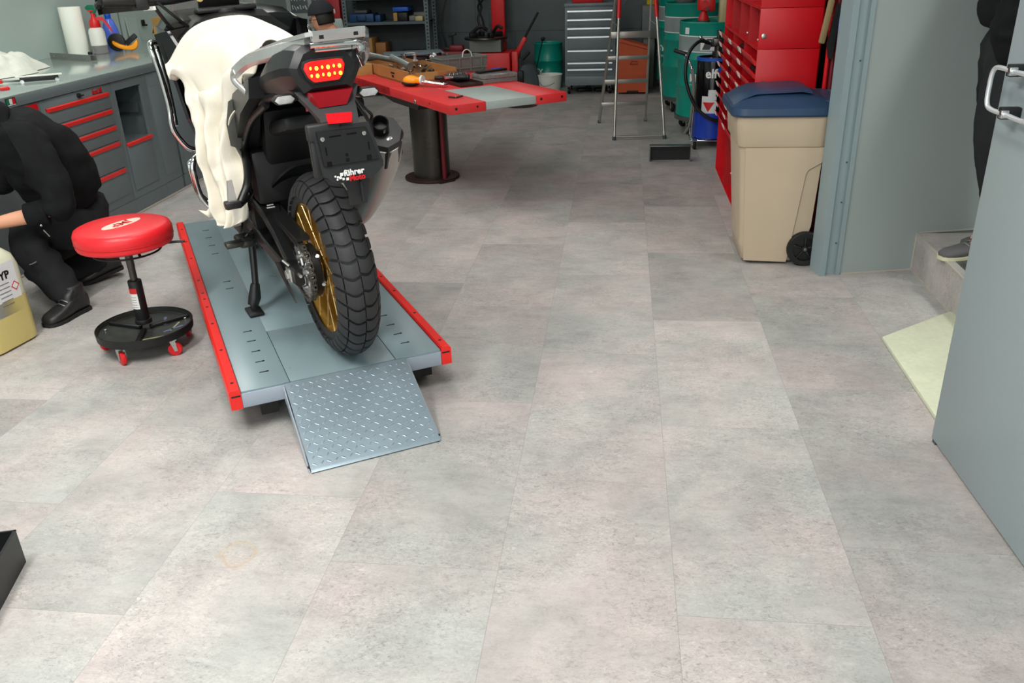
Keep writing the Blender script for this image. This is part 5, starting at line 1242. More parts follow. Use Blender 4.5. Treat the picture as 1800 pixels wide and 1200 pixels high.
# black drip tray at the left edge
dt = thing('drip_tray', 'black open metal tray cut by the left edge of the picture', 'tray', (-1.583,1.690,0), R(0))
dv = (Vector((-1.538,1.49,0))-Vector((-1.595,1.677,0))).normalized(); ang_ = math.atan2(dv.y, dv.x); dt.location = (-1.593,1.685,0); dt.rotation_euler = (0,0,ang_)
b = MB(); th = .003; H_ = .105
b.box2((0,-.32,0),(.50,0,.003)); b.box2((0,-.003,0),(.50,0,H_)); b.box2((0,-.32,0),(.003,0,H_)); b.box2((.497,-.32,0),(.50,0,H_)); b.box2((0,-.32,0),(.50,-.317,H_))
b.build('pan', 'black_satin', dt)
b = MB(); b.box2((-.001,-.006,H_-.002),(.501,.001,H_+.002)); b.box2((-.001,-.321,H_-.002),(.004,.001,H_+.002)); b.build('rim', 'black_satin', dt)

# ------------------------------------------------------------------ people
def hand_chain(pref, w, d, up, curl=.5, side=1, s=1.0):
    """palm and five fingers: w wrist pos, d direction, up = back of the hand, side = thumb side"""
    w = Vector(w); d = Vector(d).normalized(); up = Vector(up).normalized(); sd = d.cross(up).normalized()*side; up = sd.cross(d).normalized()*side
    ch = []
    pm = w+d*.045*s; ch.append([(pref+'w', w, .024*s), (pref+'p', pm, (.018*s))])
    for k, (o, ln) in enumerate(((.030,.068),(.010,.078),(-.010,.072),(-.028,.056))):
        kb = w+d*.088*s+sd*o*s; p1 = kb+(d*math.cos(curl*.6)-up*math.sin(curl*.6))*ln*.42*s; p2 = p1+(d*math.cos(curl*1.5)-up*math.sin(curl*1.5))*ln*.32*s; p3 = p2+(d*math.cos(curl*2.2)-up*math.sin(curl*2.2))*ln*.26*s
        ch.append([pref+'p', (pref+'k%d' % k, kb, .0115*s), (pref+'a%d' % k, p1, .0095*s), (pref+'b%d' % k, p2, .0085*s), (pref+'c%d' % k, p3, .0072*s)])
    t1 = w+d*.035*s+sd*.032*s-up*.006; t2 = t1+(d*.75+sd*.6-up*.2).normalized()*.034*s; t3 = t2+(d*.9+sd*.2-up*.35).normalized()*.028*s
    ch.append([pref+'p', (pref+'t1', t1, .0125*s), (pref+'t2', t2, .0105*s), (pref+'t3', t3, .0085*s)])
    return ch
def slim(chs, f=.74):
    keep = ('LH','RH','nk','hd','fL','elL')
    return [[(it if isinstance(it, str) or it[0][:2] in ('LH','RH') or it[0] in ('nk','hd') else (it[0], it[1], it[2]*(f if not it[0] == 'fL' else .95))) for it in c] for c in chs]
def head_parts(parent, c, yaw, pitch=0.0, cap=False, glasses=False, hairlen=1.0):
    """ears, eyes, nose, mouth and hair on a head centred at c, facing local +x after yaw"""
    m = Matrix.Translation(Vector(c)) @ Euler((0, pitch, yaw)).to_matrix().to_4x4()
    def F(u, v):
        th = 2*PI*u; ph = PI*v-PI/2; x = math.cos(ph)*math.cos(th); y = math.cos(ph)*math.sin(th); z = math.sin(ph)
        rx, ry, rz = .094, .074, .116
        if z < 0: ry *= 1+z*.22; 
        X, Y, Z = x*rx, y*ry, z*rz
        fr = max(0, x)
        X += .024*math.exp(-((y/.16)**2+((z+.16)/.20)**2))*fr       # nose
        X += .008*math.exp(-((y/.6)**2+((z-.20)/.14)**2))*fr        # brow
        X -= .009*math.exp(-(((abs(y)-.36)/.20)**2+((z-.03)/.12)**2))*fr  # eye sockets
        X += .010*math.exp(-((y/.34)**2+((z+.72)/.16)**2))*fr       # chin
        X += .006*math.exp(-((y/.26)**2+((z+.44)/.07)**2))*fr       # lips
        return m @ Vector((X, Y, Z))
    return m, F
def add_head(body_mb, parent, c, yaw, pitch=0.0):
    m, F = head_parts(parent, c, yaw, pitch); body_mb.grid(F, 49, 33)
    for s in (-1, 1): body_mb.sph(m @ Vector((-.004, s*.077, -.004)), (.017,.008,.030), 10, rot=(0, pitch, yaw))
    return m
def merge(objs, name, parent):
    """join meshes of one body into one continuous object"""
    bm = bmesh.new(); mats_ = []
    for o in objs:
        bm.from_mesh(o.data); mats_ += [o.data.materials[0]]
    me = bpy.data.meshes.new(name); bm.to_mesh(me); bm.free(); me.materials.append(mats_[0])
    for p in me.polygons: p.use_smooth = True
    for o in objs: bpy.data.objects.remove(o)
    o = bpy.data.objects.new(name, me); COL.objects.link(o); o.parent = parent
    rm = o.modifiers.new('weld', 'REMESH'); rm.mode = 'VOXEL'; rm.voxel_size = .0065; rm.use_smooth_shade = True
    bpy.context.view_layer.update()
    m2 = bpy.data.meshes.new_from_object(o.evaluated_get(bpy.context.evaluated_depsgraph_get())); m2.name = name
    o.modifiers.clear(); o.data = m2; return o
def face_bits(parent, m, hair='hair', glasses=False, cap=False):
    for s in (-1, 1): MB().sph(m @ Vector((.080, s*.030, .004)), .0095, 12).build('eye', 'white', parent)
    b = MB()
    for s in (-1, 1): b.sph(m @ Vector((.0875, s*.030, .004)), .0045, 8); b.tube([m @ Vector((.093,s*.016,.022)), m @ Vector((.094,s*.030,.027)), m @ Vector((.086,s*.046,.023))], .003, 6)
    b.build('eyebrow', 'hair', parent)
    b = MB(); b.tube([m @ Vector((.094,-.018,-.053)), m @ Vector((.0995,0,-.051)), m @ Vector((.094,.018,-.053))], .0035, 8, k=3); b.build('mouth', mat('lips', (176,96,86), .5), parent)
    b = MB()
    def H(u, v):
        th = 2*PI*u; ph = (PI*.5)-(PI*.62)*v*(1 if math.cos(th) < .3 else .55); x = math.cos(ph)*math.cos(th); y = math.cos(ph)*math.sin(th); z = math.sin(ph)
        p = Vector((x*.104, y*.083, z*.124+.004)); p *= 1+.02*noise.noise(p*60); return m @ p
    b.grid(H, 40, 16); b.build('hair', hair, parent, solid=.006)
    if glasses:
        b = MB()
        for s in (-1, 1):
            b.tube([m @ Vector((.102,s*(.033+.024*math.cos(a)),.004+.016*math.sin(a))) for a in [2*PI*k/16 for k in range(16)]], .0022, 6, closed=True)
            b.tube([m @ Vector((.100,s*.057,.008)), m @ Vector((.03,s*.080,.010)), m @ Vector((-.01,s*.083,.004))], .0022, 6)
        b.tube([m @ Vector((.104,-.009,.006)), m @ Vector((.106,0,.009)), m @ Vector((.104,.009,.006))], .002, 6)
        b.build('glasses', 'black', parent)
    if cap:
        b = MB()
        def K(u, v):
            th = 2*PI*u; ph = PI*.5-PI*.47*v; return m @ Vector((math.cos(ph)*math.cos(th)*.118-.004, math.cos(ph)*math.sin(th)*.098, math.sin(ph)*.125+.035))
        b.grid(K, 40, 14); c_ = b.build('cap', mat('cap_black', (34,36,42), .85, var=.08), parent, solid=.004)
        b = MB(); b.cyl(m @ Vector((-.118,0,.045)), m @ Vector((-.124,0,.045)), .020, n=18); b.build('cap_badge', 'white', c_)
def shoe(parent, heel, toe, nm='shoe', m_='shoe_black', sole_='sole', w_=.047, h_=.075, laces=True, lift=0.0):
    heel = Vector(heel); toe = Vector(toe); d = (toe-heel); L_ = d.length; d.normalize(); up = Vector((0,0,1)); up = (up-d*up.dot(d)).normalized(); s = d.cross(up)
    b = MB(); rings = []
    for t, w2, z1 in ((0,.55,.62),(.03,.80,.95),(.16,.90,1.05),(.34,.86,1.0),(.52,.95,.72),(.70,1.05,.58),(.86,.98,.50),(.96,.72,.40),(1.0,.35,.28)):
        R_ = []
        for k in range(14):
            a = 2*PI*k/14; cx = math.cos(a); sz = math.sin(a)
            R_.append(heel+d*(t*L_)+s*(w_*w2*math.copysign(abs(cx)**.8, cx))+up*((h_*z1*.5)*(1+math.copysign(abs(sz)**.8, sz))+.006))
        rings.append(R_)
    b.loft(rings)
    ce = heel+d*(.20*L_)
    b.loft([[ce+d*(.052*w_k*math.cos(a))+s*(.043*w_k*math.sin(a))+up*z for a in [2*PI*k/16 for k in range(16)]] for z, w_k in ((h_*.45,1.0),(h_*1.05,.98),(h_*1.35,.92),(h_*1.38,.86))])
    b.loft([[ce+d*(q_*math.cos(a)+off)+s*(q2*math.sin(a))+up*z for a in [2*PI*k/12 for k in range(12)]] for off, q_, q2, z in ((.055,.030,.036,h_*.6),(.045,.030,.034,h_*.98),(.022,.026,.032,h_*1.28))])
    o = b.build(nm, m_, parent, ang=70)
    b = MB(); rings = []
    for t, w2 in ((-.01,.5),(.03,.86),(.16,.93),(.34,.88),(.52,.98),(.70,1.08),(.86,1.02),(.97,.75),(1.015,.35)):
        rings.append([heel+d*(t*L_)+s*(w_*w2*x)+up*z for x, z in ((-1,0),(1,0),(1.02,.016),(-1.02,.016))])
    b.loft(rings); b.build('shoe_sole', sole_, o)
    if laces:
        b = MB()
        for t in (.42,.50,.58): b.tube([heel+d*(t*L_)-s*w_*.55+up*h_*(.88-(t-.42)*1.3), heel+d*(t*L_+.008)+up*h_*(1.02-(t-.42)*1.4), heel+d*(t*L_)+s*w_*.55+up*h_*(.88-(t-.42)*1.3)], .0035, 6, k=3)
        b.build('laces', 'crate_grey' if m_ != 'shoe_black' else 'galv', o)
    return o
# --- crouching mechanic at the left
P1 = thing('person', 'person in black work clothes crouching at the left edge, sleeve rolled up', 'person', (-2.6,3.65,0))
def L1(p): return Vector(p)-Vector((-2.6,3.65,0))
pel = (-2.66,3.82,.36); chst = (-2.70,3.66,.66); nk = (-2.86,3.58,.92); hd = (-2.92,3.555,1.00)
shL = (-2.62,3.50,.80); elL = (-2.46,3.42,.51); wrL = (-2.74,3.28,.468); shR = (-2.84,3.84,.82); elR = (-3.0,3.80,.56); wrR = (-3.02,3.58,.46)
hpL = (-2.60,3.73,.36); knL = (-2.735,3.45,.365); anL = (-2.530,3.445,.09); hpR = (-2.70,3.90,.34); knR = (-2.88,3.62,.09); anR = (-2.66,3.89,.09)
ch = [[('pel',L1(pel),.13),('chs',L1(chst),.15),('nk',L1(nk),.055),('hd',L1(hd),.06)],
 ['chs',('shL',L1(shL),.055),('elL',L1(elL),.030),('fL',L1((-2.60,3.35,.487)),.040),('LHw',L1(wrL),.027)],
 ['chs',('shR',L1(shR),.055),('elR',L1(elR),.042),('RHw',L1(wrR),.027)],
 ['pel',('hpL',L1(hpL),.085),('knL',L1(knL),.058),('anL',L1(anL),.038),('ftL',L1((-2.545,3.34,.026)),.022)],
 ['pel',('hpR',L1(hpR),.085),('knR',L1(knR),.058),('anR',L1(anR),.038),('ftR',L1((-2.68,3.83,.05)),.030)]]
ch += [c for c in hand_chain('LH', L1(wrL), L1(wrL)-L1((-2.60,3.35,.487)), (0,.2,1), .5, 1)]
ch += hand_chain('RH', L1(wrR), L1(wrR)-L1(elR), (0,.3,1), .6, -1)
vs, es = chain_fig(slim(ch))
b1 = skin('b', vs, es, 'skin', None, 2); hm = MB(); mh = add_head(hm, None, L1((-2.97,3.53,1.07)), R(200), R(25)); hm.cyl(L1(nk), L1((-2.95,3.54,1.03)), .050); h1 = hm.build('h', 'skin')
body1 = merge([b1, h1], 'body', P1); face_bits(P1, mh)
vs, es = chain_fig([[('pel',L1((-2.66,3.82,.42)),.155),('m',L1((-2.67,3.74,.55)),.175),('chs',L1(chst),.175),('n0',L1((-2.80,3.62,.84)),.10),('nk',L1((-2.88,3.575,.95)),.062)],
 ['chs',('shL',L1(shL),.082),('uL',L1((-2.53,3.46,.66)),.072),('elL',L1(elL),.075),('fL',L1((-2.535,3.385,.495)),.062)],
 ['chs',('shR',L1(shR),.082),('elR',L1(elR),.066),('fR',L1((-3.01,3.70,.51)),.058)]])
jk = skin('jacket', vs, es, 'fabric_black', P1, 3, rs=1.24)
def wrinkle(o, amp, sc, seed=0.0):
    me = o.data; me.update()
    nrm = [v.normal.copy() for v in me.vertices]
    for v, n_ in zip(me.vertices, nrm):
        p = v.co*sc+Vector((seed, 0, 0)); a = noise.noise(Vector((p.x, p.y, p.z*2.2)))+.5*noise.noise(p*2.3)
        v.co += n_*a*amp
wrinkle(jk, .014, 9, 2)
b = MB(); ca_ = L1((-2.535,3.385,.495)); cb_ = L1((-2.60,3.35,.487)); b.cyl(ca_-(cb_-ca_)*.2, cb_, .060, .056, n=24, bev=.008); b.build('sleeve_cuff', 'fabric_black', jk)
b = MB(); b.bar(L1((-2.475,3.352,.565)), L1((-2.445,3.370,.555)), .012,.006); b.build('sleeve_tab', 'crate_grey', jk)
b = MB(); b.sph(L1((-2.520,3.325,.455)), .006); b.tube([L1((-2.512,3.322,.435)), L1((-2.49,3.322,.405))], .0025, 6); b.build('zip_pull', 'bolt', jk)
vs, es = chain_fig([[('wst',L1((-2.66,3.80,.46)),.145),('pel',L1(pel),.150)],
 ['pel',('hpL',L1(hpL),.120),('tL',L1((-2.68,3.57,.375)),.100),('knL',L1(knL),.086),('sL',L1((-2.655,3.44,.24)),.078),('anL',L1((-2.565,3.43,.105)),.068),('hm',L1((-2.542,3.425,.040)),.064)],
 ['pel',('hpR',L1(hpR),.120),('tR',L1((-2.80,3.76,.22)),.100),('knR',L1(knR),.085),('sR',L1((-2.78,3.76,.09)),.072),('anR',L1((-2.70,3.86,.09)),.066),('hmR',L1((-2.64,3.915,.08)),.060)]])
tr_ = skin('trousers', vs, es, 'fabric_trouser', P1, 3, rs=1.16); wrinkle(tr_, .012, 11, 5)
b = MB(); b.tube([L1((-2.650,3.352,.262)), L1((-2.635,3.350,.266)), L1((-2.615,3.356,.275))], .0022, 6, k=3); b.build('pocket_trim', 'silver', tr_)
shoe(P1, L1((-2.515,3.478,0)), L1((-2.562,3.238,0)), w_=.047, h_=.100)
shoe(P1, L1((-2.60,3.955,.035)), L1((-2.735,3.775,.0)), w_=.046, h_=.080)
# --- mechanic with a cap behind the motorcycle
P2 = thing('person', 'person with black cap and glasses kneeling beyond the motorcycle', 'person', (-2.55,7.62,0))
def L2(p): return Vector(p)-Vector((-2.55,7.62,0))
hc = (-2.585,7.60,1.015)
ch = [[('pel',L2((-2.40,7.70,.28)),.12),('chs',L2((-2.40,7.66,.66)),.14),('nk',L2((-2.47,7.63,.86)),.054),('hd',L2((-2.55,7.61,.97)),.055)],
 ['chs',('shL',L2((-2.44,7.48,.76)),.052),('elL',L2((-2.62,7.46,.62)),.04),('LHw',L2((-2.76,7.52,.85)),.026)],
 ['chs',('shR',L2((-2.44,7.84,.76)),.052),('elR',L2((-2.64,7.86,.60)),.04),('RHw',L2((-2.80,7.72,.80)),.026)],
 ['pel',('hpL',L2((-2.42,7.60,.25)),.09),('knL',L2((-2.80,7.55,.075)),.06),('anL',L2((-2.42,7.52,.06)),.04),('ftL',L2((-2.30,7.52,.05)),.03)],
 ['pel',('hpR',L2((-2.42,7.80,.25)),.09),('knR',L2((-2.78,7.86,.32)),.06),('anR',L2((-2.74,7.88,.07)),.04),('ftR',L2((-2.86,7.90,.035)),.03)]]
ch += hand_chain('LH', L2((-2.76,7.52,.85)), (-.15,.02,.75), (-1,0,.2), .7, 1)
ch += hand_chain('RH', L2((-2.80,7.72,.80)), (-.5,-.2,.6), (-1,0,.2), .7, -1)
vs, es = chain_fig(slim(ch)); b1 = skin('b', vs, es, 'skin', None, 2); hm = MB(); mh = add_head(hm, None, L2(hc), R(186), R(8)); hm.cyl(L2((-2.48,7.63,.86)), L2((-2.56,7.61,.95)), .052); h1 = hm.build('h', 'skin')
merge([b1, h1], 'body', P2); face_bits(P2, mh, glasses=True, cap=True)
vs, es = chain_fig([[('pel',L2((-2.40,7.70,.30)),.145),('chs',L2((-2.40,7.66,.64)),.165),('nk',L2((-2.45,7.64,.82)),.075)],
 ['chs',('shL',L2((-2.44,7.48,.76)),.07),('elL',L2((-2.62,7.46,.62)),.058),('fL',L2((-2.72,7.50,.78)),.045)],
 ['chs',('shR',L2((-2.44,7.84,.76)),.07),('elR',L2((-2.64,7.86,.60)),.058),('fR',L2((-2.76,7.76,.74)),.045)]])
skin('work_jacket', vs, es, 'fabric_black', P2, 2, rs=1.2)
vs, es = chain_fig([[('pel',L2((-2.40,7.70,.27)),.14),('w',L2((-2.40,7.69,.40)),.13)],['pel',('hpL',L2((-2.42,7.60,.25)),.105),('knL',L2((-2.80,7.55,.085)),.075),('anL',L2((-2.45,7.52,.07)),.058)],['pel',('hpR',L2((-2.42,7.80,.25)),.105),('knR',L2((-2.78,7.86,.32)),.075),('anR',L2((-2.74,7.88,.10)),.056)]])
skin('trousers', vs, es, 'fabric_trouser', P2, 2, rs=1.2)
shoe(P2, L2((-2.50,7.52,.02)), L2((-2.25,7.52,.0)), laces=False); shoe(P2, L2((-2.68,7.88,0)), L2((-2.94,7.90,0)), laces=False)
# --- person standing on the landing behind the door
P3 = thing('person', 'person in black standing on the raised landing behind the open door', 'person', (1.63,3.86,.185))
def L3(p): return Vector(p)-Vector((1.66,3.86,.185))
ch = [[('pel',L3((1.69,3.86,1.10)),.12),('wst',L3((1.68,3.86,1.28)),.115),('chs',L3((1.67,3.86,1.52)),.135),('nk',L3((1.66,3.86,1.70)),.055),('hd',L3((1.64,3.86,1.80)),.055)],
 ['chs',('shL',L3((1.66,3.68,1.60)),.052),('elL',L3((1.65,3.66,1.32)),.036),('LHw',L3((1.73,3.76,1.14)),.024)],
 ['chs',('shR',L3((1.66,4.00,1.60)),.052),('elR',L3((1.68,4.02,1.34)),.040),('RHw',L3((1.77,4.02,1.14)),.026)],
 ['pel',('hpL',L3((1.69,3.78,1.04)),.07),('knL',L3((1.68,3.78,.66)),.055),('anL',L3((1.72,3.82,.28)),.038),('ftL',L3((1.60,3.80,.208)),.02)],
 ['pel',('hpR',L3((1.70,3.95,1.04)),.085),('knR',L3((1.74,3.94,.66)),.058),('anR',L3((1.80,3.93,.28)),.042),('ftR',L3((1.68,3.93,.215)),.03)]]
ch += hand_chain('LH', L3((1.73,3.76,1.14)), (.15,.15,-.95), (0,-1,0), .5, -1, .95)
ch += hand_chain('RH', L3((1.77,4.02,1.14)), (.1,0,-1), (0,1,0), .6, 1, .95)
vs, es = chain_fig(slim(ch)); b1 = skin('b', vs, es, 'skin', None, 2); hm = MB(); mh = add_head(hm, None, L3((1.63,3.86,1.86)), R(180), 0); hm.cyl(L3((1.66,3.86,1.68)), L3((1.64,3.86,1.80)), .054); h1 = hm.build('h', 'skin')
b3_ = merge([b1, h1], 'body', P3); b3_.location.x -= .05; mh = Matrix.Translation((-.05,0,0)) @ mh; face_bits(P3, mh)
vs, es = chain_fig([[('pel',L3((1.68,3.86,1.16)),.135),('wst',L3((1.67,3.86,1.30)),.15),('chs',L3((1.66,3.86,1.50)),.16),('n0',L3((1.66,3.86,1.66)),.09),('nk',L3((1.655,3.86,1.77)),.062)],
 ['chs',('shL',L3((1.66,3.68,1.60)),.075),('uL',L3((1.62,3.64,1.44)),.075),('elL',L3((1.60,3.63,1.30)),.080),('e2',L3((1.575,3.65,1.245)),.062),('e3',L3((1.572,3.655,1.195)),.070),('e4',L3((1.585,3.66,1.16)),.056),('fL',L3((1.60,3.67,1.12)),.056),('f2',L3((1.625,3.69,1.085)),.050)],
 ['chs',('shR',L3((1.66,4.00,1.62)),.08),('elR',L3((1.68,4.02,1.38)),.07),('fR',L3((1.75,4.02,1.19)),.06)]])
j3 = skin('jacket', vs, es, 'fabric_black', P3, 3, rs=1.3); wrinkle(j3, .010, 12, 1); j3.location.x -= .055; j3.location.z -= .05
vs, es = chain_fig([[('wst',L3((1.69,3.86,1.20)),.125),('pel',L3((1.69,3.86,1.08)),.135)],['pel',('hpL',L3((1.68,3.76,1.0)),.108),('tL',L3((1.655,3.77,.84)),.098),('knL',L3((1.67,3.78,.66)),.088),('sL',L3((1.735,3.785,.48)),.084),('anL',L3((1.775,3.80,.31)),.072),('hmL',L3((1.785,3.80,.225)),.068)],
 ['pel',('hpR',L3((1.70,3.95,1.0)),.105),('knR',L3((1.74,3.94,.66)),.08),('anR',L3((1.80,3.93,.31)),.07),('hmR',L3((1.80,3.93,.225)),.066)]])
t3 = skin('trousers', vs, es, 'fabric_trouser', P3, 3, rs=1.32); wrinkle(t3, .007, 12, 3); t3.location.x -= .05
shoe(P3, L3((1.725,3.865,.186)), L3((1.452,3.755,.186)), m_='shoe_grey', sole_='sole_cream', w_=.046, h_=.078)
shoe(P3, L3((1.86,3.94,.186)), L3((1.595,3.925,.186)), m_='shoe_grey', sole_='sole_cream', w_=.046, h_=.078)
# ------------------------------------------------------------------ wheeled bin
bn = thing('wheeled_bin', 'beige wheeled waste bin with dark blue lid', 'bin', (.79,4.41,0), 0)
def rr2(x0, x1, y0, y1, r_, z, n=5): return rrect(x1-x0, y1-y0, r_, z, (x0+x1)/2, (y0+y1)/2, n)
b = MB()
b.loft([rr2(-.150,.11,-.180,.17,.035,.012),rr2(-.162,.14,-.192,.185,.04,.022),rr2(-.172,.145,-.200,.19,.04,.10)], cap=True)
b.loft([rr2(-.172,.165,-.200,.19,.04,.09),rr2(-.205,.178,-.226,.215,.04,.50),rr2(-.215,.180,-.236,.222,.04,.603)], cap=True)
b.loft([rr2(-.222,.184,-.243,.228,.04,.600),rr2(-.226,.186,-.246,.232,.042,.606),rr2(-.240,.190,-.252,.240,.045,.745)], cap=True)
bd = b.build('body', 'bin_beige', bn, ang=50)
# raised front panel on the camera side, and the wheel recess step
b = MB(); 
def sidep(x, z, out): 
    t = (z-.09)/.51; return Vector((x, -.200-.036*t-out, z))
poly = [(-.15,.02),(.060,.012),(.072,.11),(.105,.47),(.115,.49),(.172,.525),(.176,.598),(-.19,.598)]
b.loft([[sidep(x, z, .001) for x, z in poly],[sidep(x, z, .011) for x, z in poly]]); b.build('side_panel', 'bin_beige', bd, ang=30)
b = MB(); poly = [(.075,.11),(.10,.135),(.15,.155),(.162,.20),(.172,.52),(.118,.486),(.108,.47)]
b.loft([[sidep(x, z, -.002) for x, z in poly],[sidep(x, z, .0022) for x, z in poly]]); b.build('rear_panel', 'bin_beige', bd, ang=30)
b = MB(); b.loft([rr2(.178,.224,-.20,.20,.015,.62),rr2(.180,.236,-.22,.22,.02,.70),rr2(.18,.240,-.23,.23,.02,.74)]); b.build('handle_collar', 'bin_beige', bd)
b = MB(); b.tube([(.20,-.19,.775),(.26,-.19,.79),(.27,-.12,.79),(.27,.12,.79),(.26,.19,.79),(.20,.19,.775)], .013, 10, k=3); b.build('handle', 'bin_blue', bn)
b = MB()
b.loft([rr2(-.262,.205,-.262,.262,.07,.742),rr2(-.268,.212,-.270,.270,.075,.752),rr2(-.264,.208,-.266,.266,.075,.782),rr2(-.248,.194,-.250,.250,.075,.790),rr2(-.205,.168,-.205,.205,.07,.815),rr2(-.150,.120,-.16,.16,.06,.832),rr2(-.13,.09,-.13,.13,.06,.836)])
b.loft([rr2(.14,.245,-.20,.20,.02,.775),rr2(.14,.240,-.19,.19,.02,.806)])
lid = b.build('lid', 'bin_blue', bn, ang=40)
b = MB(); b.loft([[Vector((x,y,z)) for y, z in ((-.17,z0),(.17,z0),(.14,z0+.012),(-.14,z0+.012))] for x, z0 in ((-.255,.782),(-.210,.812),(-.150,.834),(.06,.843),(.11,.834))]); b.build('lid_ridge', 'bin_blue', lid)
b = MB(); b.box((.235,-.10,.80),(.03,.05,.012), rot=(0,.3,.4), bev=.004); b.build('lid_hinge', 'beige', lid)
for sy in (-1, 1):
    wm = Matrix.Translation((.143, sy*.214, .088)) @ Matrix.Rotation(PI/2 if sy < 0 else -PI/2, 4, 'X')
    b = MB(); b.lathe([(.060,-.02),(.082,-.022),(.088,-.014),(.088,.014),(.082,.022),(.060,.020),(.058,0)], 36, wm, closed=True); wh = b.build('wheel', 'black', bn)
    b = MB(); b.lathe([(0,.006),(.012,.010),(.016,.018),(0,.020)], 20, wm); 
    for k in range(5): a = k*PI*.4+.3; b.bar(wm @ Vector((.012*math.cos(a),.012*math.sin(a),.009)), wm @ Vector((.061*math.cos(a),.061*math.sin(a),.010)), .012, .010, bev=.002)
    b.lathe([(0,.0),(.066,.0),(.066,.004),(0,.004)], 24, wm); b.build('wheel_spokes', 'black_satin', wh)
    b = MB(); b.cyl(wm @ Vector((0,0,.018)), wm @ Vector((0,0,.026)), .009, n=14, bev=.002); b.build('hub_cap', 'galv', wh)
b = MB(); b.cyl((.143,-.21,.088),(.143,.21,.088),.010, n=10); b.build('axle', 'galv', bn)
# ------------------------------------------------------------------ red storage units along the right wall, fronts on x = .70
def redunit(name, label, c, y0, y1, z0, z1, x1=1.02, cols=3, nrow=0, holes=False, back=True):
    t = thing(name, label, c, (.70, y0, z0), 0)
    W = y1-y0; H = z1-z0; D = x1-.70; b = MB(); th = .006
    b.box2((.004,0,0),(D,th,H-.002), bev=.001); b.box2((.004,W-th,0),(D,W,H-.002)); b.box2((.004,th,0),(D,W-th,th)); b.box2((.004,th,H-th-.002),(D,W-th,H-.002)); b.box2((D-.004,0,0),(D,W,H-.002))
    b.build('carcass', 'red_cab', t)
    b = MB()
    for k in range(1, cols):
        b = MB(); b.box2((.004,W*k/cols-.004,th),(D-.01,W*k/cols+.004,H-th-.002)); b.build('divider', 'red_cab_in', t)
    return t, W, H, D
Y0, Y1 = 4.755, 6.32
t, W, H, D = redunit('pigeonhole_rack', 'lowest red pigeonhole unit on the floor beneath the label drawers', 'shelf unit', Y0, Y1, 0, .36)
b = MB(); b.cyl((.02,.52,.20),(-.012,.55,.205),.006, n=8); b.build('screw_holder', 'white', t)
t, W, H, D = redunit('small_parts_cabinet', 'tall red cabinet of many small tilted drawers with white label holders', 'cabinet', Y0, Y1, .36, .985)
nr = 9
for r_ in range(nr):
    for c in range(3):
        y0 = W*c/3+.008; y1 = W*(c+1)/3-.008; z0 = .012+r_*(H-.03)/nr; hh = (H-.03)/nr-.006
        b = MB()
        b.loft([[Vector((x,y,z)) for x, z in ((.004,z0),(-.004,z0+.002),(-.030,z0+hh*.78),(-.026,z0+hh*.86),(.0,z0+hh*.40),(.004,z0+hh*.4))] for y in (y0, y1)])
        b.box2((.004,y0,z0),(.26,y1,z0+.003)); b.box2((.004,y0,z0),(.26,y0+.003,z0+hh*.8)); b.box2((.004,y1-.003,z0),(.26,y1,z0+hh*.8))
        d = b.build('drawer', 'red_cab', t)
        yy = y1-.06 if (r_+c) % 3 else y1-.10
        b = MB(); b.loft([[Vector((x,y,z)) for x, z in ((-.024,z0+hh*.42),(-.0275,z0+hh*.42),(-.038,z0+hh*.86),(-.032,z0+hh*.88))] for y in (yy-.05, yy+.05)]); b.build('label_holder', 'white_plastic', d)
        if (r_*3+c) % 4 == 1: 
            b = MB(); b.box((.12,(y0+y1)/2,z0+.016),(.18,.3,.02), bev=.005); b.build('contents', 'brown_iron', d)
b = MB(); b.box((.045,-.001,.43),(.022,.003,.070), bev=.001); hs = b.build('grip_slot', 'bench_dark', t)
t, W, H, D = redunit('pigeonhole_rack', 'open red pigeonhole unit directly above the label drawers', 'shelf unit', Y0, Y1, .985, 1.185, cols=4)
b = MB(); b.cyl((.030,-.001,.065),(.030,-.008,.065),.013, n=18, bev=.002); b.build('lock', 'bolt', t)
b = MB()
for y in (.12,.30,.75): b.sph((.05,y,.018),.010)
b.build('knob', 'bolt', t)
t, W, H, D = redunit('storage_unit', 'topmost red storage unit cut by the upper edge of the picture', 'shelf unit', Y0, Y1, 1.185, 1.75)
# ------------------------------------------------------------------ brooms and dustpan beside the red units
t = thing('hand_brush', 'wooden backed black hand brush hanging beside the red cabinet', 'brush', (1.055,4.62,.99), 0)
b = MB(); b.bar((-.062,0,.03),(-.035,0,.235),.030,.028, bev=.008); b.bar((-.03,0,.235),(-.012,0,.40),.02,.02, bev=.006); b.build('handle', 'broom_wood', t)
b = MB(); b.loft([[Vector((x+o,y,z)) for x, z in ((-.035,.03),(-.010,.225),(.014,.19),(-.006,-.045),(-.022,-.04))] for y in (-.014,.014) for o in (0,)]); b.build('bristles', 'black', t)
t = thing('dustpan', 'blue plastic dustpan hanging beside the wooden brush', 'dustpan', (1.10,4.58,.96), 0)
b = MB()
def DP(u, v): th = (u-.5)*2.0; w_ = .045+.035*math.sin(v*PI*.8); return Vector((w_*math.sin(th)*.75, -.045*math.cos(th)*math.sin(min(1,v*1.3)*PI*.62)-.005, .01+.235*v*(1 if v < 1 else 1)))
b.grid(DP, 18, 18); b.tube([(-.01,-.01,.23),(-.035,-.005,.30),(-.030,-.005,.42),(-.015,-.005,.46)], [.020,.014,.012,.013], 10, k=4); b.build('pan', 'dustpan_blue', t, solid=.004)
b = MB(); b.box((.018,-.018,.012),(.07,.03,.05), bev=.006); b.build('lip', 'bench_dark', t)
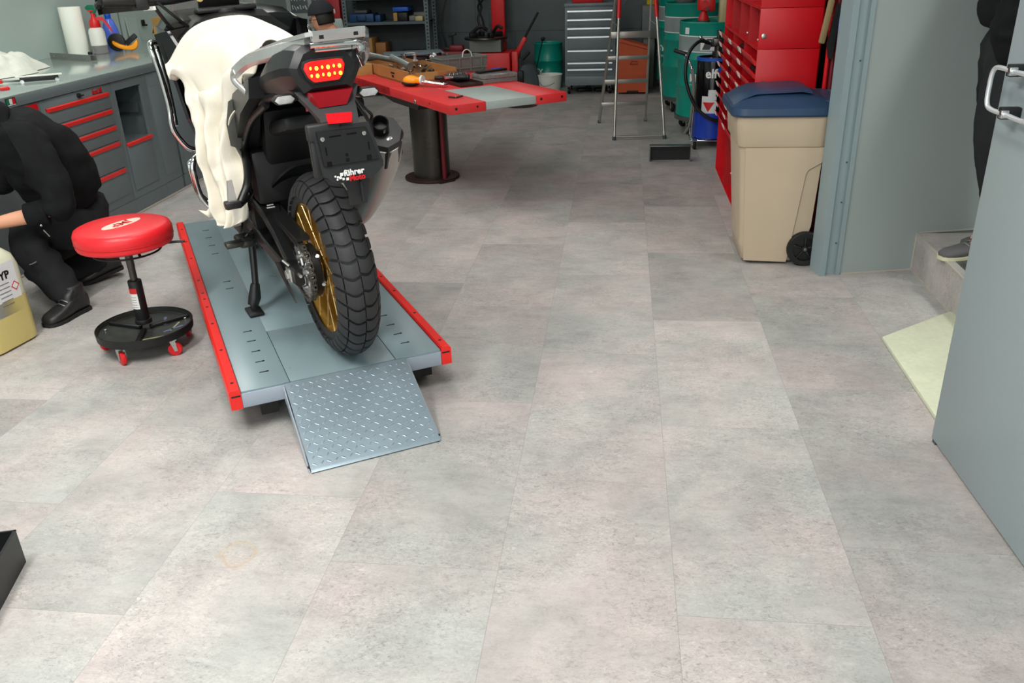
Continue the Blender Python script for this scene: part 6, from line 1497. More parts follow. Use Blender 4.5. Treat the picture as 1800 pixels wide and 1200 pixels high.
for k, x in enumerate((1.040,1.066)):
    t = tag(MB().cyl((0,0,0),(0,0,1.6),.011, n=14).build('broom_handle', 'red_cab' if k == 0 else 'maroon'), ('bright red broom stick standing next to the red cabinet','darker red broom stick standing against the grey wall side')[k], 'broom'); t.location = (x,4.66,0)
t = tag(MB().cyl((0,0,0),(0,.02,.26),.022, n=14, bev=.006).build('brush_head', 'maroon'), 'brown handle hanging above the blue dustpan', 'brush'); t.location = (1.115,4.60,1.19)
# ------------------------------------------------------------------ oil drums
def drum(name, label, x, y, z, r_, h, band=True, letter=None, seed=0, rot=0.0):
    t = thing(name, label, 'drum', (x, y, z), rot)
    b = MB(); pr = [(0,.010),(r_-.012,.010),(r_-.010,0),(r_,.0),(r_+.004,.008),(r_,.016)]
    for zz in (h*.335, h*.62): pr += [(r_-.001,zz-.02),(r_+.008,zz-.006),(r_+.008,zz+.006),(r_-.001,zz+.02)]
    pr += [(r_,h-.016),(r_+.004,h-.008),(r_,h),(r_-.010,h),(r_-.012,h-.018),(0,h-.018)]
    b.lathe(pr, 48); sh = b.build('shell', 'drum_green', t)
    if band:
        b = MB(); b.lathe([(r_+.0006,h*.705),(r_+.0006,h*.855)], 48); b.build('grey_band', 'drum_band', t)
        b = MB()
        for zz in (.700,.858): b.lathe([(r_+.001,h*zz-.004),(r_+.001,h*zz+.004)], 48)
        b.build('white_line', 'white', t)
    return t, sh
def curved_text(body, size, r_, a_c, z, m_, parent, nm='lettering', off=0.0006, **k):
    me = text_mesh(body, size, Matrix.Identity(4), ext=.0003, **k)
    for v in me.vertices:
        a = a_c+v.co.x/r_; rr = r_+off+v.co.z; v.co = Vector((rr*math.cos(a), rr*math.sin(a), z+v.co.y))
    me.materials.clear(); me.materials.append(M[m_]); o = bpy.data.objects.new(nm, me); COL.objects.link(o); o.parent = parent; return o
def dolly(name, label, x, y, r_, z):
    t = thing(name, label, 'dolly', (x, y, 0), R(35)); b = MB(); b.lathe([(r_-.03,z-.02),(r_+.022,z-.02),(r_+.022,z+.016),(r_+.018,z+.016),(r_+.018,z-.004),(r_-.03,z-.004)], 40, closed=True); b.box((0,0,z-.014),(r_*2,.05,.012)); b.box((0,0,z-.014),(.05,r_*2,.012)); b.build('ring', 'galv', t)
    for k in range(4): a = PI/2*k+R(10); caster(t, (r_*.96*math.cos(a), r_*.96*math.sin(a)), r=.042, yaw=a+1.0, top=z-.018, w=.03)
    return t
dolly('drum_dolly', 'round metal dolly with casters under the front green drum', .775, 7.78, .275, .135)
t, sh = drum('oil_drum', 'front green oil drum with grey band, standing on a dolly', .775, 7.78, .145, .285, .775)
a0 = math.atan2(-7.78, -.775)
curved_text('MOTOREX', .085, .2855, a0-.66, .33, 'white', t, offset=.003, align='LEFT'); curved_text('OIL OF SWITZERLAND', .034, .2855, a0-.66, .27, 'white', t, align='LEFT')
wrap_o = MB(); wrap_o.grid(lambda u, v: Vector(((.2865)*math.cos(a0-.35+.60*u), .2865*math.sin(a0-.35+.60*u), .555+.10*v)), 14, 2); wrap_o.build('band_picture', 'white', t)
wrap_o = MB(); wrap_o.grid(lambda u, v: Vector(((.2872)*math.cos(a0-.30+.22*u+.12*v), .2872*math.sin(a0-.30+.22*u+.12*v), .562+.085*v)), 10, 4); wrap_o.build('band_picture_dark', 'bench_dark', t)
wrap_o = MB(); wrap_o.grid(lambda u, v: Vector(((.2868)*math.cos(a0-.93+.17*u), .2868*math.sin(a0-.93+.17*u), .68+.05*v)), 6, 2); wrap_o.build('drum_label', 'paper_label', t)
dolly('drum_dolly', 'round metal dolly under the middle green drum, behind the front one', .70, 8.95, .275, .125)
t, sh = drum('oil_drum', 'middle green oil drum, mostly hidden behind the front drum', .70, 8.95, .135, .285, .87)
dolly('drum_dolly', 'round metal dolly under the farthest large green drum', .69, 10.15, .275, .125)
t, sh = drum('oil_drum', 'farthest large green oil drum with white lettering near the grey cupboard', .69, 10.15, .135, .285, .90)
a1 = math.atan2(-10.15, -.69); curved_text('MOTOREX', .115, .2855, a1-.74, .33, 'white', t, offset=.003, align='RIGHT'); curved_text('OIL OF SWITZERLAND', .040, .2855, a1-.74, .265, 'white', t, align='RIGHT')
curved_text('TO', .05, .2865, a1-.75, .68, 'white', t)
# things on top of the drums
t = thing('drum_pump', 'red hand pump head screwed on the front green drum', 'pump', (.68,7.72,.902), 0)
b = MB(); b.cyl((0,0,-.0),(0,0,.03),.045, n=20); b.cyl((0,0,.03),(0,0,.10),.045,.022, n=20); b.cyl((0,0,.10),(0,0,.19),.055, n=20, bev=.008); b.box((.04,-.02,.14),(.09,.08,.10), bev=.015); b.cyl((0,-.07,.15),(0,.07,.15),.03, n=16); b.build('pump_head', 'red', t)
b = MB(); b.cyl((.02,-.075,.11),(.02,-.085,.11),.012, n=12); b.cyl((0,0,-.004),(0,0,.02),.055, n=20); b.build('flange', 'bench_dark', t)
t = thing('beige_canister', 'beige plastic canister standing on the front green drum', 'canister', (.90,7.70,.902), 0)
b = MB(); b.loft([rrect(.19,.14,.03,0),rrect(.20,.15,.03,.01),rrect(.20,.15,.03,.20),rrect(.15,.11,.03,.24)]); b.build('shell', 'beige', t)
b = MB(); b.cyl((0,0,.24),(0,0,.27),.025); b.build('cap', 'black', t)
t = thing('round_tank', 'grey round tank standing behind the red pump head', 'tank', (.60,8.8,1.006), 0)
b = MB(); b.lathe([(0,0),(.08,0),(.115,.04),(.12,.10),(.10,.17),(.05,.20),(0,.205)], 28); b.build('tank', 'crate_grey', t)
t = thing('yellow_can', 'small yellow can on the grey cupboard left of the drums', 'can', (.33,10.55,.905), 0); b = MB(); b.lathe([(0,0),(.05,0),(.052,.005),(.052,.08),(.04,.09),(0,.09)], 20); b.build('body', 'yellow', t)
t = thing('low_cupboard', 'dull grey cupboard by the back wall, left of the green drums', 'cupboard', (.30,10.54,0), 0); b = MB(); b.box2((-.07,-.15,.55),(.10,.40,.90), bev=.004); b.box2((-.05,-.12,0),(.08,.38,.55), bev=.002); b.build('body', 'crate_grey', t); b = MB(); b.box2((-.05,-.153,.66),(.08,-.15,.84)); b.build('door', 'bench_grey', t)
# ------------------------------------------------------------------ grease keg on its trolley
tx, ty = .735, 7.13
t = thing('keg_trolley', 'small metal hand trolley carrying the black and blue keg', 'trolley', (tx,ty,0), 0)
b = MB(); b.tube([(-.155,-.06,.065),(-.150,-.06,.42),(-.175,-.03,.60),(-.235,.02,.72),(-.30,.06,.735)], .009, 10, k=5); b.box((-.0,-.0,.066),(.34,.30,.012), bev=.003); b.tube([(-.155,.10,.065),(-.150,.10,.42),(-.175,.06,.60),(-.235,.03,.70)], .009, 10, k=5); b.build('frame', 'chrome', t)
b = MB(); b.cyl((-.225,.015,.715),(-.315,.065,.740),.016, n=14, bev=.004); b.build('grip', 'black', t)
caster(t, (-.135,-.165), r=.035, yaw=R(100), wheel='black', top=.075, w=.024); caster(t, (.15,-.12), r=.035, yaw=R(40), wheel='black', top=.075, w=.024); caster(t, (0,.15), r=.035, yaw=R(10), wheel='black', top=.075, w=.024)
t = thing('grease_keg', 'black and blue keg with white lettering and a pump on top', 'keg', (tx,ty,.073), 0)
b = MB(); b.lathe([(0,0),(.135,0),(.138,.006),(.138,.008),(.138,.605),(.132,.618),(.128,.62),(.126,.612),(0,.612)], 40); b.build('shell', 'black_gloss', t)
b = MB(); b.lathe([(.1386,.004),(.1386,.205)], 40); bb_ = b.build('blue_base', 'blue', t)
b = MB(); b.lathe([(.1405,.598),(.1405,.622),(.125,.622)], 40); b.build('rim', 'blue_bright', t)
a2 = math.atan2(-ty, -tx)
curved_text('elf', .095, .1388, a2-.15, .505, 'white', t, offset=.0028)
b = MB(); 
for (cx, cz, rr_, mt_) in ((.42,.53,.030,'blue_bright'),(.54,.515,.026,'red')):
    q = MB(); q.prism([(rr_*math.cos(a)*1.1, rr_*math.sin(a)) for a in [2*PI*k/18 for k in range(18)]], 0, .002, frame((.1385*math.cos(a2+cx),.1385*math.sin(a2+cx),cz),(math.cos(a2+cx),math.sin(a2+cx),0))); q.build('emblem', mt_, t)
b = MB(); b.grid(lambda u, v: Vector((.1390*math.cos(a2-.62+.85*u), .1390*math.sin(a2-.62+.85*u), .205+.130*v)), 12, 2); lab = b.build('label', 'paper_label', t)
b = MB(); b.grid(lambda u, v: Vector((.1394*math.cos(a2-.55+.68*(.5+(u-.5)*v)), .1394*math.sin(a2-.55+.68*(.5+(u-.5)*v)), .215+.075*v)), 12, 6); b.build('label_triangle', 'red', lab)
b = MB(); b.grid(lambda u, v: Vector((.1392*math.cos(a2-.25+.42*u), .1392*math.sin(a2-.25+.42*u), .335+.05*v)), 8, 2); b.build('label_upper', 'paper_label', lab)
b = MB(); b.cyl((.02,0,.612),(.02,0,.66),.045, n=20); b.cyl((.02,0,.66),(.02,0,.76),.030, n=16); b.box((.02,0,.73),(.09,.07,.06), bev=.012); b.cyl((-.04,0,.71),(.08,0,.71),.016, n=12); b.cyl((.02,0,.76),(.02,0,.82),.016, n=12); pu = b.build('pump', 'dark_steel', t)
b = MB(); b.sph((-.125,-.05,.77),.016,12); b.cyl((-.125,-.05,.77),(0,0,.70),.005, n=8); b.cyl((.08,0,.71),(.10,-.0,.71),.02, n=12); b.cyl((-.04,-.01,.72),(-.055,-.03,.73),.014, n=12); b.build('pump_fitting', 'bolt', pu)
t = tag(MB().tube([(.68,7.09,.80),(.60,7.06,.815),(.525,7.02,.74),(.50,6.98,.60),(.53,6.96,.46),(.60,6.95,.33),(.70,6.94,.25),(.80,6.95,.22)], .0135, 12, k=8).build('rubber_hose', 'hose'), 'thick black hose looping down from the keg pump', 'hose')
t = tag(MB().tube([(.56,7.02,.62),(.575,6.99,.45),(.565,6.98,.33),(.555,6.98,.20),(.52,7.0,.12)], .011, 10, k=6).build('thin_hose', 'crate_grey'), 'thin grey brown hose hanging in front of the green drum', 'hose')
# u-channel on the floor
t = thing('steel_channel', 'short upside down steel channel lying on the floor before the keg', 'channel', (.385,6.53,0), 0)
b = MB(); b.box2((-.155,0,.113),(.155,.075,.120), bev=.002); b.box2((-.155,0,0),(-.149,.075,.114)); b.box2((.149,0,0),(.155,.075,.114)); b.build('profile', 'galv', t); b = MB(); b.box2((-.155,.069,0),(.155,.075,.114)); b.build('shade_back', 'black', t)  # back sheet coloured black to stand in for the shade inside the channel
# ------------------------------------------------------------------ step ladder
t = thing('step_ladder', 'aluminium step ladder with red plastic top grips', 'ladder', (.15,7.75,0), 0)
FT = [(-.195,-.385,0),(.232,-.345,0)]; TT_ = [(-.168,.06,1.42),(.098,.09,1.42)]
RF = [(-.345,.43,0),(.09,.50,0)]; RT = [(-.170,.09,1.38),(.100,.12,1.38)]
def lp_(a, b_, t_): return Vector(a).lerp(Vector(b_), t_)
b = MB()
for k in range(2): b.tube([FT[k], TT_[k]], .0125, 10)
b.tube([lp_(FT[0],TT_[0],.018), lp_(FT[1],TT_[1],.018)], .010, 10); b.build('front_leg', 'alu', t)
b = MB()
for k in range(2): b.bar(RF[k], RT[k], .020, .030, bev=.003)
b.build('rear_leg', 'alu', t)
for z in (.18,.39,.60,.80):
    b = MB(); p, q = lp_(RF[0],RT[0],z/1.38), lp_(RF[1],RT[1],z/1.38); w_ = .035 if z < .7 else .055
    b.bar(p+Vector((0,-.02,0)), q+Vector((0,-.02,0)), .018 if z < .7 else .028, w_, bev=.003, up=(0,0,1)); b.build('tread', 'alu', t)
b = MB()
for k in range(2): b.tube([lp_(FT[k],TT_[k],.675), lp_(FT[k],TT_[k],.79)], .017, 12)
b.build('hand_grip', 'red', t)
b = MB()
for k in range(2): b.cyl(FT[k], Vector(FT[k])+Vector((0,0,.03)), .0165, n=12); b.box(Vector(RF[k])+Vector((0,0,.012)), (.026,.036,.024))
b.build('foot', 'bench_dark', t)
b = MB()
for k in range(2): b.tube([lp_(FT[k],TT_[k],.63), lp_(RF[k],RT[k],.66)], .004, 6)
b.build('spreader', 'alu', t)
# ------------------------------------------------------------------ roller cabinet, orange box, small drum, bucket
t = thing('roller_cabinet', 'grey roller cabinet with shiny drawer edges by the back wall', 'tool cabinet', (-.625,9.96,0), 0)
b = MB(); b.box2((0,0,.10),(.56,.50,.20), bev=.004); b.box2((.0,.006,.20),(.56,.50,.935), bev=.004); b.box2((-.006,-.012,.935),(.566,.50,.965), bev=.004); b.build('body', 'cab_grey', t)
zz = [.905,.815,.725,.635,.49,.36,.29,.235]
for k in range(len(zz)-1):
    b = MB(); b.box2((.025,-.004,zz[k+1]+.004),(.53,.004,zz[k]-.002), bev=.002); d = b.build('drawer', 'cab_grey', t)
    b = MB(); b.loft([[Vector((x,y,z)) for y, z in ((-.004,zz[k]-.006),(-.020,zz[k]-.010),(-.022,zz[k]-.026),(-.004,zz[k]-.022))] for x in (.027,.528)]); b.build('drawer_edge', 'brushed', d)
b = MB(); b.cyl((.28,-.014,.95),(.28,-.010,.95),.012, n=12); b.build('lock', 'galv', t)
for x, y in ((.04,.04),(.50,.04),(.04,.44),(.50,.44)): caster(t, (x,y), r=.038, yaw=R(80), top=.10, w=.026)
t = tag(MB().box2((0,0,0),(.34,.24,.18), bev=.01).box2((.12,.10,.18),(.22,.13,.21), bev=.005).build('red_tool_box', 'red'), 'red tool box lying on top of the roller cabinet', 'tool box'); t.location = (-.55,10.05,.966)
t = thing('orange_box', 'tall orange steel box with sloped lid behind the ladder', 'box', (.0,9.93,0), 0)
b = MB(); b.loft([[Vector((x,y,z)) for x, y in ((-.03,0),(.30,0),(.30,.45),(-.03,.45))] for z in (.02,.19)]); b.box2((-.034,-.004,.185),(.304,.45,.20)); b.loft([[Vector((-.03,0,.20)),Vector((.30,0,.20)),Vector((.30,.45,.20)),Vector((-.03,.45,.20))],[Vector((-.03,0,.56)),Vector((.30,0,.47)),Vector((.30,.45,.47)),Vector((-.03,.45,.56))]]); b.build('body', 'orange_metal', t)
b = MB(); b.loft([[Vector((-.036,y,.565)),Vector((.306,y,.474)),Vector((.306,y,.50)),Vector((-.036,y,.60))] for y in (-.006,.30)]); b.build('lid', 'orange_metal', t)
b = MB(); b.tube([(.10,-.004,.325),(.115,-.006,.355),(.175,-.006,.355),(.185,-.004,.325),(.10,-.004,.325)], .004, 6); b.build('latch', 'maroon', t)
b = MB(); b.box2((.07,-.005,.022),(.20,.0,.040)); b.build('notch', 'black', t)
t, sh = drum('small_drum', 'small green drum by the back wall, behind the white bucket', -.86, 10.55, 0, .165, .52, band=False)
a3 = math.atan2(-10.5, .86); curved_text('MOTOREX', .085, .1655, a3-.42, .20, 'white', t, offset=.0025, align='RIGHT')
t = thing('white_bucket', 'white plastic bucket beside the roller cabinet', 'bucket', (-.81,10.10,0), 0)
b = MB(); b.lathe([(0,.0),(.115,.0),(.118,.004),(.138,.20),(.145,.202),(.145,.212),(.134,.212),(.132,.205),(.112,.012),(0,.012)], 32); b.build('pail', 'white_plastic', t)
b = MB(); b.tube([(-.142,0,.20),(-.08,-.11,.10),(.04,-.13,.12),(.142,0,.20)], .003, 6, k=5); b.build('wire_handle', 'galv', t)
b = MB(); b.box((-.10,-.10,.03),(.06,.012,.05), rot=(0,0,-.7)); b.build('label', 'blue', t)
# ------------------------------------------------------------------ tyre changer against the back wall
t = thing('tyre_changer', 'red tyre changing machine with dark turntable by the back wall', 'tyre changer', (-1.50,10.05,0), 0)
b = MB(); b.box2((-.24,-.02,0),(.24,.42,.46), bev=.01); b.box2((.26,0,0),(.33,.3,.47), bev=.005); b.build('base', 'tyrechanger_red', t)
b = MB(); b.box2((.0,.30,.40),(.155,.42,1.75), bev=.01); b.build('column', 'tyrechanger_red', t)
b = MB(); b.loft([[Vector((x,y,z)) for x, y in ((-.22,0),(.14,0),(.14,.36),(-.22,.36))] for z in (.47,.60)]); b.build('gearbox', 'crate_grey', t)
b = MB(); b.cyl((-.05,.17,.60),(-.05,.17,.625),.25, n=36, bev=.004); b.build('turntable', 'dark_steel', t)
for k in range(4): a = k*PI/2+.5; MB().box((-.05+.15*math.cos(a),.17+.15*math.sin(a),.65),(.10,.05,.05), rot=(0,0,a), bev=.01).build('clamp_jaw', 'black', t)
MB().tube([(-.22,.10,.66),(-.10,.08,.74),(-.02,.10,.70)], .02, 8, k=4).build('jaw_arm', 'black', t); MB().tube([(.02,.12,.64),(.10,.06,.74),(.16,.05,.72)], .018, 8, k=4).build('jaw_arm', 'black', t)
b = MB(); b.bar((.30,.05,.42),(.42,.05,.62),.06,.05, bev=.01); b.build('pedal_arm', 'tyrechanger_red', t)
b = MB(); b.tube([(.40,.05,.60),(.57,.02,.88)], .013, 10); b.tube([(.35,.05,.35),(.46,.05,.46)], .018, 8); b.box((.36,.05,.2),(.05,.05,.4)); b.build('bead_lever', 'black', t)
b = MB(); b.box((.36,-.05,.20),(.08,.05,.14), bev=.02); b.box((.30,-.10,.06),(.2,.06,.1), bev=.02); b.build('mount_tool', 'black', t)
t = thing('air_line', 'twisted black air hoses hanging on the wall left of the red column', 'hose', (-1.68,10.60,0), 0)
b = MB(); b.tube([(.0,.2,1.5),(-.02,.1,1.06),(.03,0,.92),(.0,-.1,.80),(.06,-.2,.66)], .014, 8, k=6); b.tube([(.05,.2,1.5),(.05,.1,1.05),(-.01,0,.93),(.05,-.1,.80),(.09,-.2,.68)], .012, 8, k=6); b.build('hose', 'hose', t)
b = MB(); b.box((.02,.12,1.04),(.16,.05,.03), bev=.01); b.build('bracket', 'black', t)
t = thing('compressed_air_unit', 'pale grey control box on the wall left of the red column', 'control box', (-1.50,10.82,.66), 0); b = MB(); b.box2((-.10,0,0),(.10,.12,.22), bev=.004); b.build('housing', 'shelf_grey', t); b = MB(); b.box2((-.04,-.03,.22),(.09,.1,.40), bev=.02); b.build('hanging_cloth', mat('dark_purple_cloth', (52,40,66), .9), t)
t = tag(MB().tube([(.02,-.05,-.50),(0,0,0),(-.06,.10,.25),(.0,.3,.6),(.10,.45,.95),(.16,.5,1.3)], .009, 8, k=6).build('cable', 'hose'), 'long black cable running up the grey back wall', 'cable'); t.location = (-2.06,10.42,.50)
t = thing('bench_vice', 'dark red bench machine left of the tyre changer', 'machine', (-1.955,9.88,0), 0)
b = MB(); b.box2((-.20,0,.43),(.20,.30,.50), bev=.01); b.box2((-.08,.05,.0),(-.02,.25,.45)); b.box2((.06,.05,0),(.12,.25,.45)); b.box((.10,.1,.53),(.16,.12,.07), bev=.02); b.build('frame', 'maroon', t)
b = MB(); b.cyl((.05,.12,.50),(.05,.12,.66),.012, n=10); b.box((.05,.12,.67),(.09,.04,.03), rot=(0,-.3,0), bev=.006); b.box((.0,.12,.52),(.1,.08,.04), bev=.01); b.build('clamp_screw', 'black', t)
# crate/sack and rod between the tyre changer and the drum
t = tag(MB().loft([[Vector((x*s,y,z)) for x, y in ((-.16,-.02),(.17,.02),(.15,.16),(-.12,.14))] for z, s in ((0,1),(.12,1.02),(.26,.85),(.32,.55),(.33,.2))]).build('grey_sack', 'bench_dark', None, sub=2), 'dark grey covered bundle on the floor between machine and drum', 'bundle'); t.location = (-1.06,10.0,0)
t = thing('floor_lever', 'thin black rod with ball knob leaning by the small green drum', 'lever', (-.98,10.22,0), 0); b = MB(); b.tube([(-.06,.0,.0),(.08,.02,.57)], .007, 8); b.build('rod', 'black', t); b = MB(); b.sph((.085,.02,.585),.024,14); b.build('ball_knob', 'black', t)
t = tag(MB().tube([(0,0,0),(.06,.02,.12),(.02,.03,.28),(.10,.05,.45),(.14,.06,.8)], .005, 8, k=6).build('wall_cable', 'bench_grey'), 'thin grey cable rising on the wall behind the ladder', 'cable'); t.location = (.02,10.88,.9)
for k, (x, lb) in enumerate(((-.42,'dark metal rest lying under the roller cabinet, left piece'),(-.22,'dark metal rest lying under the roller cabinet, right piece'))):
    t = tag(MB().box((0,0,.02),(.16,.10,.04), rot=(0,0,.3), bev=.01).box((.05,.02,.05),(.05,.05,.03), bev=.008).build('scrap_part', 'black'), lb, 'metal part'); t.location = (x,10.2,0)
# ------------------------------------------------------------------ steel shelving with perforated posts
def post_mat():
    m = bpy.data.materials.new('perforated_post'); m.use_nodes = True; nt = m.node_tree; N = nt.nodes; L = nt.links; b = N['Principled BSDF']
    tc = N.new('ShaderNodeTexCoord'); sx = N.new('ShaderNodeSeparateXYZ'); L.new(tc.outputs['Object'], sx.inputs[0])
    ml = N.new('ShaderNodeMath'); ml.operation = 'MODULO'; L.new(sx.outputs[2], ml.inputs[0]); ml.inputs[1].default_value = .038
    gt = N.new('ShaderNodeMath'); gt.operation = 'LESS_THAN'; L.new(ml.outputs[0], gt.inputs[0]); gt.inputs[1].default_value = .018
    ab = N.new('ShaderNodeMath'); ab.operation = 'ABSOLUTE'; L.new(sx.outputs[0], ab.inputs[0]); l2 = N.new('ShaderNodeMath'); l2.operation = 'LESS_THAN'; L.new(ab.outputs[0], l2.inputs[0]); l2.inputs[1].default_value = .010
    mu = N.new('ShaderNodeMath'); mu.operation = 'MULTIPLY'; L.new(gt.outputs[0], mu.inputs[0]); L.new(l2.outputs[0], mu.inputs[1])
    mx = N.new('ShaderNodeMixRGB'); mx.inputs[1].default_value = lin((98,112,116))+(1,); mx.inputs[2].default_value = lin((30,34,36))+(1,); L.new(mu.outputs[0], mx.inputs[0]); L.new(mx.outputs[0], b.inputs['Base Color']); b.inputs['Roughness'].default_value = .5
    return m
M['post'] = post_mat()
sh = thing('steel_shelving', 'tall dark grey steel shelving with perforated posts by the back wall', 'shelving', (-2.66,10.0,0), 0)
for x in (-.475,.475):
    for y in (0,.42):
        b = MB(); b.box2((-.025,-.001,0),(.025,.002,2.1)); b.box2((-.025 if x < 0 else .022,-.001,0),(-.022 if x < 0 else .025,.04,2.1)); p = b.build('post', 'post', sh); p.location = (x,y,0)
for z in (.10,.45,.825,1.09,1.45):
    b = MB(); b.box2((-.47,0,z-.035),(.47,.42,z-.030)); b.box2((-.47,.0,z-.035),(.47,.004,z+.002)); b.box2((-.47,.0,z-.002),(.47,.42,z)); b.build('shelf_board', 'shelf_grey', sh)
b = MB(); b.box2((-.47,.422,0),(.47,.426,2.1)); b.build('back_sheet', 'bench_dark', sh)
def onshelf(name, label, c, x, z, w_, d, h, m_, y=.05, bev=.006, rz=0):
    t = thing(name, label, c, (-2.66+x, 10.0+y, z), rz); b = MB(); b.box2((-w_/2,0,0),(w_/2,d,h), bev=bev); b.build('body', m_, t); return t
t = onshelf('tool_case', 'dark blue case with handle on the lower visible shelf', 'case', -.29,.827,.28,.25,.085,'case_blue_dark',.03); b = MB(); b.tube([(-.05,-.002,.07),(-.045,-.02,.02),(.045,-.02,.02),(.05,-.002,.07)], .006, 8, k=3); b.build('handle', 'black', t)
onshelf('cloth_bundle', 'dark lumpy bundle lying on the dark blue case', 'bundle', -.30,.914,.16,.2,.04,'bench_dark',.05,.018)
onshelf('tool_case', 'narrow dark blue case beside the first on the same shelf', 'case', -.10,.827,.06,.25,.07,'case_blue_dark',.03)
onshelf('paper_box', 'narrow brown box under the bright blue lid', 'box', .105,.827,.045,.2,.09,'cardboard',.03)
onshelf('black_bin', 'black box under the bright blue lid', 'box', .19,.827,.11,.25,.09,'black',.03)
onshelf('blue_case', 'bright blue flat case lying on the black box', 'case', .17,.93,.18,.25,.045,'blue_bright',.03)
onshelf('grey_box', 'grey box in front of papers at the right of the shelf', 'box', .30,.827,.07,.2,.055,'crate_grey',.03)
onshelf('cream_box', 'small cream coloured box at the right end of the shelf', 'box', .385,.827,.085,.12,.05,'beige',.0)
onshelf('paper_pile', 'pile of papers behind the cream box', 'papers', .36,.827,.14,.15,.085,'crate_grey',.16)
onshelf('carton', 'big brown carton on the shelf bottom behind the rack', 'box', -.30,.452,.22,.3,.20,'cardboard',.02)
onshelf('carton', 'dark carton in front of the brown one, nearer the shelf post', 'box', -.12,.452,.12,.25,.14,'wood',.12)
t = onshelf('label_box', 'small white and red box on the shelf bottom', 'box', -.02,.452,.085,.07,.05,'red',-.04 if False else .0,.004,.3); b = MB(); b.box2((-.03,-.001,.004),(.03,0,.028)); b.build('print', 'white', t)
onshelf('metal_parts_pile', 'low pile of dark metal parts at the right of the shelf bottom', 'metal parts', .25,.452,.30,.25,.05,'dark_steel',.05,.02)
onshelf('storage_box', 'dark box on the upper shelf cut by the picture edge', 'box', -.05,1.092,.6,.3,.12,'bench_dark',.05)
t = tag(MB().box2((-.10,0,0),(.10,.25,.38), bev=.01).build('red_cabinet_box', 'red_cab_in'), 'dark red box on the shelf left of the perforated post', 'box'); t.location = (-3.30,10.05,.72)
t = tag(MB().box2((-.16,0,0),(.16,.30,.72), bev=.006).build('dark_cupboard', 'bench_dark'), 'dark cupboard carrying the red box, left of the shelving', 'cupboard'); t.location = (-3.32,10.02,0)
# warning plate (upright back of a machine) seen over the rack: grey trapezoid with red print
t = thing('grey_stand', 'grey rounded plate with red print standing behind the motorcycle rack', 'plate', (-2.765,8.55,.085), R(5))
b = MB(); b.prism([(-.07,.70),(.07,.70),(.055,.86),(.045,.875),(-.045,.875),(-.055,.86)], -.012, .012, Matrix(((1,0,0,0),(0,0,1,0),(0,1,0,0),(0,0,0,1))), bev=.004); b.build('plate', 'insert_grey', t)
b = MB(); b.box((0,-.013,.76),(.085,.002,.035), bev=.0); b.build('print', 'red', t)
b = MB(); b.box2((-.10,-.10,-.085),(.10,.10,-.065), bev=.004); b.box2((-.012,-.008,-.065),(.012,.008,.70)); b.build('foot', 'bench_dark', t)
# light door in the back wall with notice poster
d = thing('door_2', 'pale door in the back left corner, beyond the mechanic with the cap', 'door', (-3.72,10.90,0), 0); d['kind'] = 'structure'
b = MB(); b.box2((-.43,0,0),(.26,.045,2.05), bev=.003); b.build('door_leaf', 'white_wall', d)
b = MB(); b.box2((-.47,.01,0),(-.43,.05,2.1)); b.box2((.26,.01,0),(.30,.05,2.1)); b.build('door_frame', 'trim_pale', d)
b = MB(); b.box2((-.10,-.012,0),(-.06,0,2.05)); b.build('door_strip', 'bench_grey', d)
t = thing('poster', 'small grey poster with large white letters on the pale door', 'poster', (-3.82,10.285,0)) if False else thing('poster', 'small grey poster with pale lettering on the far pale door', 'poster', (-3.98,10.885,1.0))
b = MB(); b.box2((-.11,0,-.10),(.11,.004,.22), bev=.001); b.build('sheet', 'bench_grey', t)
b = MB(); rq = random.Random(5)
for k in range(3):
    for j in range(6):
        b.box((-.085+.034*j, -.0015, .16-.10*k+rq.uniform(-.006,.006)), (rq.choice((.008,.012,.018)), .002, rq.choice((.050,.062,.030))), rot=(0, rq.uniform(-.5,.5), 0))
b.build('poster_print', 'white', t)
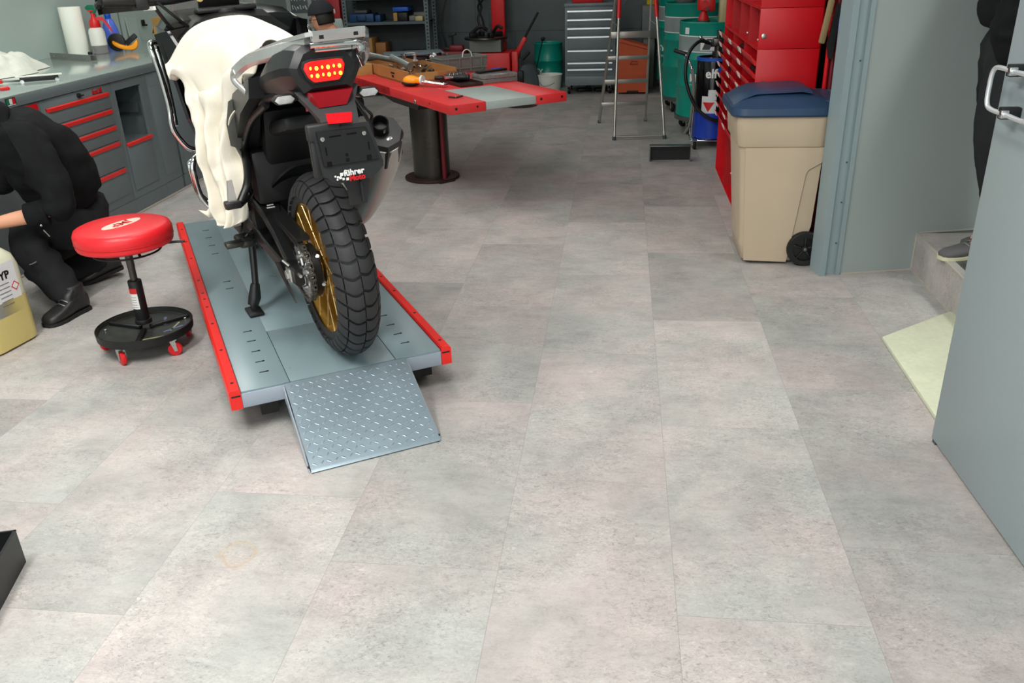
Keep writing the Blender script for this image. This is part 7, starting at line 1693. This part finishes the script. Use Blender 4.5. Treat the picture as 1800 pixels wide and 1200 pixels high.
# ------------------------------------------------------------------ light and camera
w = bpy.data.worlds.new('World'); SC.world = w; w.use_nodes = True
nt = w.node_tree; bg = nt.nodes['Background']
bg.inputs['Color'].default_value = (.90,.96,.97,1); bg.inputs['Strength'].default_value = 2.1
def area(name, loc, rot, sx, sy, power, col=(1,.98,.95), portal=False):
    l = bpy.data.lights.new(name, 'AREA'); l.shape = 'RECTANGLE'; l.size = sx; l.size_y = sy; l.energy = power; l.color = col
    if portal: l.cycles.is_portal = True
    o = bpy.data.objects.new(name, l); COL.objects.link(o); o.location = loc; o.rotation_euler = rot; return o
area('doorway_portal', (-1.4,-1.45,1.45), (R(-90),0,0), 4.6, 2.9, 1, portal=True)
for i, (x, y, p) in enumerate(((-1.9,.9,80),(-.3,.8,66),(-1.4,3.8,28),(-3.1,4.6,38),(-1.2,6.8,7),(-3.2,7.6,15),(-.9,9.4,9))):
    area('ceiling_lamp', (x,y,CH-.06), (0,0,0), .35, 1.5, p)
area('hall_lamp', (2.2,2.6,CH-.06), (0,0,0), .35, 1.2, 40)
cam = bpy.data.cameras.new('Camera'); co = bpy.data.objects.new('Camera', cam); COL.objects.link(co); SC.camera = co
cam.sensor_width = 36; cam.sensor_fit = 'HORIZONTAL'; cam.lens = 36*1486.75/1800; cam.clip_start = .05
yaw, pitch, roll, hgt = -.133438391, .428447019, -.0346284038, 1.47296398
fw = Vector((math.sin(yaw)*math.cos(pitch), math.cos(yaw)*math.cos(pitch), -math.sin(pitch))); rt = Vector((math.cos(yaw), -math.sin(yaw), 0)); up = rt.cross(fw)
r2 = rt*math.cos(roll)+up*math.sin(roll); u2 = -rt*math.sin(roll)+up*math.cos(roll)
m = Matrix((r2, u2, -fw)).transposed().to_4x4(); m.translation = (0,0,hgt); co.matrix_world = m
vs_ = SC.view_settings; vs_.view_transform = 'Standard'; vs_.look = 'None'; vs_.gamma = 1; vs_.exposure = 0.08; vs_.use_curve_mapping = False
SC.cycles.use_denoising = True; SC.cycles.max_bounces = 8; SC.cycles.diffuse_bounces = 5; SC.cycles.glossy_bounces = 4; SC.cycles.transmission_bounces = 6; SC.cycles.sample_clamp_indirect = 6
bpy.context.view_layer.update()
